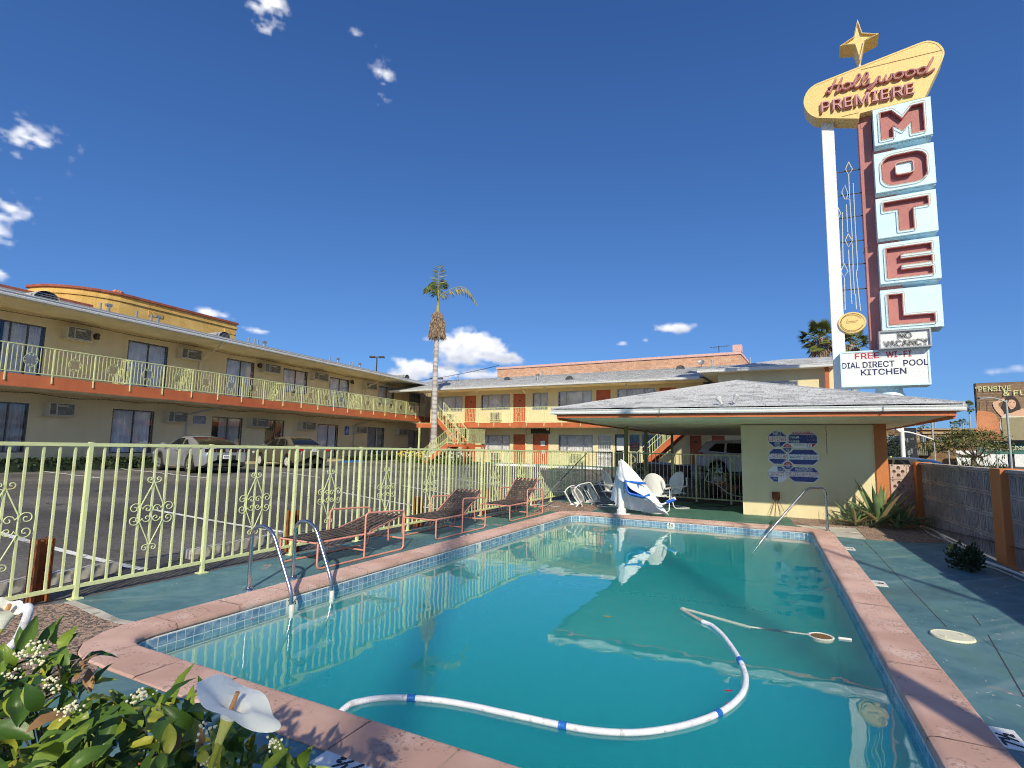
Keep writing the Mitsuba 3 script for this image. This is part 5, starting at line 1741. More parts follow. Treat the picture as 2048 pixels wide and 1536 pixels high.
def chair_parts():
    """Local: x forward (seat front), y left, z up."""
    out = []
    t = np.linspace(0, 2 * np.pi, 33)
    rr = np.linspace(0, .265, 6)
    Rg, Tg = np.meshgrid(rr, t, indexing='ij')
    for off in (0, -.018):
        y, z = Rg * np.cos(Tg), Rg * np.sin(Tg) * 1.08
        out.append(np.stack([-.24 - z * .22 + .10 * (y / .265) ** 2 + off, y, .70 + z], -1))
    back = cat_m([quadpatch(p) for p in out] + [tube(np.c_[out[0][-1, :, 0], out[0][-1, :, 1], out[0][-1, :, 2]], .014, 6, cap=False)])
    so = []
    for off in (0, -.018):
        x, y = Rg * np.cos(Tg) * .98, Rg * np.sin(Tg)
        so.append(np.stack([x + .02, y, .40 + off + .03 * (Rg / .265) ** 2], -1))
    seat = cat_m([quadpatch(p) for p in so] + [tube(np.c_[so[0][-1, :, 0], so[0][-1, :, 1], so[0][-1, :, 2]], .012, 6, cap=False)])
    frames = []
    for y in (.29, -.29):
        frames.append(tube(fillet([(-.30, y * .75, .84), (-.26, y, .60), (.27, y, .59), (.31, y, .40), (.20, y, .03), (-.34, y, .02)], .08, 5), .014, 8))
    rear = tube(fillet([(-.34, .29, .02), (-.40, .2, .02), (-.40, -.2, .02), (-.34, -.29, .02)], .06, 4), .014, 8)
    arms = [box((-.20, y - .035, .60), (.28, y + .035, .622), .006) for y in (.29, -.29)]
    cross = [tube([(.26, -.29, .38), (.26, .29, .38)], .012, 6), tube([(-.22, -.27, .42), (-.22, .27, .42)], .012, 6)]
    return {'back': back, 'seat': seat, 'frame': cat_m(frames + [rear] + cross), 'armrest': cat_m(arms)}


CH = {k: mikit.ply(m, 'white_plastic', smooth=45) for k, m in chair_parts().items()}


def place_chair(label, M):
    t = thing('patio_chair', label, 'chair', 'white round backed patio chairs behind the pool')
    for k, d in CH.items():
        put(k, d, None, t, to_world=M)


def stand(p, yaw, z=0.0):
    return T().translate([float(p[0]), float(p[1]), z]).rotate([0, 0, 1], yaw)


pc = dp(1312, 1018, 14.2); place_chair('white round backed chair seen from behind, just right of the draped pool lift', stand(pc, 62))
pc = dp(1345, 1000, 15.2); place_chair('white round backed chair facing left under the canopy', stand(pc, 205))
pc = dp(1226, 1006, 15.2); place_chair('white round backed chair facing right behind the pool lift mast', stand(pc, -32))
pc = dp(1150, 1000, 15.4)
place_chair('white patio chair tipped over on its back beside the fence corner', T().translate([float(pc[0]) + .15, float(pc[1]), .30]).rotate([0, 0, 1], 25).rotate([0, 1, 0], -118).rotate([0, 0, 1], 10).translate([.0, 0, -.35]))
pc = dp(1180, 1000, 15.7)
place_chair('second tipped patio chair, in shade behind the other tipped chair', T().translate([float(pc[0]) + .2, float(pc[1]) + .35, .30]).rotate([0, 0, 1], 12).rotate([0, 1, 0], -122).translate([.0, 0, -.35]))
tp_ = dp(1300, 1004, 15.6)
tb = thing('patio_table', 'round patio table among the white chairs behind the pool lift', 'table')
put('top', moved(lathe([(0, .70), (.42, .70), (.44, .69), (.44, .67), (0, .67)], 28), (tp_[0], tp_[1], 0)), 'grey_metal', tb)
put('leg', moved(cat_m([lathe([(.03, 0.02), (.03, .67)], 10), lathe([(0, .04), (.24, .02), (.26, 0)], 20)]), (tp_[0], tp_[1], 0)), 'grey_metal', tb)
m = cat_m([moved(trimesh.creation.icosphere(2, .09), (tp_[0] + .33, tp_[1] - .05, .755), s=1.0)])
put('cushion', moved(box((-.14, -.11, 0), (.14, .11, .09), .03), (tp_[0] + .26, tp_[1] - .1, .702)), 'salmon_tube', label='small orange cushion on the patio table', cat='cushion')

# long cleaning pole leaning on the fence
a, b2 = gp(1080, 1012, .02), dp(1174, 906, float(F2.P(.1)[1]) - .08)
cp = thing('cleaning_pole', 'long thin pool cleaning pole leaning on the fence behind the last lounger', 'pole')
a = gp(1075, 1008, .25)
put('shaft', tube([a, a + (b2 - a) * .36], .016, 8), 'alu_frame', cp)
put('shaft', tube([a + (b2 - a) * .34, b2], .013, 8), 'dark_metal', cp)

# the vacuum hose on the water, its pole
hp = [(560, 1482), (640, 1442), (690, 1416), (725, 1402), (770, 1396), (822, 1396), (880, 1401), (940, 1411), (1000, 1424), (1060, 1437), (1120, 1450), (1170, 1459), (1220, 1464), (1270, 1465), (1320, 1460), (1370, 1450), (1415, 1436), (1445, 1422), (1470, 1404), (1487, 1383), (1492, 1360), (1488, 1340), (1478, 1317), (1462, 1292), (1445, 1270), (1425, 1252), (1405, 1243)]
H3 = np.array([gp(x, y, WATER_Z + .012) for x, y in hp])
H3[0] += [0, 0, -.3]; H3[1] += [0, 0, -.1]
HC = curve(H3, 260)
seg = np.linalg.norm(np.diff(HC, axis=0), axis=1).sum()
hose = thing('vacuum_hose', 'pale ribbed pool vacuum hose with blue cuffs curving across the water', 'hose')
HD = curve(H3, 1400)
ribs = .0205 + .0016 * np.sin(np.arange(1400) * 2 * np.pi / 4.0)
put('tube', tube(HD, ribs, 10), 'hose_white', hose, smooth=True)


def near_i(x, y):
    p = gp(x, y, WATER_Z + .012)
    return int(np.argmin(np.linalg.norm(HD - p, axis=1)))


for x, y in [(822, 1397), (1126, 1451), (1435, 1427), (1478, 1322)]:
    i = near_i(x, y)
    put('cuff', tube(HD[i - 8:i + 9], [.027] * 3 + [.0245] * 11 + [.027] * 3, 12), 'hose_blue', hose, smooth=60)
put('pole_end', tube([HD[-1], gp(1385, 1232, WATER_Z + .02), gp(1362, 1218, WATER_Z + .02)], [.021, .017, .017], 8), 'plain_concrete', hose)
vp_ = thing('vacuum_pole', 'white telescopic vacuum pole slanting down under the water surface', 'pole')
put('shaft', tube([gp(1365, 1217, WATER_Z - .01), gp(1500, 1255, -.20)], .015, 8), 'pvc_white', vp_)
put('shaft', tube([gp(1495, 1253.5, -.20), gp(1660, 1275, -.26)], .013, 8), 'alu_frame', vp_)
# net/brush head floating near the skimmer
sk = thing('skimmer_basket', 'pale rimmed brown skimmer lid floating near the right edge of the pool', 'skimmer')
c = gp(1642, 1273, WATER_Z)
put('rim', moved(lathe([(.10, -.03), (.115, .004), (.10, .008), (.09, 0)], 24), c, s=1), 'pvc_white', sk, smooth=40)
put('leaves', moved(lathe([(0, .006), (.09, .002)], 20), c), 'skimmer_rust', sk)
c = gp(1690, 1279, WATER_Z)
put('float', tube([c + [-.05, .02, .006], c + [.05, -.02, .006]], .012, 8), 'pvc_white', sk)
# fallen leaves and petals on the water and the deck
for x, y, m, s_, lab in [(1216, 1235, 'leaf_gold', .05, 'golden leaf floating in the middle of the pool'), (1457, 1384, 'red_petal', .035, 'red petal floating inside the bend of the hose'), (1455, 1409, 'red_petal', .016, 'tiny dark red petal just below the larger floating petal'), (1655, 1180, 'red_petal', .03, 'pink petal floating near the right wall of the pool'), (1676, 1194, 'dark_metal', .03, 'dark leaf floating beside the right wall of the pool'), (503, 1240, 'red_petal', .02, 'red petal against the tiles left of the ladder')]:
    c = gp(x, y, WATER_Z + .006)
    u = np.linspace(-1, 1, 9)
    P = np.stack([np.c_[u * s_, k * s_ * .38 * (1 - u ** 2), .004 + .012 * u ** 2 * s_ / .05 + abs(k) * .006 * (1 - u * u)] for k in (-1, 0, 1)])
    put('floating_leaf', moved(quadpatch(P), c, R_.uniform(-.4, .2)), m, smooth=True, label=lab, cat='leaf' if 'leaf' in lab else 'petal')
c = gp(1905, 1274, .004)
put('skimmer_cover', moved(cat_m([lathe([(0, .014), (.145, .014), (.15, .018), (.16, .016), (.165, 0)], 40), moved(box((-.008, -.03, .012), (.008, .03, .02)), (.1, .02, 0)), moved(box((-.008, -.03, .012), (.008, .03, .02)), (-.1, -.02, 0))]), c), 'lid_cream', smooth=30, label='round cream skimmer cover set in the teal deck on the right', cat='cover')
# painted depth markers on the deck
for x, y, az, lw, txt, lab in [(563, 1171, 207, .15, '7½', 'white depth marker on the deck beside the ladder'), (935, 1072, 207, .15, '6', 'white depth marker on the deck beside the middle lounger'), (1057, 1042, 207, .15, '5', 'white depth marker on the deck beside the farthest lounger'), (1700, 1097.5, 25, .15, '5', 'small white depth marker at the far end of the right deck'), (1759, 1167.5, 25, .15, '6', 'white depth marker half way along the right deck'), (2015, 1478, 25, .13, '7½', 'shaded white depth marker at the lower right of the deck'), (688, 1531, -63, .17, '7½', 'white depth marker by the near edge of the pool')]:
    c = gp(x, y)
    k = put('depth_marker', moved(box((-lw, -.07, -.01), (lw, .07, .006)), (c[0], c[1], 0), math.radians(90 - az)), 'tile_white', label=lab, cat='depth marker')
    tm = meshkit.text_mesh(txt, .085, .003, True)
    v = tm.vertices * 1.0
    v[:, 0] -= v[:, 0].mean(); v[:, 1] -= .042
    tm = trimesh.Trimesh(v + [0, 0, .0062], tm.faces, process=False)
    put('numeral', moved(tm, (c[0], c[1], 0), math.radians(90 - az)), 'black_ink', k)

# wall signs
def octa(s, z, w, h, k=.29):
    c = h * k
    return Polygon([(s - w / 2 + c * 1.05, z - h / 2), (s + w / 2 - c * 1.05, z - h / 2), (s + w / 2, z - h / 2 + c), (s + w / 2, z + h / 2 - c), (s + w / 2 - c * 1.05, z + h / 2), (s - w / 2 + c * 1.05, z + h / 2), (s - w / 2, z + h / 2 - c), (s - w / 2, z - h / 2 + c)])


def wall_sign(x0, y0, x1, y1, label, builder):
    (a, zt), (b, zb) = PAV.px(x0, y0), PAV.px(x1, y1)
    s, z, w, h = (a + b) / 2, (zt + zb) / 2, b - a, zt - zb
    o = octa(s, z, w, h)
    k = put('pool_sign', PAV.mesh(extr(o, .004, .022)), 'sign_white', label=label, cat='sign')
    inner = o.buffer(-h * .045)
    builder(k, s, z, w, h, inner)


def band(k, inner, z0, z1, m, s0=-1e3, s1=1e3, name='band'):
    p = inner.intersection(rect(s0, z0, s1, z1))
    if not p.is_empty:
        put(name, PAV.mesh(extr(p, .022, .025)), m, k)


def word(k, txt, s, z, hgt, w, m, name='word', r=.025):
    put(name, text_on(PAV, txt, s, z, hgt, r, width=w, bold=False, depth=.002, center=True), m, k)


def b1(k, s, z, w, h, o):
    band(k, o, z + h * .17, z + h, 'blue_ink'); band(k, o, z - h, z - h * .17, 'blue_ink')
    word(k, 'NO', s, z + h * .20, h * .25, w * .42, 'sign_white'); word(k, 'DIVING', s, z - h * .12, h * .25, w * .92, 'red_ink')
    t = np.linspace(0, 2 * np.pi, 25)
    put('symbol', PAV.mesh(cat_m([tube(np.c_[s + h * .13 * np.cos(t), np.full(25, .027), z - h * .31 + h * .13 * np.sin(t)], h * .014, 5, cap=False), bar((s - h * .1, .027, z - h * .4), (s + h * .1, .027, z - h * .22), h * .025), bar((s - h * .1, .027, z - h * .22), (s + h * .1, .027, z - h * .4), h * .025)])), 'sign_white', k)


def b2_(k, s, z, w, h, o):
    band(k, o, z + h * .33, z + h, 'red_ink')
    band(k, o, z - h * .22, z + h * .29, 'blue_ink')
    for (a, b, c, d) in ((-.47, .05, -.12, .19), (-.47, -.18, -.12, -.06), (.14, .13, .47, .27), (.14, -.08, .47, .06)):
        band(k, o, z + h * b, z + h * d, 'sign_white', s + w * a, s + w * c, 'panel')
        put('small_print', moved(strips_text(PAV, s + w * (a + .03), s + w * (c - .04), z + h * b, z + h * d, .026, 2, int(a * 100 + 70)), (0, 0, 0)), 'navy_ink', k)
    put('panel', PAV.mesh(extr(o.intersection(rect(s + w * .29, z - h * .46, s + w, z - h * .24)), .022, .025)), 'red_ink', k)
    band(k, o, z - h * .5, z - h * .23, 'sign_white', s - w, s + w * .29, 'panel')
    word(k, '911', s + w * .20, z - h * .45, h * .2, w * .15, 'navy_ink', r=.026)
    put('small_print', strips_text(PAV, s - w * .3, s + w * .08, z - h * .36, z - h * .26, .026, 2, 12), 'navy_ink', k)
    put('small_print', strips_text(PAV, s - w * .3, s + w * .3, z + h * .36, z + h * .44, .026, 1, 13), 'sign_white', k)


def mk_two(main, sub=None, red=True):
    def f_(k, s, z, w, h, o):
        band(k, o, z + h * .16, z + h, 'blue_ink'); band(k, o, z - h, z - h * .16, 'blue_ink')
        put('small_print', strips_text(PAV, s - w * .26, s + w * .26, z + h * .2, z + h * .44, .026, 3, 21), 'sky_ink', k)
        put('small_print', strips_text(PAV, s - w * .26, s + w * .26, z - h * .44, z - h * .2, .026, 3, 22), 'sky_ink', k)
        if sub is None:
            word(k, main, s, z - h * .11, h * .23, w * .92, 'red_ink')
        else:
            put('small_print', strips_text(PAV, s - w * .47, s - w * .08, z - h * .1, z + h * .1, .026, 2, 23), 'sky_ink', k)
            word(k, main, s + w * .22, z - h * .03, h * .12, w * .5, 'red_ink')
            put('small_print', strips_text(PAV, s - w * .02, s + w * .46, z - h * .13, z - h * .05, .026, 1, 24), 'sky_ink', k)
    return f_


def b5(k, s, z, w, h, o):
    band(k, o, z + h * .17, z + h, 'blue_ink', s, s + w); band(k, o, z - h, z - h * .17, 'blue_ink', s - w, s)
    word(k, 'POOL', s + w * .20, z + h * .20, h * .13, w * .30, 'sign_white'); word(k, 'CAPACITY', s, z - h * .12, h * .25, w * .96, 'red_ink')
    word(k, 'SPA', s - w * .14, z - h * .34, h * .12, w * .2, 'sign_white')


def b6(k, s, z, w, h, o):
    band(k, o, z + h * .17, z + h, 'blue_ink'); band(k, o, z - h, z - h * .15, 'blue_ink')
    word(k, 'WARNING', s, z + h * .20, h * .24, w * .56, 'sign_white'); word(k, 'NO LIFEGUARD ON DUTY', s, z - h * .11, h * .25, w * .96, 'red_ink')
    put('small_print', strips_text(PAV, s - w * .28, s + w * .28, z - h * .44, z - h * .2, .026, 3, 31), 'sky_ink', k)


def b7(k, s, z, w, h, o):
    band(k, o, z + h * .04, z + h, 'red_ink'); band(k, o, z - h, z - h * .04, 'blue_ink')
    put('small_print', strips_text(PAV, s - w * .24, s + w * .24, z + h * .1, z + h * .36, .026, 2, 41), 'sign_white', k)
    put('small_print', strips_text(PAV, s - w * .24, s + w * .24, z - h * .34, z - h * .1, .026, 2, 42), 'sign_white', k)


q = lambda x, y: (1520 + x / 14.63, 850 + y / 14.63)
wall_sign(*q(215, 165), *q(795, 660), 'octagonal NO DIVING sign on the pavilion wall', b1)
wall_sign(*q(800, 170), *q(1710, 685), 'wide octagonal emergency sign with 911 on the pavilion wall', b2_)
wall_sign(*q(225, 675), *q(800, 1165), 'octagonal CAUTION sign on the pavilion wall', mk_two('CAUTION'))
wall_sign(*q(810, 695), *q(1730, 1190), 'wide octagonal POOL & SPA rules sign on the pavilion wall', mk_two('POOL & SPA', 1))
wall_sign(*q(232, 1185), *q(815, 1690), 'octagonal CAPACITY sign on the pavilion wall', b5)
wall_sign(*q(820, 1205), *q(1745, 1700), 'wide octagonal NO LIFEGUARD ON DUTY sign on the pavilion wall', b6)
wall_sign(*q(665, 545), *q(940, 790), 'small red and blue octagonal sign between the upper pool signs', b7)
wall_sign(*q(675, 1065), *q(955, 1305), 'small red and blue octagonal sign between the lower pool signs', b7)
# ------------------------------------------------------------------ cars


def loft(stations, close=True):
    P = np.asarray(stations, float)
    m = quadpatch(P)
    ms = [m]
    if close:
        for row, inv in ((P[0], False), (P[-1], True)):
            c = row.mean(0)
            n = len(row)
            v = np.vstack([row, c])
            f = [[i, i + 1, n] if not inv else [i + 1, i, n] for i in range(n - 1)]
            ms.append(trimesh.Trimesh(v, f, process=False))
    return cat_m(ms)


SPEC = {
    'coupe': dict(L=4.78, W=1.88, wb=1.36, wr=.345, body='car_silver', belt=[(-2.39, .82), (-2.34, .97), (-2.2, 1.01), (-1.7, 1.02), (-.5, .985), (.6, .97), (1.0, .96), (1.8, .90), (2.2, .80), (2.36, .66), (2.39, .5)],
                  bot=[(-2.39, .42), (-2.3, .30), (-1.9, .24), (1.9, .20), (2.3, .24), (2.39, .36)], roof=[(-1.78, 1.02), (-1.2, 1.22), (-.55, 1.365), (-.1, 1.395), (.2, 1.375), (.6, 1.20), (1.02, .98)], side=[[(.80, 1.0), (.28, 1.305), (-.28, 1.325), (-.42, 1.01)], [(-.52, 1.03), (-.42, 1.26), (-.58, 1.27), (-1.02, 1.06)]], tail='coupe'),
    'sedan': dict(L=4.62, W=1.76, wb=1.33, wr=.315, body='car_gold', belt=[(-2.31, .80), (-2.27, .98), (-2.15, 1.04), (-1.6, 1.06), (-.5, 1.0), (.6, .97), (1.1, .98), (1.8, .88), (2.15, .78), (2.28, .64), (2.31, .5)],
                  bot=[(-2.31, .42), (-2.2, .28), (-1.9, .24), (1.9, .22), (2.2, .26), (2.31, .36)], roof=[(-1.62, 1.06), (-1.25, 1.27), (-.85, 1.42), (-.3, 1.475), (.2, 1.455), (.6, 1.30), (1.16, .99)], side=[[(.92, 1.02), (.38, 1.36), (-.08, 1.40), (-.08, 1.02)], [(-.17, 1.02), (-.17, 1.40), (-.66, 1.385), (-.92, 1.04)], [(-1.0, 1.06), (-.76, 1.34), (-.86, 1.34), (-1.2, 1.08)]], tail='sedan'),
    'suv': dict(L=4.55, W=1.84, wb=1.33, wr=.36, body='car_white', belt=[(-2.27, .82), (-2.24, 1.05), (-2.1, 1.10), (-.5, 1.06), (.6, 1.02), (1.2, 1.05), (1.8, 1.0), (2.15, .90), (2.25, .70), (2.27, .5)],
                bot=[(-2.27, .42), (-2.2, .30), (-1.9, .26), (1.9, .24), (2.2, .28), (2.27, .40)], roof=[(-2.15, 1.10), (-1.95, 1.42), (-1.65, 1.62), (-.5, 1.69), (.2, 1.66), (.7, 1.42), (1.2, 1.05)], side=[[(.9, 1.08), (.4, 1.5), (-.1, 1.55), (-.1, 1.10)], [(-.2, 1.10), (-.2, 1.55), (-.9, 1.55), (-.95, 1.12)], [(-1.05, 1.14), (-1.0, 1.54), (-1.4, 1.52), (-1.75, 1.20)]], tail='suv')}


def car(kind, pos, yaw, label):
    S = SPEC[kind]
    t = thing('parked_car', label, 'car')
    M = T().translate([float(v) for v in pos]).rotate([0, 0, 1], math.degrees(yaw))
    L, W = S['L'], S['W']
    f = lambda tab, x: np.interp(x, [p[0] for p in tab], [p[1] for p in tab])
    xs = np.unique(np.r_[np.linspace(-L / 2, L / 2, 60), -L / 2 + .02, L / 2 - .02])
    xb = curve(np.array([(p[0], 0, p[1]) for p in S['belt']]), 200)
    st = []
    for x in xs:
        u = abs(x) / (L / 2)
        hw = W / 2 * (1 - .22 * max(0, (u - .72) / .28) ** 2.4) - .0
        zt, zb = float(np.interp(x, xb[:, 0], xb[:, 2])), float(f(S['bot'], x))
        for wx in (-S['wb'], S['wb']):                               # arches over the wheels
            d = abs(x - wx)
            R = S['wr'] + .045
            if d < R:
                zb = max(zb, S['wr'] + math.sqrt(R * R - d * d) - .0)
        h = max(zt - zb, .02)
        half = [(hw * .80, zb), (hw * .95, zb + .03 * min(1, h)), (hw * .985, zb + h * .22), (hw * 1.0, zb + h * .5), (hw * .985, zb + h * .70), (hw * .955, zb + h * .88), (hw * .90, zt - .012), (hw * .72, zt + .008), (hw * .3, zt + .022), (0, zt + .026)]
        sec = [(y, z) for y, z in half] + [(-y, z) for y, z in half[-2::-1]]
        st.append([(x, y, z) for y, z in sec])
    put('body', loft(st), S['body'], t, smooth=42, to_world=M)
    put('underbody', box((-L / 2 + .2, -W * .40, .22), (L / 2 - .2, W * .40, .62)), 'tyre', t, to_world=M)
    # greenhouse
    rf = curve(np.array([(p[0], 0, p[1]) for p in S['roof']]), 60)
    bw, rw = W / 2 * .90, W / 2 * .64
    zr = max(p[1] for p in S['roof'])
    gs = []
    for x, _, z in rf:
        zb = float(np.interp(x, xb[:, 0], xb[:, 2])) - .02
        k = np.clip((z - zb) / (zr - zb), 0, 1)
        top = bw + (rw - bw) * k
        half = [(bw, zb), (bw + (top - bw) * .5, zb + (z - zb) * .5), (top + .01, z - .045 * k), (top - .06, z - .008), (top * .6, z + .012 * k), (0, z + .02 * k)]
        gs.append([(x, y, q) for y, q in half] + [(x, -y, q) for y, q in half[-2::-1]])
    put('roof', loft(gs, False), S['body'], t, smooth=42, to_world=M)

    def yside(x, z):
        zb = float(np.interp(x, xb[:, 0], xb[:, 2])) - .02
        return bw + (rw - bw) * np.clip((z - zb) / (zr - zb), 0, 1) + .012
    for poly in S['side']:
        for sg in (1, -1):
            g = shapely.segmentize(Polygon(poly).buffer(-.03).buffer(.03), .12)
            v, fc = trimesh.creation.triangulate_polygon(g, engine='earcut')
            V = np.array([(p[0], sg * yside(p[0], p[1]), p[1]) for p in v])
            put('window', trimesh.Trimesh(V, fc, process=False), 'car_glass', t, to_world=M)
    for nm, lo_, hi_ in (('rear_window', 0, None), ('windscreen', None, 0)):
        if nm == 'rear_window':
            sel = rf[(rf[:, 0] < (-.62 if kind == 'coupe' else -.86 if kind == 'sedan' else -1.72)) & (rf[:, 2] > S['roof'][0][1] + .03)]
        else:
            sel = rf[(rf[:, 0] > .3) & (rf[:, 2] > S['roof'][-1][1] + .03)]
        rows = []
        for x, _, z in sel:
            zb = float(np.interp(x, xb[:, 0], xb[:, 2])) - .02
            k = np.clip((z - zb) / (zr - zb), 0, 1)
            w_ = (bw + (rw - bw) * k) * .88
            rows.append([(x + (-.012 if nm[0] == 'r' else .012), y, z + .014 + .012 * k * (1 - (y / w_) ** 2)) for y in np.linspace(-w_, w_, 7)])
        put(nm, quadpatch(rows), 'car_glass', t, to_world=M)
    # wheels
    for wx in (-S['wb'], S['wb']):
        for sg in (1, -1):
            r = S['wr']
            prof = [(r * .62, -.10), (r * .93, -.105), (r, -.07), (r, .07), (r * .93, .105), (r * .62, .10)]
            ty = moved(lathe(prof, 28), (wx, sg * (W / 2 - .12), r), rx=-math.pi / 2 * sg)
            k = put('wheel', ty, 'tyre', t, smooth=40, to_world=M)
            sp = [moved(lathe([(r * .60, .095), (r * .66, .10), (r * .64, .06), (r * .58, .05)], 28), (0, 0, 0)), moved(lathe([(0, .075), (r * .16, .072), (r * .17, .05)], 14), (0, 0, 0))]
            ns = 5 if kind != 'sedan' else 9
            for i in range(ns):
                a = 2 * math.pi * i / ns + .3
                sp.append(bar((r * .1 * math.cos(a), r * .1 * math.sin(a), .06), (r * .62 * math.cos(a), r * .62 * math.sin(a), .075), r * (.2 if ns == 5 else .16), .03))
            put('rim', moved(cat_m(sp), (wx, sg * (W / 2 - .12), r), rx=-math.pi / 2 * sg), 'rim_silver' if kind != 'sedan' else 'rim_pale', k, smooth=40, to_world=M)
            put('brake_disc', moved(lathe([(0, .02), (r * .6, .02)], 20), (wx, sg * (W / 2 - .12), r), rx=-math.pi / 2 * sg), 'dark_metal', k, to_world=M)
    # rear: lamps, plate, bumper line
    xr = -L / 2
    for sg in (1, -1):
        if kind == 'coupe':
            put('tail_light', cat_m([box((xr - .01, sg * (.40 + .14 * i), .80), (xr + .10, sg * (.50 + .14 * i), .93), .012) for i in range(3)]), 'tail_dark', t, to_world=M)
        elif kind == 'sedan':
            put('tail_light', box((xr - .012, sg * .50, .80), (xr + .22, sg * .845, .97), .03), 'tail_red', t, to_world=M)
        else:
            put('tail_light', box((xr - .01, sg * .60, .98), (xr + .34, sg * .90, 1.10), .03), 'tail_red', t, to_world=M)
        put('mirror', cat_m([box((.62, sg * (W / 2 + .02), 1.0), (.80, sg * (W / 2 + .20), 1.13), .04)]), S['body'], t, to_world=M)
        put('door_handle', cat_m([box((xx - .09, sg * (W / 2 - .03), .84), (xx + .09, sg * (W / 2 + .018), .87), .008) for xx in ((-.25,) if kind == 'coupe' else (-.02, -.95))]), S['body'] if kind != 'coupe' else 'rim_silver', t, to_world=M)
        put('headlight', box((L / 2 - .30, sg * .52, .60), (L / 2 - .06, sg * .82, .74), .03), 'lamp_clear', t, to_world=M)
    if kind == 'coupe':
        put('rear_panel', box((xr - .004, -.40, .78), (xr + .1, .40, .95), .02), 'tail_dark', t, to_world=M)
        put('emblem', moved(lathe([(0, .012), (.06, .012), (.065, 0)], 18), (xr - .004, 0, .87), ry=-math.pi / 2), 'rim_silver', t, to_world=M)
    if kind == 'coupe':
        put('spoiler', box((xr + .02, -.72, 1.035), (xr + .20, .72, 1.065), .012), S['body'], t, to_world=M)
        put('diffuser', cat_m([box((xr - .012, -.36, .50), (xr + .2, .36, .70), .02), box((xr - .008, -.75, .27), (xr + .2, .75, .38), .02)]), 'tyre', t, to_world=M)
    k = put('number_plate', box((xr - .022, -.15, .56 if kind == 'coupe' else .80), (xr - .005, .15, .70 if kind == 'coupe' else .94)), 'sign_white', t, to_world=M)
    g = random.Random(3)
    cs = [box((xr - .026, -.12 + i * .035, .60 if kind == 'coupe' else .84), (xr - .0215, -.12 + i * .035 + .022, .66 if kind == 'coupe' else .90)) for i in range(7)]
    put('plate_print', cat_m(cs), 'navy_ink', k, kind='stuff', to_world=M)
    put('bumper_seam', cat_m([box((xr + .01, -W * .42, .755), (xr + .02, W * .42, .762))]), 'tyre', t, to_world=M)
    # door seams
    for sg in (1, -1):
        for x in ((.85, -.45) if kind == 'coupe' else (.95, -.12, -.95)):
            put('door_seam', cat_m([bar((x, sg * (W / 2 * .985 + .004), .40), (x - .02, sg * (W / 2 * .975 + .006), .80), .006)]), 'tyre', t, to_world=M)


def park(kind, front_px, rear_px, label, lift=0.0):
    A, B = lp(*front_px), lp(*rear_px)
    S = SPEC[kind]
    d = A - B
    yaw = math.atan2(d[1], d[0])
    # the near wheels touch the ground at these pixels: the car's left side faces the camera
    n = np.array([-math.sin(yaw), math.cos(yaw), 0])               # to its left
    mid = (A + B) / 2 - n * (S['W'] / 2 - .12)
    print(kind, 'wheelbase seen', round(float(np.hypot(d[0], d[1])), 2), 'model', 2 * S['wb'], 'yaw', round(math.degrees(yaw)), mid)
    car(kind, (mid[0], mid[1], float(lot_z(mid)[0]) + .004), yaw, label)


park('coupe', (310, 939), (394, 947.5), 'silver two door coupe parked nose to the left motel wing')
park('sedan', (509, 931), (591, 937.5), 'gold four door sedan parked right of the silver coupe')
bp = dp(1440, 966, 25.5)
car('suv', (bp[0] + 1.2, bp[1] - .4, .36), math.radians(-22), 'white sport utility vehicle half hidden in the shade of the carport')

# wheel stops
for (x0, y0), (x1, y1), m, lab in [((48, 938), (164, 937), 'curb_concrete', 'pale concrete wheel stop at the left, before the clipped hedge'), ((213, 934), (300, 932), 'curb_concrete', 'pale concrete wheel stop just left of the silver car'), ((682, 925), (724, 924), 'blue_curb', 'blue painted wheel stop right of the gold car'), ((374, 1118), (585, 1075), 'curb_concrete', 'concrete wheel stop just outside the pool fence, striped by its shadow'), ((-90, 1205), (228, 1142), 'curb_concrete', 'dark shaded wheel stop outside the fence at the far left'), ((990, 931), (1070, 933), 'gutter_white', 'white curb strip before the back wing, left of two'), ((1080, 935), (1205, 939), 'gutter_white', 'white curb strip before the back wing, right of two')]:
    A, B = lp(x0, y0), lp(x1, y1)
    d = B - A; L = np.linalg.norm(d[:2])
    fr = Fr(A, math.degrees(math.atan2(d[0], d[1])))
    prof = Polygon([(-.10, 0), (.10, 0), (.07, .13), (-.07, .13)])
    mm = trimesh.creation.extrude_polygon(prof, L, engine='earcut')
    v = mm.vertices
    end = np.minimum(1, np.minimum(v[:, 2], L - v[:, 2]) / .1)
    q = np.stack([v[:, 2], v[:, 0], v[:, 1]], 1)
    mm = trimesh.Trimesh(fr.w(q) + [0, 0, float(A[2]) - .01], mm.faces, process=False)
    put('wheel_stop', mm, m, label=lab, cat='wheel stop')
# painted lines of the lot
for a, b, w in [((-60, 1050), (288, 1140), .11), ((300, 1019), (590, 1068), .11), ((575, 1064), (640, 1076), .11), ((676, 984), (930, 1026), .10), ((805, 972), (1120, 1014), .10), ((60, 940), (205, 957), .10), ((225, 936), (420, 957), .10), ((560, 945), (640, 955), .09), ((1168, 964), (1240, 972), .10), ((880, 955), (1130, 985), .09)]:
    A, B = lp(*a), lp(*b)
    n = 24
    P = A[None] + np.linspace(0, 1, n)[:, None] * (B - A)[None]
    d = (B - A)[:2] / np.linalg.norm((B - A)[:2]); o = np.array([d[1], -d[0]]) * w / 2
    Lf = np.c_[P[:, :2] + o, lot_z(P) + .010]; Rt = np.c_[P[:, :2] - o, lot_z(P) + .010]
    m = quadpatch(np.stack([Lf, Rt]))
    if m.face_normals[0][2] < 0:
        m.invert()
    put('stall_line', m, 'lot_paint', 'parking_lot')

# ------------------------------------------------------------------ stairs


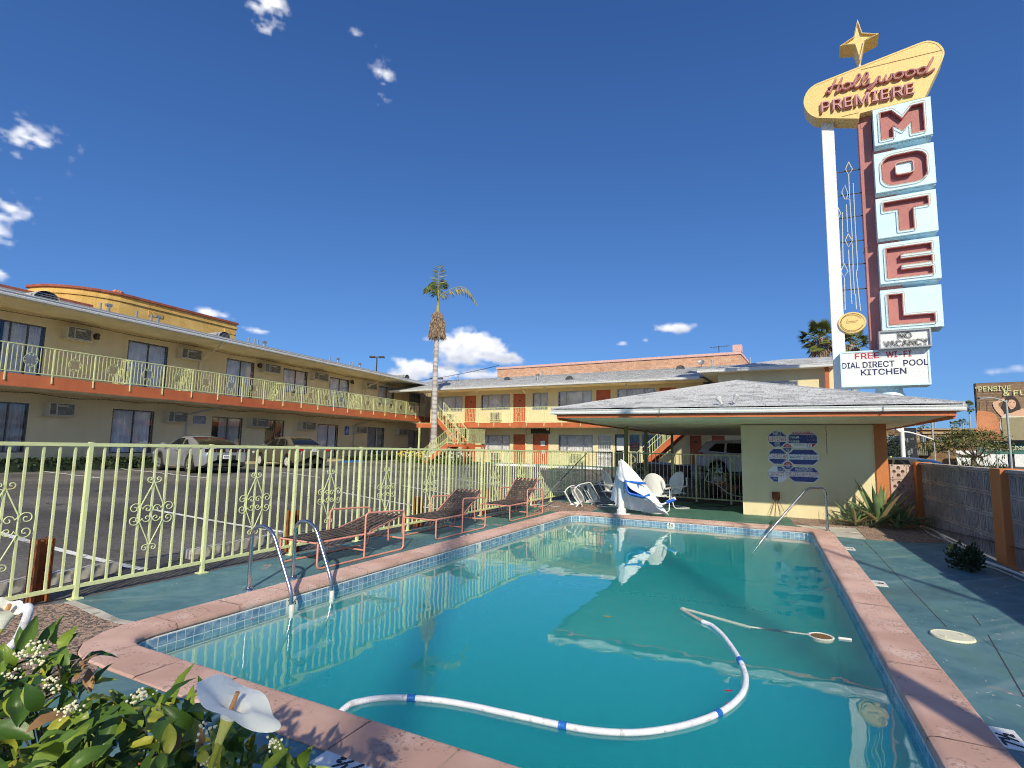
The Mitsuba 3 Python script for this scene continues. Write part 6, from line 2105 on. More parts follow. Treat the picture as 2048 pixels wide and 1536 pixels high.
def flight(fr, parent, s0, z0, s1, z1, r0, r1, n, rail=True):
    """Open-riser stair flight rising from (s0, z0) to (s1, z1)."""
    for r in (r0, r1):
        put('stringer', fr.mesh(bar((s0, r, z0 - .04), (s1, r, z1 - .04), .05, .28)), 'orange_paint', parent)
    for i in range(n):
        u = (i + .5) / n
        s, z = s0 + (s1 - s0) * u, z0 + (z1 - z0) * (i + 1) / n
        put('tread', fr.mesh(box((s - .16, r0 + .03, z - .04), (s + .16, r1 - .03, z))), 'orange_paint' if n > 3 else 'curb_concrete', parent)
    if rail:
        for r in (r0, r1):
            ms = [bar((s0, r, z0 + .95), (s1, r, z1 + .95), .045, .03), bar((s0, r, z0 + .18), (s1, r, z1 + .18), .03)]
            k = put('railing', fr.mesh(cat_m(ms)), 'fence_green', parent)
            q = int(abs(s1 - s0) / .14)
            put('baluster', fr.mesh(cat_m([box((s0 + (s1 - s0) * i / q - .01, r - .01, z0 + (z1 - z0) * i / q + .18), (s0 + (s1 - s0) * i / q + .01, r + .01, z0 + (z1 - z0) * i / q + .95)) for i in range(1, q)])), 'fence_green', k, kind='stuff')
            for u in (0, .5, 1):
                s, z = s0 + (s1 - s0) * u, z0 + (z1 - z0) * u
                put('post', fr.mesh(box((s - .022, r - .022, z - .05), (s + .022, r + .022, z + .98))), 'fence_green', k)


st1 = thing('outdoor_staircase', 'straight orange staircase with pale green rails beside the office, seen under the canopy', 'staircase')
rr = 2.6
sa, _ = BW.px(1274, 938, rr); sb = sa + 4.0
sb = BW.px(1385, 866, rr)[0]
flight(BW, st1, sa, BG, sb, BZ1, rr - 1.1, rr, 14)
for x in (1247, 1262):
    s_, _ = BW.px(x, 930, rr + .2)
    put('newel', BW.mesh(box((s_ - .025, rr + .15, BG - .1), (s_ + .025, rr + .2, BG + 1.0))), 'fence_green', st1)
put('guard', BW.mesh(cat_m([bar((BW.px(1245, 905, rr + .17)[0], rr + .17, BG + .98), (sa, rr + .17, BG + .98), .045, .03), moved(ring_scroll(.2, .012), (BW.px(1264, 917, rr + .17)[0], rr + .17, BG + .55))])), 'fence_green', st1)
st2 = thing('outdoor_staircase', 'orange staircase with a landing and pale green rails behind the tall palm', 'staircase')
r0 = 3.4
sL, _ = BW.px(905, 890, r0 + .5); sR, _ = BW.px(942, 890, r0 + .5)
zL = BW.px(920, 889, r0)[1]
sT = BW.px(868, 800, r0)[0]
put('landing', BW.mesh(box((sL, r0 - 1.2, zL - .14), (sR, r0 + 1.2, zL))), 'orange_paint', st2)
flight(BW, st2, sL + .1, zL, sT, BZ1 + .45, r0 - 1.1, r0 - .05, 8)
flight(BW, st2, BW.px(852, 928, r0 + 1)[0], BG, sL + .1, zL, r0 + .1, r0 + 1.15, 7)
k = put('railing', BW.mesh(cat_m([bar((sL + .05, r0 + 1.18, zL + .98), (sR, r0 + 1.18, zL + .98), .045, .03), bar((sL + .05, r0 + 1.18, zL + .1), (sR, r0 + 1.18, zL + .1), .03), bar((sR - .02, r0 - 1.2, zL + .98), (sR - .02, r0 + 1.2, zL + .98), .045, .03), bar((sR - .02, r0 - 1.2, zL + .1), (sR - .02, r0 + 1.2, zL + .1), .03)])), 'fence_green', st2)
put('baluster', BW.mesh(cat_m([box((s - .01, r0 + 1.17, zL + .1), (s + .01, r0 + 1.19, zL + .98)) for s in np.arange(sL + .1, sR, .125)] + [box((sR - .03, r - .01, zL + .1), (sR - .01, r + .01, zL + .98)) for r in np.arange(r0 - 1.1, r0 + 1.15, .125)])), 'fence_green', k, kind='stuff')
for r in (r0 - 1.15, r0 + 1.15):
    put('leg', BW.mesh(cat_m([box((sR - .10, r - .04, BG - .1), (sR - .02, r + .04, zL - .14)), box((sL + .02, r - .04, BG - .1), (sL + .10, r + .04, zL - .14))])), 'orange_paint', st2)
# climbing guard at the head of the stairs: a fan of spikes
ft = np.linspace(-.9, 1.0, 14)
gs_, gz_ = LW.px(842, 800, .1)
fan = [tube([(gs_ + .2 + .55 * math.cos(a), .1, gz_ + 1.0 * math.sin(a)), (gs_ + .2 + .95 * math.cos(a), .1, gz_ + 1.45 * math.sin(a))], .012, 4) for a in ft] + [tube(np.c_[gs_ + .2 + .55 * np.cos(ft), np.full(14, .1), gz_ + 1.0 * np.sin(ft)], .03, 6), tube(np.c_[gs_ + .2 + .8 * np.cos(ft), np.full(14, .1), gz_ + 1.25 * np.sin(ft)], .02, 6)]
put('spike_guard', LW.mesh(cat_m(fan)), 'fence_green', left)
put('corner_post', LW.mesh(box((gs_ - .05, .0, .2), (gs_ + .06, .12, ZS0))), 'fence_green', left)
# rubble planter, red machine and a lamp post under the canopy
pl = thing('rubble_planter', 'low planter edged with pale rubble stones behind the canopy fence', 'planter')
A, B = dp(1288, 955, 27.0), dp(1402, 957, 23.5)
g = np.random.default_rng(5)
for i in range(66):
    u = (i % 22 + g.uniform(-.3, .3)) / 22
    c = A * (1 - u) + B * u
    c[2] = .36 + (i // 22) * .22 + g.uniform(-.04, .04)
    m = trimesh.creation.icosphere(1, 1)
    m.vertices *= g.uniform(.75, 1.2, (len(m.vertices), 1)) * np.array([.2, .17, .14]) * g.uniform(.8, 1.25)
    put('stone', moved(m, c, g.uniform(0, 3), g.uniform(-.4, .4)), 'rock', pl)
put('soil', bar(A + [0, .5, .62 - A[2]], B + [0, .5, .62 - B[2]], 1.0, .5), 'soil', pl)
# ------------------------------------------------------------------ plants


def leaf_cards(c, u, w, l, ww, fold=.0):
    """Many pointed leaves: centres c, directions u, width directions w, half lengths l, half widths ww."""
    n = len(c)
    l, ww = np.asarray(l).reshape(-1, 1), np.asarray(ww).reshape(-1, 1)
    V = np.stack([c - u * l, c + w * ww, c + u * l, c - w * ww], 1).reshape(-1, 3)
    f = (np.arange(n) * 4)[:, None] + np.array([[0, 1, 2], [0, 2, 3]]).reshape(1, -1)
    return trimesh.Trimesh(V, f.reshape(-1, 3), process=False)


def unit(a):
    return a / (np.linalg.norm(a, axis=-1, keepdims=True) + 1e-9)


def fan_palm(name, base, h, R, label, seed, trunk=.2, cat='palm tree', lean=0.0, skirt=True, group=None, nleaf=46):
    g = np.random.default_rng(seed)
    t = thing(name, label, cat, group)
    b = np.asarray(base, float)
    top = b + [lean, 0, h]
    put('trunk', tube(curve([b, (b + top) / 2 + [lean * .1, 0, 0], top], 12), np.linspace(trunk, trunk * .75, 12), 9), 'palm_trunk', t, smooth=True)
    ms, th = [], []
    for i in range(nleaf):
        el = g.uniform(-.9, 1.35); az = g.uniform(0, 2 * np.pi)
        d = np.array([math.cos(az) * math.cos(el), math.sin(az) * math.cos(el), math.sin(el)])
        tip = top + d * R * g.uniform(.5, .72)
        q = 16
        a = np.linspace(-1.35, 1.35, q)
        side = unit(np.cross(d, [0, 0, 1.0]))
        up = np.cross(side, d)
        rays = d * np.cos(a)[:, None] + (side * np.sin(a)[:, None])
        rays[:, 2] -= .25 * np.abs(a) + .12
        L = R * g.uniform(.34, .48)
        w = unit(np.cross(rays, up)) * 1.0
        ms.append(leaf_cards(tip + rays * L * .5, unit(rays), w, np.full(q, L * .52), np.full(q, R * .035)))
        ms.append(bar(top, tip, R * .022))
    put('crown', cat_m(ms), 'palm_leaf', t)
    if skirt:
        n = 260
        az = g.uniform(0, 2 * np.pi, n)
        k = g.uniform(0, 1, n)
        c = np.c_[np.cos(az), np.sin(az), 0 * az] * (R * (.16 + .30 * g.uniform(.3, 1, n)))[:, None] + top + np.c_[0 * az, 0 * az, -R * (.12 + .85 * k)]
        d = unit(np.c_[np.cos(az) * .35, np.sin(az) * .35, -np.ones(n)] + g.normal(0, .2, (n, 3)))
        w = unit(np.cross(d, g.normal(0, 1, (n, 3))))
        put('dead_fronds', leaf_cards(c, d, w, g.uniform(.15, .3, n) * R, g.uniform(.02, .035, n) * R), 'thatch', t)
    return t


# the tall palm in the parking lot
pm = thing('palm_tree', 'tall slender palm with a shaggy brown skirt in front of the motel corner', 'palm tree')
D0 = 36.0
B0 = dp(866, 925, D0); B0[2] = .3
trk = [B0, dp(868, 860, D0), dp(870, 760, D0), dp(873, 690, D0), dp(875.5, 625, D0)]
put('trunk', tube(curve(trk, 40), np.interp(np.linspace(0, 1, 40), [0, .05, .3, 1], [.30, .235, .20, .125]), 12), 'palm_trunk', pm, smooth=True)
top = dp(876, 624, D0)
c2 = dp(876.5, 596, D0)
put('crownshaft', tube(curve([dp(875.5, 627, D0), dp(876, 612, D0), c2, dp(877, 580, D0)], 10), [.13, .125, .11, .10, .09, .085, .08, .07, .06, .05], 10), 'palm_gold', pm, smooth=True)


def frond(pts, wid, m, seed, droop=.9, n=46, both=True):
    g = np.random.default_rng(seed)
    sp = curve(pts, n)
    t = unit(np.gradient(sp, axis=0))
    ms = [tube(sp, np.linspace(.035, .008, n), 5)]
    for sg in (1, -1):
        side = unit(np.cross(t, [0, 0, 1.0])) * sg
        side = np.where(np.linalg.norm(np.cross(t, [0, 0, 1.0]), axis=1, keepdims=True) < .35, np.array([[sg * .9, .3, 0]]), side)
        d = unit(side * .75 + t * .55 + np.array([0, 0, -droop]) + g.normal(0, .12, (n, 3)))
        L = wid * np.sin(np.clip(np.linspace(.12, 3.0, n), 0, np.pi)) ** .6 * g.uniform(.75, 1.1, n)
        w = unit(np.cross(d, g.normal(0, 1, (n, 3))))
        k = np.arange(n) > n * .14
        ms.append(leaf_cards((sp + d * (L * .5)[:, None])[k], d[k], w[k], (L * .55)[k], np.full(k.sum(), .035)))
    put('frond', cat_m(ms), m, pm)


P = lambda x, y, dd=0.0: dp(x, y, D0 + dd)
frond([c2, P(885, 588, .1), P(905, 577, .2), P(925, 574, .3), P(940, 585, .4), P(953, 607, .5)], .75, 'palm_gold', 1, 1.2)
frond([c2, P(870, 585, -.3), P(862, 574, -.7), P(855, 572, -1.2), P(850, 585, -1.6)], .62, 'palm_leaf', 2, 1.0)
frond([c2, P(876, 575), P(877, 555, .1), P(879.5, 531, .1)], .75, 'palm_leaf', 3, .2)
frond([c2, P(879, 575, .4), P(884, 560, .9), P(889, 562, 1.5), P(891, 575, 2.0)], .6, 'palm_leaf', 4, .9)
frond([c2, P(873, 580, .6), P(868, 565, 1.2), P(862, 566, 1.8), P(857, 580, 2.2)], .6, 'palm_leaf', 5, .9)
g = np.random.default_rng(8)
n = 2600
az = g.uniform(0, 2 * np.pi, n); k = g.uniform(0, 1, n) ** .8
rad = np.interp(k, [0, .12, .5, 1], [.10, .42, .52, .62]) * g.uniform(.3, 1.0, n) ** .5
c = top + np.c_[np.cos(az) * rad, np.sin(az) * rad, -.05 - k * 1.75]
d = unit(np.c_[np.cos(az) * .28, np.sin(az) * .28, -np.ones(n)] + g.normal(0, .12, (n, 3)))
w = unit(np.cross(d, g.normal(0, 1, (n, 3))))
put('dead_fronds', leaf_cards(c, d, w, g.uniform(.12, .30, n), g.uniform(.008, .022, n)), 'thatch', pm)

for x, y, dep, R, lab, sd in [(1640, 676, 46, 1.75, 'bushy fan palm left of the white sign post', 31), (1703, 690, 48, 1.7, 'bushy fan palm seen between the sign posts', 32)]:
    p = dp(x, y, dep)
    fan_palm('fan_palm', (p[0], p[1], .3), p[2] - .3, R, lab, sd, .28)
for x, y, dep, R, lab, sd in [(1938, 814, 150, 1.9, 'tall thin far palm left of the billboard', 41), (1910, 850, 150, 1.5, 'left one of two short far palms above the brown brick building', 42), (1926, 846, 150, 1.5, 'right one of two short far palms above the brown brick building', 43), (1846, 850, 140, 1.7, 'far palm above the dark building', 44), (1792, 851, 130, 1.7, 'far palm just right of the orange pavilion column', 45), (1869, 832, 160, 1.4, 'far palm under the right eave of the pavilion', 46)]:
    p = dp(x, y, dep)
    fan_palm('fan_palm', (p[0], p[1], .3), p[2] - .3, R, lab, sd, .22, skirt=False, nleaf=26)

# street tree beyond the wall
tr = thing('street_tree', 'small spreading street tree with russet green leaves beyond the block wall', 'tree')
dT = 34.0
b = dp(1944, 935, dT); b[2] = .2
f0 = dp(1951, 910, dT)
put('trunk', tube(curve([b, dp(1947, 922, dT), f0], 10), np.linspace(.16, .10, 10), 8), 'bark', tr, smooth=True)
g = np.random.default_rng(12)
limbs, cl = [], []
for x, y, dd in [(1880, 895, .6), (1905, 885, -1), (1930, 876, 1.2), (1955, 872, -.5), (1985, 878, .9), (2005, 893, -.6), (1862, 884, -.4), (1920, 893, 1.6), (1975, 890, -1.4), (1940, 884, -1.9), (1895, 877, 1.5), (1955, 886, 2.1), (1868, 897, .3), (1918, 868, 0), (1970, 867, .4), (1935, 866, -.6), (1990, 899, .3)]:
    e = dp(x, y, dT + dd)
    limbs.append(tube(curve([f0 - [0, 0, .1], f0 * .6 + e * .4 + [0, 0, -.25], e], 8), np.linspace(.06, .015, 8), 5))
    cl.append(e)
put('limb', cat_m(limbs), 'bark', tr, kind='stuff')
C, n = [], 0
for e in cl:
    m = int(g.uniform(130, 260))
    q = g.normal(0, 1, (m, 3)) * np.array([.42, .42, .13]) * g.uniform(.7, 1.1)
    C.append(e + q)
C = np.vstack(C); n = len(C)
d = unit(g.normal(0, 1, (n, 3)) + [0, 0, -.2]); w = unit(np.cross(d, g.normal(0, 1, (n, 3))))
pick = g.random(n) < .3
put('crown', leaf_cards(C[~pick], d[~pick], w[~pick], g.uniform(.05, .11, (~pick).sum()), g.uniform(.03, .05, (~pick).sum())), 'tree_leaf', tr)
put('crown', leaf_cards(C[pick], d[pick], w[pick], g.uniform(.05, .10, pick.sum()), g.uniform(.03, .05, pick.sum())), 'tree_leaf_red', tr, label='russet leaves')
tr2 = thing('street_tree', 'dark young tree just right of the orange pavilion column across the street', 'tree')
p = dp(1790, 905, 40)
put('trunk', tube([(p[0], p[1], .2), (p[0], p[1], p[2])], .07, 6), 'bark', tr2)
q = p + g.normal(0, 1, (900, 3)) * [.42, .42, .62] + [0, 0, .3]
d = unit(g.normal(0, 1, (900, 3))); w = unit(np.cross(d, g.normal(0, 1, (900, 3))))
put('crown', leaf_cards(q, d, w, g.uniform(.06, .12, 900), g.uniform(.035, .06, 900)), 'hedge_leaf', tr2)

# agave in the corner
ag = thing('agave', 'large spiky agave with thin dry flower stalks in the corner by the pavilion', 'agave')
A0 = gp(1768, 1057)


def blade(base, az, el, L, wd, curl, m, name='leaf', key=ag):
    n = 12
    t = np.linspace(0, 1, n)
    e = el - curl * t ** 1.6
    step_ = L / (n - 1)
    x = np.concatenate([[0], np.cumsum(np.cos(e[:-1]) * step_)]); z = np.concatenate([[0], np.cumsum(np.sin(e[:-1]) * step_)])
    wv = wd * (np.sin(np.clip(.55 + t * 2.6, 0, np.pi)) ** .8) * (1 - t ** 6) + .001
    rows = []
    for k, dp_ in ((-1, .30), (-.5, .06), (0, -.05), (.5, .06), (1, .30)):
        rows.append(np.c_[x - np.sin(e) * 0, wv * k, z + wv * dp_ * 1.1])
    P_ = np.stack(rows)
    ca, sa = math.cos(az), math.sin(az)
    Q = np.stack([P_[..., 0] * ca - P_[..., 1] * sa, P_[..., 0] * sa + P_[..., 1] * ca, P_[..., 2]], -1) + base
    top = quadpatch(Q)
    lowr = Q.copy(); lowr[1:4, :, 2] -= (wv * .35)
    b_ = quadpatch(lowr); b_.invert()
    put(name, cat_m([top, b_]), m, key, smooth=True)


g = random.Random(77)
ros = [(A0 + [0, .15, 0], 30, 1.02), (A0 + [-.55, .1, 0], 14, .62), (A0 + [.42, .05, 0], 16, .72), (A0 + [.1, -.28, 0], 9, .4)]
for c_, nb_, L_ in ros:
    c_ = np.array(c_)
    for i in range(nb_):
        u = i / nb_
        blade(c_ + [0, 0, .04 + .06 * (1 - u)], i * 2.39996 + g.uniform(-.2, .2), .18 + 1.15 * u + g.uniform(-.12, .12), L_ * g.uniform(.75, 1.2), .045 * L_ / .8, g.uniform(.1, .55) * (1 - u * .7), 'agave_leaf' if g.random() > .12 else 'dry_leaf')
for x, y, bx, by, k in [(1744, 925, 1762, 1012, 0), (1752, 928, 1760, 990, 1), (1766, 932, 1762, 985, 2), (1733, 962, 1755, 1020, 3)]:
    dd = 13.9
    q = curve([dp(bx, by, dd), dp(bx * .55 + x * .45 - 5 + k * 2, by * .5 + y * .5, dd), dp(x, y, dd)], 14)
    put('flower_stalk', tube(q, np.linspace(.014, .007, 14), 5), 'stalk', ag)
tuft = thing('grass_tuft', 'dry grassy tufts sprouting among the agave against the wall', 'plant')
n = 260
gg = np.random.default_rng(3)
bs = A0 + np.c_[gg.uniform(-1.0, 1.0, n), gg.uniform(-.05, .38, n), np.zeros(n)]
bs[:, 1] += -.42 * (bs[:, 0] - A0[0]) * .9
d = unit(np.c_[gg.normal(0, .3, n), gg.normal(0, .2, n), np.ones(n)])
L = gg.uniform(.12, .42, n)
w = unit(np.cross(d, gg.normal(0, 1, (n, 3))))
put('blades', leaf_cards(bs + d * (L * .5)[:, None], d, w, L * .55, np.full(n, .006)), 'agave_leaf', tuft)
# dark shrub in the shade
sh = thing('shrub', 'small dark rounded shrub in the shade at the foot of the block wall', 'shrub')
c = gp(1937, 1141)
n = 900
q = gg.normal(0, 1, (n, 3)); q = unit(q) * gg.uniform(.35, 1, (n, 1)) ** .5 * [.20, .17, .17] * (1 + .5 * np.sin(3 * np.arctan2(q[:, 1:2], q[:, 0:1]) + 1)) + c + [0, 0, .17]
d = unit(q - c + gg.normal(0, .12, (n, 3))); w = unit(np.cross(d, gg.normal(0, 1, (n, 3))))
put('foliage', leaf_cards(q, d, w, gg.uniform(.02, .04, n), gg.uniform(.012, .022, n)), 'hedge_leaf', sh)
put('stem', tube([c, c + [0, 0, .2]], .02, 5), 'twig', sh)
# white pipes and a hose along the wall
for pts, rad, m, lab in [([(1842, 1052), (1870, 1062), (1895, 1080), (1925, 1096), (1960, 1118), (1990, 1130), (2048, 1152), (2100, 1172)], .022, 'pvc_white', 'white water pipe lying along the foot of the block wall'), ([(1838, 1051), (1858, 1066), (1880, 1077), (1920, 1090), (1942, 1108)], .015, 'plain_concrete', 'pale garden hose lying beside the white pipe'), ([(1960, 1130), (1985, 1136), (2020, 1150), (2048, 1162), (2100, 1190)], .016, 'plain_concrete', 'pale hose curving out from the wall pillar')]:
    p3 = np.array([gp(x, y, rad) for x, y in pts])
    put('pipe', tube(curve(p3, 40), rad, 8), m, smooth=True, label=lab, cat='pipe')
hz = np.array([gp(x, y, .012) for x, y in [(1385, 1008), (1400, 1003), (1430, 1001), (1460, 1004), (1470, 1009), (1445, 1013), (1410, 1012), (1392, 1009), (1402, 1006), (1435, 1004), (1458, 1008), (1440, 1016)]])
put('garden_hose', tube(curve(hz, 90), .012, 6), 'hose_garden', smooth=True, label='dark garden hose coiled on the deck in front of the canopy fence', cat='hose')
# flowers at the foot of the palm and stairs
fb = thing('flower_bed', 'low flower bed with white and yellow blooms around the foot of the palm', 'flower bed')
n = 1500
A_, B_ = dp(800, 921, 37), dp(945, 925, 34)
u = gg.uniform(0, 1, (n, 1))
q = A_ * (1 - u) + B_ * u; q[:, 2] = .35 + gg.uniform(0, .6, n) * gg.uniform(.3, 1, n); q[:, 1] += gg.normal(0, .4, n)
d = unit(gg.normal(0, 1, (n, 3)) + [0, 0, .6]); w = unit(np.cross(d, gg.normal(0, 1, (n, 3))))
put('foliage', leaf_cards(q, d, w, gg.uniform(.08, .16, n), gg.uniform(.03, .06, n)), 'tree_leaf', fb)
for m, lo_, hi_, nn in (('petal_white', .1, 1, 40), ('flower_yellow', 0, .35, 60)):
    u = gg.uniform(lo_, hi_, (nn, 1))
    q = A_ * (1 - u) + B_ * u; q[:, 2] = .75 + gg.uniform(0, .4, nn); q[:, 1] += gg.normal(-.2, .3, nn)
    put('bloom', cat_m([moved(trimesh.creation.icosphere(1, .055), p) for p in q]), m, fb, kind='stuff')

# ------------------------------------------------------------------ the bush in front of the camera, with calla lilies


def leaf_mesh(L, W, fold, curl, n=9):
    t = np.linspace(0, 1, n)
    w = W * np.sin(np.pi * t ** .85) ** .9 + .0004
    z = -curl * (t - .3) ** 2 * L
    rows = []
    for k in (-1, -.5, 0, .5, 1):
        rows.append(np.c_[t * L, k * w, z + abs(k) * fold * w + .0015 * np.sin(t * 22) * abs(k)])
    return quadpatch(np.stack(rows))


g = random.Random(5)
LV = []
for i in range(8):
    LV.append(leaf_mesh(g.uniform(.065, .105), g.uniform(.014, .023), g.uniform(.1, .55), g.uniform(.2, 1.1)))
LVD = [mikit.ply(m, smooth=True) for m in LV]
bush = thing('flowering_bush', 'glossy leaved bush with small white flower clusters in the lower left foreground', 'bush')
tops = [(-60, 1300), (0, 1290), (60, 1283), (120, 1275), (170, 1330), (200, 1395), (250, 1400), (300, 1375), (350, 1385), (410, 1380), (440, 1440), (500, 1480), (560, 1490), (610, 1520), (640, 1560), (700, 1640)]
spots = []
tries = 0
while len(spots) < 2000 and tries < 40000:
    tries += 1
    x = g.uniform(-260, 690); y = g.uniform(1275, 1980)
    yt = np.interp(x, [p[0] for p in tops], [p[1] for p in tops])
    if y < yt + 12:
        continue
    deep = (y - yt) / 420
    dep = 1.62 - .50 * min(1, deep) + g.uniform(-.10, .34)
    p = dp(x, y, dep)
    if p[2] < .35:
        continue
    spots.append((y - yt, x, y, p, deep))
spots.sort(key=lambda q: q[0] + (0 if q[2] < 1560 else 900))
rest = []
made = 0
for j, (_, x, y, p, deep) in enumerate(spots):
    i = g.randrange(8)
    out = np.array([g.uniform(-1, 1) * .9, g.uniform(-1, .9), g.uniform(-.15, 1.15)])
    out /= np.linalg.norm(out)
    nrm = np.array([g.uniform(-.7, .7), g.uniform(-1.0, .3), 1.0])
    yv = np.cross(nrm, out); yv /= np.linalg.norm(yv)
    zv = np.cross(out, yv)
    sc = g.uniform(.62, 1.18)
    M = np.eye(4); M[:3, 0], M[:3, 1], M[:3, 2], M[:3, 3] = out * sc, yv * sc, zv * sc, p
    r_ = g.random()
    m = 'leaf_dark' if r_ < .42 else 'leaf_mid' if r_ < .78 else 'leaf_lime' if r_ < .96 else 'leaf_rust'
    if made < 300 and y < 1600 and -80 < x < 700:
        key = numbered(f'{bush}__leaf'); made += 1
        scene[key] = {**LVD[i], 'bsdf': {'type': 'ref', 'id': m}, 'to_world': T(M)}
    else:
        mm = LV[i].copy(); mm.apply_transform(M); rest.append((m, mm))
for m in ('leaf_dark', 'leaf_mid', 'leaf_lime', 'leaf_rust'):
    q = [mm for a, mm in rest if a == m]
    if q:
        put('inner_leaves', cat_m(q), m, bush, kind='stuff', smooth=True)
tw = []
root = dp(150, 1900, 1.9); root[2] = 0
for j in range(0, len(spots), 9):
    p = spots[j][3]
    b_ = np.array([p[0] * .75 + root[0] * .25, p[1] + .12, max(0.0, p[2] - .45)])
    tw.append(tube(curve([b_, (b_ + p) / 2 + [g.uniform(-.03, .03), .03, 0], p], 6), np.linspace(.005, .0022, 6), 5))
put('twig', cat_m(tw), 'twig', bush, kind='stuff')
for (x, y) in [(62, 1295), (45, 1310), (75, 1322), (100, 1362), (110, 1372), (78, 1300), (282, 1383), (275, 1390), (290, 1386), (150, 1412), (140, 1420), (130, 1425), (410, 1455), (420, 1520), (425, 1528), (545, 1490), (20, 1350)]:
    c = dp(x, y, 1.38)
    fl = []
    for k in range(16):
        o = np.array([g.gauss(0, .009), g.gauss(0, .009), g.gauss(0, .007)])
        mm = trimesh.creation.icosphere(0, g.uniform(.0022, .0042)); mm.apply_translation(c + o); fl.append(mm)
    put('flower_cluster', cat_m(fl), 'petal_cream', bush)


def calla(name, label, c, right, up, size, open_=1.0, roll=0.0, tilt=.35):
    """White spathe: a funnel flaring to a rolled rim with a pointed tip; c = the mouth's centre."""
    t = thing(name, label, 'flower', None)
    nu, nv = 56, 26
    U, V_ = np.meshgrid(np.linspace(0, 2 * np.pi, nu), np.linspace(0, 1, nv), indexing='ij')
    th = U + roll
    rad = (.10 + .16 * V_ + .80 * V_ ** 3.2 * open_)
    tip = np.exp(-((np.angle(np.exp(1j * (U - np.pi * .12)))) / .42) ** 2)
    rad = rad * (1 + .42 * tip * V_ ** 3)
    h = -1.25 + 1.30 * V_ ** .72 - .34 * np.clip(V_ - .70, 0, 1) / .3 * (.6 + .5 * np.sin(U * 1.0 + 1.0)) * open_ + .06 * np.sin(U * 5 + .7) * V_ ** 4
    X_ = rad * np.cos(th) * size; Y_ = rad * np.sin(th) * size * .62; Zz = h * size
    r3, u3 = np.asarray(right, float), np.asarray(up, float)
    f3 = np.cross(r3, u3)
    Q = c + X_[..., None] * r3 + Zz[..., None] * u3 + Y_[..., None] * f3
    put('spathe', quadpatch(Q[:, 9:]), 'petal_white', t, smooth=True)
    put('throat', quadpatch(Q[:, :10]), 'petal_yellow', t, smooth=True)
    base = c - u3 * size * 1.25
    put('spadix', tube([base + u3 * size * .5, c + u3 * size * .05 + f3 * size * .0], [.006, .005], 7), 'spadix', t)
    q = curve([base + u3 * size * .05, base - u3 * size * .8 + [0, 0, -.05], base + [0.0, -.02, -.35]], 10)
    put('stem', tube(q, .007, 7), 'leaf_lime', t, smooth=True)
    return t


e1 = np.array([1.0, 0, 0])
c = dp(474, 1388, 1.30)
upv = unit(np.array([.30, .02, .95])); rt = unit(np.cross(np.cross(upv, e1), upv))
calla('calla_lily', 'open white calla lily flower standing above the bush by the pool rim', c, rt, upv, .088, 1.0, 0.0)
c = dp(18, 1212, 1.35)
upv = unit(np.array([.42, -.1, .9])); rt = unit(np.cross(np.cross(upv, e1), upv))
calla('calla_lily', 'half closed yellowish calla lily at the left edge of the picture', c, rt, upv, .085, .22, 2.2)
# curved white pipe by the left edge
wp = thing('pipe', 'bent white painted pipe behind the left lily', 'pipe')
q = np.array([dp(-20, 1320, 2.3), dp(2, 1306, 2.3), dp(30, 1285, 2.3), dp(48, 1250, 2.3), dp(58, 1222, 2.3), dp(54, 1214, 2.3), dp(46, 1222, 2.3)])
put('bend', tube(curve(q, 30), .017, 10), 'hose_white', wp, smooth=True)
put('leg', tube([dp(-20, 1320, 2.3), np.array([dp(-20, 1320, 2.3)[0], 2.3, 0])], .017, 8), 'hose_white', wp)
sp_ = gp(250, 1420); put('planter_soil', sheet(Polygon([(-3.6, -1), (-.35, -1), (-.30, 1.75), (-.9, 2.05), (-3.6, 3.1)]), .010), 'soil', kind='structure')
# ------------------------------------------------------------------ buildings and street beyond
bb = thing('brick_building', 'long salmon brick building behind the back motel wing', 'building')
RB = -13.0
(s0_, z0_), (s1_, z1_) = BW.px(995, 736, RB), BW.px(1481, 706, RB)
zt_ = (z0_ + z1_) / 2
put('wall', BW.mesh(box((s0_, RB - 14, 0), (s1_, RB, zt_ - .12))), 'brick_far', bb)
put('parapet', BW.mesh(box((s0_ - .1, RB - 14.1, zt_ - .12), (s1_ + .05, RB + .1, zt_ + .08))), 'pink_paint', bb)
pa_, pb_ = BW.px(1465, 690, RB + .1), BW.px(1482, 690, RB + .1)
put('pier', BW.mesh(box((pa_[0], RB - .6, zt_ + .08), (pb_[0] + .02, RB + .12, pa_[1]))), 'pink_paint', bb)
sc_, zc_ = BW.px(1438, 705, RB - .6)
ant = [tube([(sc_, RB - .6, zt_), (sc_, RB - .6, zc_ + .55)], .03, 5), bar((sc_ - .7, RB - .6, zc_ + .45), (sc_ + .8, RB - .6, zc_ + .5), .03)] + [bar((sc_ - .6 + .2 * i, RB - .9, zc_ + .46), (sc_ - .6 + .2 * i, RB - .3, zc_ + .46), .02) for i in range(7)]
put('antenna', BW.mesh(cat_m(ant)), 'dark_metal', bb)


def pix_x(p):
    q = np.asarray(p) - EYE
    return 1024 + F * (q @ _r) / (q @ _f)


yb = thing('ochre_building', 'ochre stucco building with a rounded corner and red roof edge behind the left motel wing', 'building')
RY = -17.0
pts = [LW.px(x, y, RY) for x, y in [(250, 592), (300, 602), (380, 621), (474, 645)]]
se, zy = pts[-1][0], float(np.mean([p[1] for p in pts]))
sb_ = LW.px(262, 595, RY)[0]
R0 = 4.0
YD = next((r for r in np.arange(RY - R0 - .3, RY - 14, -.1) if pix_x(LW.P(sb_ - R0, r, zy)) < 185), RY - 14)
arc = [(sb_ - R0 * math.sin(a), RY - R0 + R0 * math.cos(a)) for a in np.linspace(0, math.pi / 2, 10)]
plan = [(se, RY)] + arc + [(sb_ - R0, YD), (se, YD)]


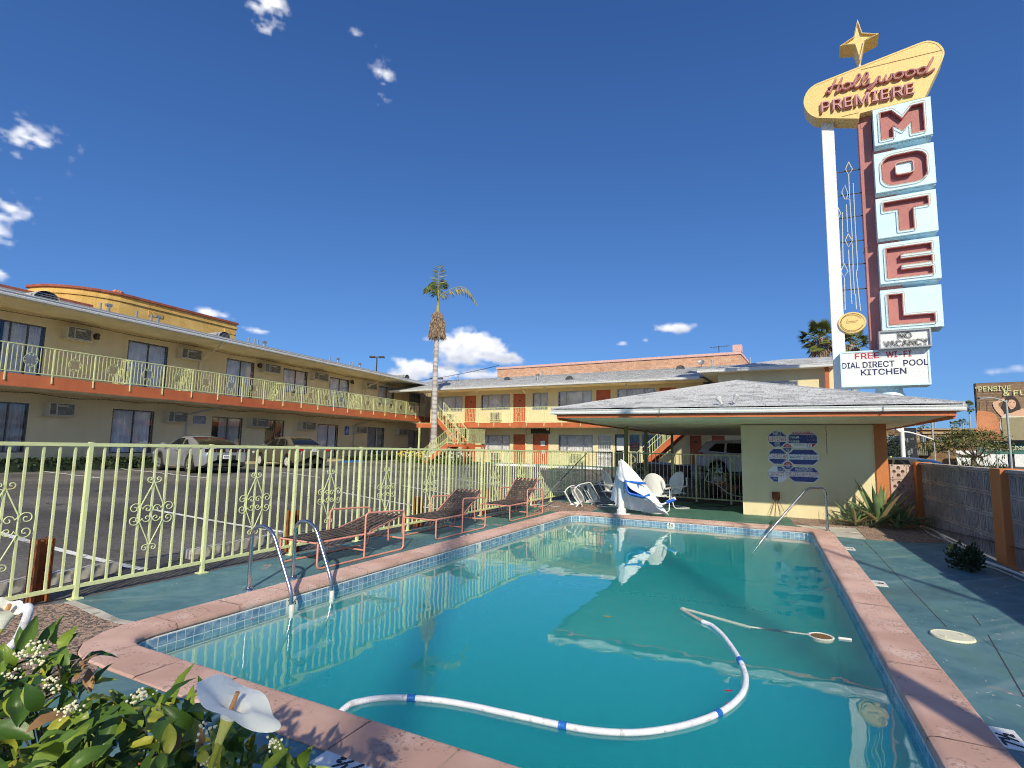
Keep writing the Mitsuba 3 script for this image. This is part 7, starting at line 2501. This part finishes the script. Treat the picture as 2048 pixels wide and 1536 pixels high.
def plan_solid(fr, plan_, z0, z1):
    m = trimesh.creation.extrude_polygon(Polygon(plan_), z1 - z0, engine='earcut')
    v = m.vertices
    return trimesh.Trimesh(fr.w(np.stack([v[:, 0], v[:, 1], v[:, 2] + z0], 1)), m.faces[:, ::-1], process=False)


put('wall', plan_solid(LW, plan, 0, zy - .14), 'ochre_stucco', yb)
put('cornice', plan_solid(LW, [tuple(p) for p in np.array(Polygon(plan).buffer(.10).exterior.coords)[:-1]], zy - .55, zy - .40), 'ochre_stucco', yb)
put('roof_edge', plan_solid(LW, [tuple(p) for p in np.array(Polygon(plan).buffer(.14).exterior.coords)[:-1]], zy - .14, zy + .02), 'red_roof', yb)
for x0, x1, y in ((296, 325, 626), (449, 471, 661)):
    (a, z), (b, _) = LW.px(x0, y, RY), LW.px(x1, y, RY)
    put('vent', LW.mesh(cat_m([box((a, RY, z - .18), (b, RY + .05, z - .14)), box((a, RY, z + .14), (b, RY + .05, z + .18))] + [box((a + (b - a) * i / 12, RY, z - .14), (a + (b - a) * i / 12 + .05, RY + .05, z + .14)) for i in range(13)])), 'ochre_stucco', yb)
a, z = LW.px(213, 607, RY - 2); b, _ = LW.px(224, 607, RY - 2)
for i in range(3):
    q = [(a + (b - a) * i / 2, RY - 1.4, 2.0), (a + (b - a) * i / 2, RY - 1.4, zy + .1), (a + (b - a) * i / 2 + .4, RY - 1.8, zy + .55), (a + (b - a) * i / 2 + 1.0, RY - 2.5, zy + .5)]
    put('duct', LW.mesh(tube(fillet(q, .5, 6), .16, 8)), 'bill_orange', yb, smooth=True)
rs_ = thing('red_roofed_building', 'building with a red roof edge just showing above the left motel wing roof', 'building')
(a, za), (b, zb_) = LW.px(-40, 559, -15), LW.px(178, 609, -15)
put('wall', LW.mesh(box((a - 10, -26, 0), (b, -15.1, (za + zb_) / 2 - .3))), 'ochre_stucco', rs_)
put('roof_edge', LW.mesh(box((a - 10, -26.3, (za + zb_) / 2 - .3), (b + .2, -14.9, (za + zb_) / 2))), 'red_roof', rs_)


def twin_lamp(x, ytop, dep, label):
    t = thing('lot_lamp', label, 'street lamp')
    p = dp(x, ytop, dep)
    put('pole', tube([(p[0], p[1], .3), (p[0], p[1], p[2])], .09, 6), 'dark_metal', t)
    for sg in (1, -1):
        put('head', cat_m([box((p[0] + sg * .25, p[1] - .25, p[2] - .12), (p[0] + sg * 1.05, p[1] + .25, p[2] + .12), .04), bar((p[0], p[1], p[2]), (p[0] + sg * .3, p[1], p[2]), .08)]), 'dark_metal', t)


twin_lamp(754, 714, 75, 'dark twin headed lamp post rising above the left motel roof')
twin_lamp(873, 757, 85, 'dark twin headed lamp just behind the tall palm trunk')
wr = np.array([dp(700, 775, 80), dp(840, 761, 70), dp(930, 746, 62), dp(998, 731, 56)])
put('power_line', tube(curve(wr, 20), .03, 4), 'wire', label='thin dark power line sloping up to the brick building', cat='power line')

# across the street on the right
bz = thing('brown_building', 'two-storey brown brick building with pale trim across the street', 'building')
d1 = 62.0
A, B = dp(1833, 857, d1), dp(2075, 866, d1 - 6)
BR = Fr(A, math.degrees(math.atan2(*(B - A)[:2])))
LB, zt_ = float(np.hypot(*(B - A)[:2])), float(A[2])
wins = [(1842, 1856, 872, 887), (1869, 1889, 872, 884), (1902, 1922, 872, 884), (1966, 1984, 876, 886)]
op = []
for x0, x1, y0, y1 in wins:
    (a, z1), (b, z0) = BR.px(x0, y0), BR.px(x1, y1)
    op.append((a, z0, b, z1))
facade(BR, bz, 0, 0, LB, .3, zt_, op, 'brick_brown', thick=.4)
put('back', BR.mesh(box((0, -12, .3), (LB, -.9, zt_ - .2))), 'brick_brown', bz)
for z, h in ((BR.px(1900, 866)[1], .22), (BR.px(1900, 889)[1], .2), (zt_ - .1, .14)):
    put('trim', BR.mesh(box((-.05, 0.0, z - h / 2), (LB, .18, z + h / 2))), 'brown_trim', bz)
for a, z0, b, z1 in op:
    k = put('window', BR.mesh(cat_m([box((a, -.2, z0), (b, -.17, z1))])), 'far_glass', bz)
    put('mullion', BR.mesh(cat_m([box((a + (b - a) * i / 3 - .04, -.17, z0), (a + (b - a) * i / 3 + .04, -.12, z1)) for i in (1, 2)])), 'brown_trim', k)
    put('pilaster', BR.mesh(box((a - .5, 0, z0 - .1), (a - .05, .12, z1 + .1))), 'brown_trim', bz)
    put('pilaster', BR.mesh(box((b + .05, 0, z0 - .1), (b + .5, .12, z1 + .1))), 'brown_trim', bz)
(a, z1), (b, z0) = BR.px(1834, 897, .9), BR.px(1862, 911, .9)
aw = put('awning', BR.mesh(box((a, 0.02, z0), (b, .9, z1))), 'olive_awning', bz)
put('stripe', BR.mesh(cat_m([box((a + (b - a) * (i + .2) / 7, .9, z0), (a + (b - a) * (i + .55) / 7, .93, z1)) for i in range(7)])), 'curb_concrete', aw)
(a, z1), (b, z0) = BR.px(1841, 890, .3), BR.px(1856, 896, .3)
put('sign_panel', BR.mesh(cat_m([box((a - .3, .05, z0 - .3), (b + .3, .25, z1 + .2))])), 'navy_wall', bz)
put('sign_glyph', BR.mesh(cat_m([tube(np.c_[a + (b - a) * (.18 + .32 * i) + .32 * np.cos(np.linspace(0, 6.28, 14)), np.full(14, .28), (z0 + z1) / 2 + .36 * np.sin(np.linspace(0, 6.28, 14))], .08, 4) for i in range(3)])), 'brown_trim', bz)
(a, z1), (b, z0) = BR.px(1912, 901, 1.5), BR.px(2040, 945, 1.5)
ww = thing('white_wall', 'bright white low wall behind the street tree', 'wall')
put('panel', BR.mesh(box((a, 1.2, .3), (b + 3, 1.5, z1))), 'white_paint', ww)
nb_ = thing('navy_building', 'narrow dark navy building with small white windows across the street', 'building')
(a, z1), (b, _) = BR.px(1806, 856, 2.5), BR.px(1832, 856, 2.5)
put('wall', BR.mesh(box((a, -8, .3), (b, 2.5, z1))), 'navy_wall', nb_)
for x0, x1, y0, y1 in [(1810.5, 1813, 876, 885), (1814, 1816.5, 876, 885), (1821, 1823, 875, 880), (1825, 1827, 875, 880), (1815, 1821, 900, 910), (1821.5, 1825.5, 897, 907), (1817, 1820, 911, 920)]:
    (c, q1), (d, q0) = BR.px(x0, y0, 2.5), BR.px(x1, y1, 2.5)
    put('window', BR.mesh(box((c, 2.5, q0), (d, 2.55, q1))), 'alu_frame', nb_)
gb = thing('grey_building', 'pale grey building with a blue window right of the orange pavilion column', 'building')
(a, z1), (b, _) = BR.px(1760, 871, -2), BR.px(1806, 871, -2)
put('wall', BR.mesh(box((a, -12, .3), (b, -2, z1))), 'grey_wall', gb)
(c, q1), (d, q0) = BR.px(1776, 873, -2), BR.px(1786, 879, -2)
put('window', BR.mesh(box((c, -2, q0), (d, -1.95, q1))), 'far_glass', gb)
(c, q1), (d, q0) = BR.px(1770, 860, -8), BR.px(1806, 870, -8)
put('penthouse', BR.mesh(box((c, -11.9, z1), (d, -8, q1))), 'brick_brown', gb)
# billboard
bl = thing('billboard', 'large roadside billboard poster of a reclining woman with yellow lettering', 'billboard')
d2 = 40.0
A, B = dp(1951, 767, d2), dp(2120, 758, d2 - 2.5)
BL = Fr(A, math.degrees(math.atan2(*(B - A)[:2])))
zt_, zb_ = float(A[2]), BL.px(1953, 872)[1]
W_ = 9.5
h_ = zt_ - zb_
put('frame', BL.mesh(box((-.06, -.55, zb_ - .05), (W_, -.03, zt_ + .02))), 'navy_wall', bl)
po = put('poster', BL.mesh(box((0, -.03, zb_), (W_, 0, zt_))), 'bill_brown', bl)


def bpx(pts, r=0.0):
    return [BL.px(1900 + x / 13.84, 740 + y / 13.84, r) for x, y in pts]


def flat(pts, m, r, name, smooth_=0):
    p = np.array(bpx(pts))
    if smooth_:
        p = curve(p, smooth_, closed=True)
    put(name, BL.mesh(extr(Polygon(p).buffer(0), r, r + .012)), m, po)


for i in range(16):
    z = zt_ - h_ * (.05 + i * .05)
    g_ = random.Random(i)
    s = .05
    ms = []
    while s < W_:
        l = g_.uniform(.1, .5)
        ms.append(box((s, .001, z - .05), (s + l, .006, z + .03))); s += l + .12
    put('faint_print', BL.mesh(cat_m(ms)), 'bill_text_dim', po, kind='stuff')
flat([(800, 870), (830, 870), (830, 1130), (800, 1130)], 'bill_brown_dark', .008, 'painted_post')
flat([(1010, 850), (1035, 850), (1035, 1130), (1010, 1130)], 'bill_brown_dark', .008, 'painted_post')
flat([(740, 1200), (820, 1130), (1050, 1150), (1250, 1230), (1330, 1400), (1380, 1600), (1330, 1900), (1100, 1990), (800, 2000), (740, 1900)], 'bill_orange', .010, 'sofa_shape', 60)
flat([(735, 1990), (2300, 1990), (2300, 2330), (770, 2330)], 'bill_green', .014, 'title_band')
flat([(1450, 1250), (1600, 1180), (1900, 1080), (2100, 1080), (2300, 1200), (2300, 1500), (1450, 1500), (1380, 1400)], 'bill_skin', .022, 'figure_torso', 50)
flat([(1430, 1330), (1560, 1230), (1800, 1290), (2050, 1290), (2200, 1240), (2250, 1700), (1450, 1700)], 'bill_top', .034, 'figure_shirt', 40)
flat([(1480, 900), (1500, 800), (1600, 720), (1720, 710), (1850, 800), (1930, 950), (1950, 1080), (1850, 1120), (1700, 1180), (1550, 1200), (1440, 1240), (1400, 1100)], 'bill_hair', .046, 'figure_hair', 60)
flat([(1180, 900), (1300, 860), (1480, 790), (1500, 850), (1330, 940), (1400, 1060), (1480, 1180), (1450, 1290), (1360, 1230), (1220, 1060)], 'bill_skin', .058, 'figure_arm', 50)
flat([(1600, 900), (1640, 830), (1740, 830), (1810, 890), (1815, 980), (1760, 1060), (1690, 1090), (1630, 1040), (1600, 970)], 'bill_skin', .070, 'figure_face', 40)
for p_ in ([(1635, 905), (1680, 900), (1680, 912), (1635, 915)], [(1735, 900), (1785, 908), (1785, 918), (1735, 912)], [(1660, 1015), (1720, 1030), (1770, 1005), (1720, 1045)]):
    flat(p_, 'bill_hair' if p_[0][1] < 1000 else 'red_ink', .082, 'figure_feature')
flat([(1420, 1310), (2300, 1290), (2300, 2010), (1470, 2010)], 'bill_laptop', .094, 'laptop_lid')
flat([(1420, 1295), (2300, 1275), (2300, 1300), (1420, 1322)], 'bill_title', .108, 'laptop_edge')
for txt, a, b, hh, m, r, base in [('\u201cPENSIVE', (700, 600), (1680, 575), None, 'bill_text', .10, None), ('& FUN', (1470, 715), (2350, 690), None, 'bill_text', .12, None), ('Mrs. Fletcher', (950, 2240), (2080, 2210), None, 'bill_title', .13, None)]:
    A_, B_ = BL.px(1900 + a[0] / 13.84, 740 + a[1] / 13.84), BL.px(1900 + b[0] / 13.84, 740 + b[1] / 13.84)
    hh = abs(BL.px(1960, 740 + 600 / 13.84)[1] - BL.px(1960, 740 + 465 / 13.84)[1])
    put('lettering', text_on(BL, txt, A_[0], A_[1], hh, r, width=B_[0] - A_[0], bold=False, depth=.012, slope=(B_[1] - A_[1]) / (B_[0] - A_[0])), m, po)
for x in (2021, 2062):
    s, _ = BL.px(x, 900, -.4)
    put('post', BL.mesh(box((s - .16, -.6, .2), (s + .16, -.25, zb_))), 'navy_wall', bl)
put('catwalk', BL.mesh(box((0, .1, zb_ - .35), (W_, .6, zb_ - .28))), 'navy_wall', bl)
# street furniture


def pole_thing(name, label, cat, x, ytop, dep, rad, m='pole_grey', z0=.2):
    t = thing(name, label, cat)
    p = dp(x, ytop, dep)
    put('pole', tube([(p[0], p[1], z0), p], rad, 8), m, t, smooth=True)
    return t, p


t, p = pole_thing('street_lamp', 'grey street lamp with a curved arm in front of the billboard', 'street lamp', 2012, 800, 28, .05)
a = [p + [0, 0, -.1], dp(2004, 801, 28), dp(1990, 796.5, 28), dp(1972, 795, 28)]
put('arm', tube(curve(a, 14), .035, 6), 'pole_grey', t, smooth=True)
put('head', bar(dp(1973, 795, 28), dp(1957, 797, 28), .16, .08), 'grey_metal', t)
t, p = pole_thing('street_lamp', 'thin far street lamp left of the far palms', 'street lamp', 1863, 836, 60, .10)
put('arm', tube(curve([p, dp(1858, 834, 60), dp(1852, 837, 60)], 8), .05, 5), 'pole_grey', t)
t, p = pole_thing('signal_mast', 'white signal mast with a long curved arm and a lime pedestrian sign', 'traffic pole', 1803, 855, 32, .12, 'white_paint')
put('arm', tube(curve([dp(1803, 863, 32), dp(1820, 865, 32.4), dp(1845, 872, 33), dp(1866, 879, 33.5)], 16), .05, 6), 'white_paint', t, smooth=True)
put('banner', bar(dp(1806, 845, 32), dp(1795, 861, 32), .08, .35), 'sign_white', t)


def ped(key, c, sz, m):
    fr = Fr(c, 125)
    q = put('sign_plate', fr.mesh(extr(rect(-sz / 2, -sz / 2, sz / 2, sz / 2) if m == 'sign_lime' else Polygon([(0, -sz * .7), (sz * .7, 0), (0, sz * .7), (-sz * .7, 0)]), .14, .17)), m, key)
    k = sz / 2
    fig = [bar((-.02 * k, .175, .05 * k), (.05 * k, .175, .45 * k), .22 * k), bar((0, .175, .05 * k), (-.35 * k, .175, -.6 * k), .13 * k), bar((.02 * k, .175, .05 * k), (.32 * k, .175, -.6 * k), .13 * k), bar((.05 * k, .175, .4 * k), (.42 * k, .175, .1 * k), .1 * k), bar((.05 * k, .175, .4 * k), (-.35 * k, .175, .15 * k), .1 * k), moved(trimesh.creation.icosphere(1, .13 * k), (.08 * k, .175, .66 * k))]
    put('walking_figure', fr.mesh(cat_m(fig)), 'black_ink', q)


ped(t, dp(1794.5, 867, 31.6), .44, 'sign_lime')
t, p = pole_thing('pedestrian_sign', 'amber diamond pedestrian sign with an arrow plate at the end of the signal arm', 'traffic sign', 1868, 885, 30, .035)
ped(t, dp(1868, 889, 29.9), .30, 'sign_amber')
fr = Fr(dp(1869, 899, 29.9), 125)
k = put('arrow_plate', fr.mesh(box((-.16, .14, -.1), (.16, .17, .1))), 'sign_amber', t)
put('arrow', fr.mesh(cat_m([bar((-.08, .175, -.05), (.08, .175, .05), .03), bar((-.08, .175, -.05), (.0, .175, -.06), .03)])), 'black_ink', k)
t, p = pole_thing('street_sign', 'white street sign on a thin post left of the street tree', 'traffic sign', 1897, 900, 27, .03)
fr = Fr(dp(1893, 906, 27), 125)
k = put('plate', fr.mesh(box((-.17, .05, -.16), (.17, .07, .16))), 'sign_white', t)
put('print', fr.mesh(cat_m([box((-.1, .07, .02), (.08, .075, .05)), box((-.1, .07, -.08), (.1, .075, -.05))])), 'dark_metal', k)
t, p = pole_thing('street_sign', 'small dark parking sign on a thin post right of the street tree', 'traffic sign', 1993, 908, 27, .03)
fr = Fr(dp(1991, 914, 27), 125)
put('plate', fr.mesh(box((-.07, .05, -.1), (.07, .07, .1))), 'grey_metal', t)
t, p = pole_thing('bollard', 'lime yellow post between the pavilion column and the signal mast', 'post', 1781, 912, 30, .06, 'sign_lime')
# low planting behind the wall top
gg2 = np.random.default_rng(2)
n = 500
A_, B_ = dp(1906, 934, 33), dp(2012, 938, 30)
u = gg2.uniform(0, 1, (n, 1))
q = A_ * (1 - u) + B_ * u; q[:, 2] = .4 + gg2.uniform(0, 1.25, n) * gg2.uniform(.2, 1, n); q[:, 1] += gg2.normal(0, .2, n)
d = unit(np.c_[gg2.normal(0, .35, n), gg2.normal(0, .3, n), np.ones(n)]); w = unit(np.cross(d, gg2.normal(0, 1, (n, 3))))
hk = thing('roadside_plants', 'row of low spiky plants along the white wall across the street', 'plant')
put('foliage', leaf_cards(q, d, w, gg2.uniform(.1, .25, n), gg2.uniform(.02, .04, n)), 'tree_leaf', hk)
# street car roof glimpsed over the wall
bp = dp(1800, 926, 22.0)
car('sedan', (bp[0], bp[1], -.05), math.radians(115), 'pale car roof glimpsed over the block screen on the street')
# poles behind the camera whose shadows cross the pool and deck
for x, y, h, rad, lab in [(3.02, -2.6, 11, .13, 'thick wooden pole behind the camera'), (5.62, -4.0, 9.5, .05, 'thin metal pole behind the camera beyond the block wall'), (.15, -27.0, 24, .13, 'tall metal lamp pole far behind the camera')]:
    put('utility_pole', tube([(x, y, 0), (x, y, h)], rad, 10), 'bark' if rad > .1 else 'pole_grey', smooth=True, label=lab, cat='pole')
# red machine in the carport
mw = thing('red_machine', 'low red and black wheeled machine with a loose hose in the shade of the carport', 'machine')
c = dp(1455, 985, 18.3); c[2] = .06
MF = Fr(c, 118)
bodyp = Polygon([(-.55, .28), (-.5, .52), (-.15, .60), (.2, .46), (.62, .44), (.72, .30), (.6, .22), (-.4, .22)])
put('body', MF.mesh(extr(bodyp, -.28, .28)), 'mower_red', mw)
put('seat', MF.mesh(box((.05, -.2, .48), (.5, .2, .66), .05)), 'tyre', mw)
put('engine', MF.mesh(box((-.5, -.2, .5), (-.1, .2, .78), .05)), 'grey_metal', mw)
put('handlebar', MF.mesh(cat_m([tube([(-.4, -.25, .6), (-.5, -.3, .98), (-.5, .3, .98), (-.4, .25, .6)], .02, 6)])), 'grey_metal', mw)
for s_ in (-.42, .5):
    for r_ in (-.34, .34):
        put('wheel', MF.mesh(moved(lathe([(.0, -.06), (.2, -.06), (.22, 0), (.2, .06), (0, .06)], 18), (s_, r_, .22), rx=math.pi / 2)), 'tyre', mw, smooth=40)
put('hose', MF.mesh(tube(curve([(-.5, .3, .95), (-.62, .4, .6), (-.3, .42, .5), (.1, .45, .2), (.6, .45, .1)], 24), .02, 6)), 'hose_white', mw, smooth=True)
scene['camera']['far_clip'] = 4000.0
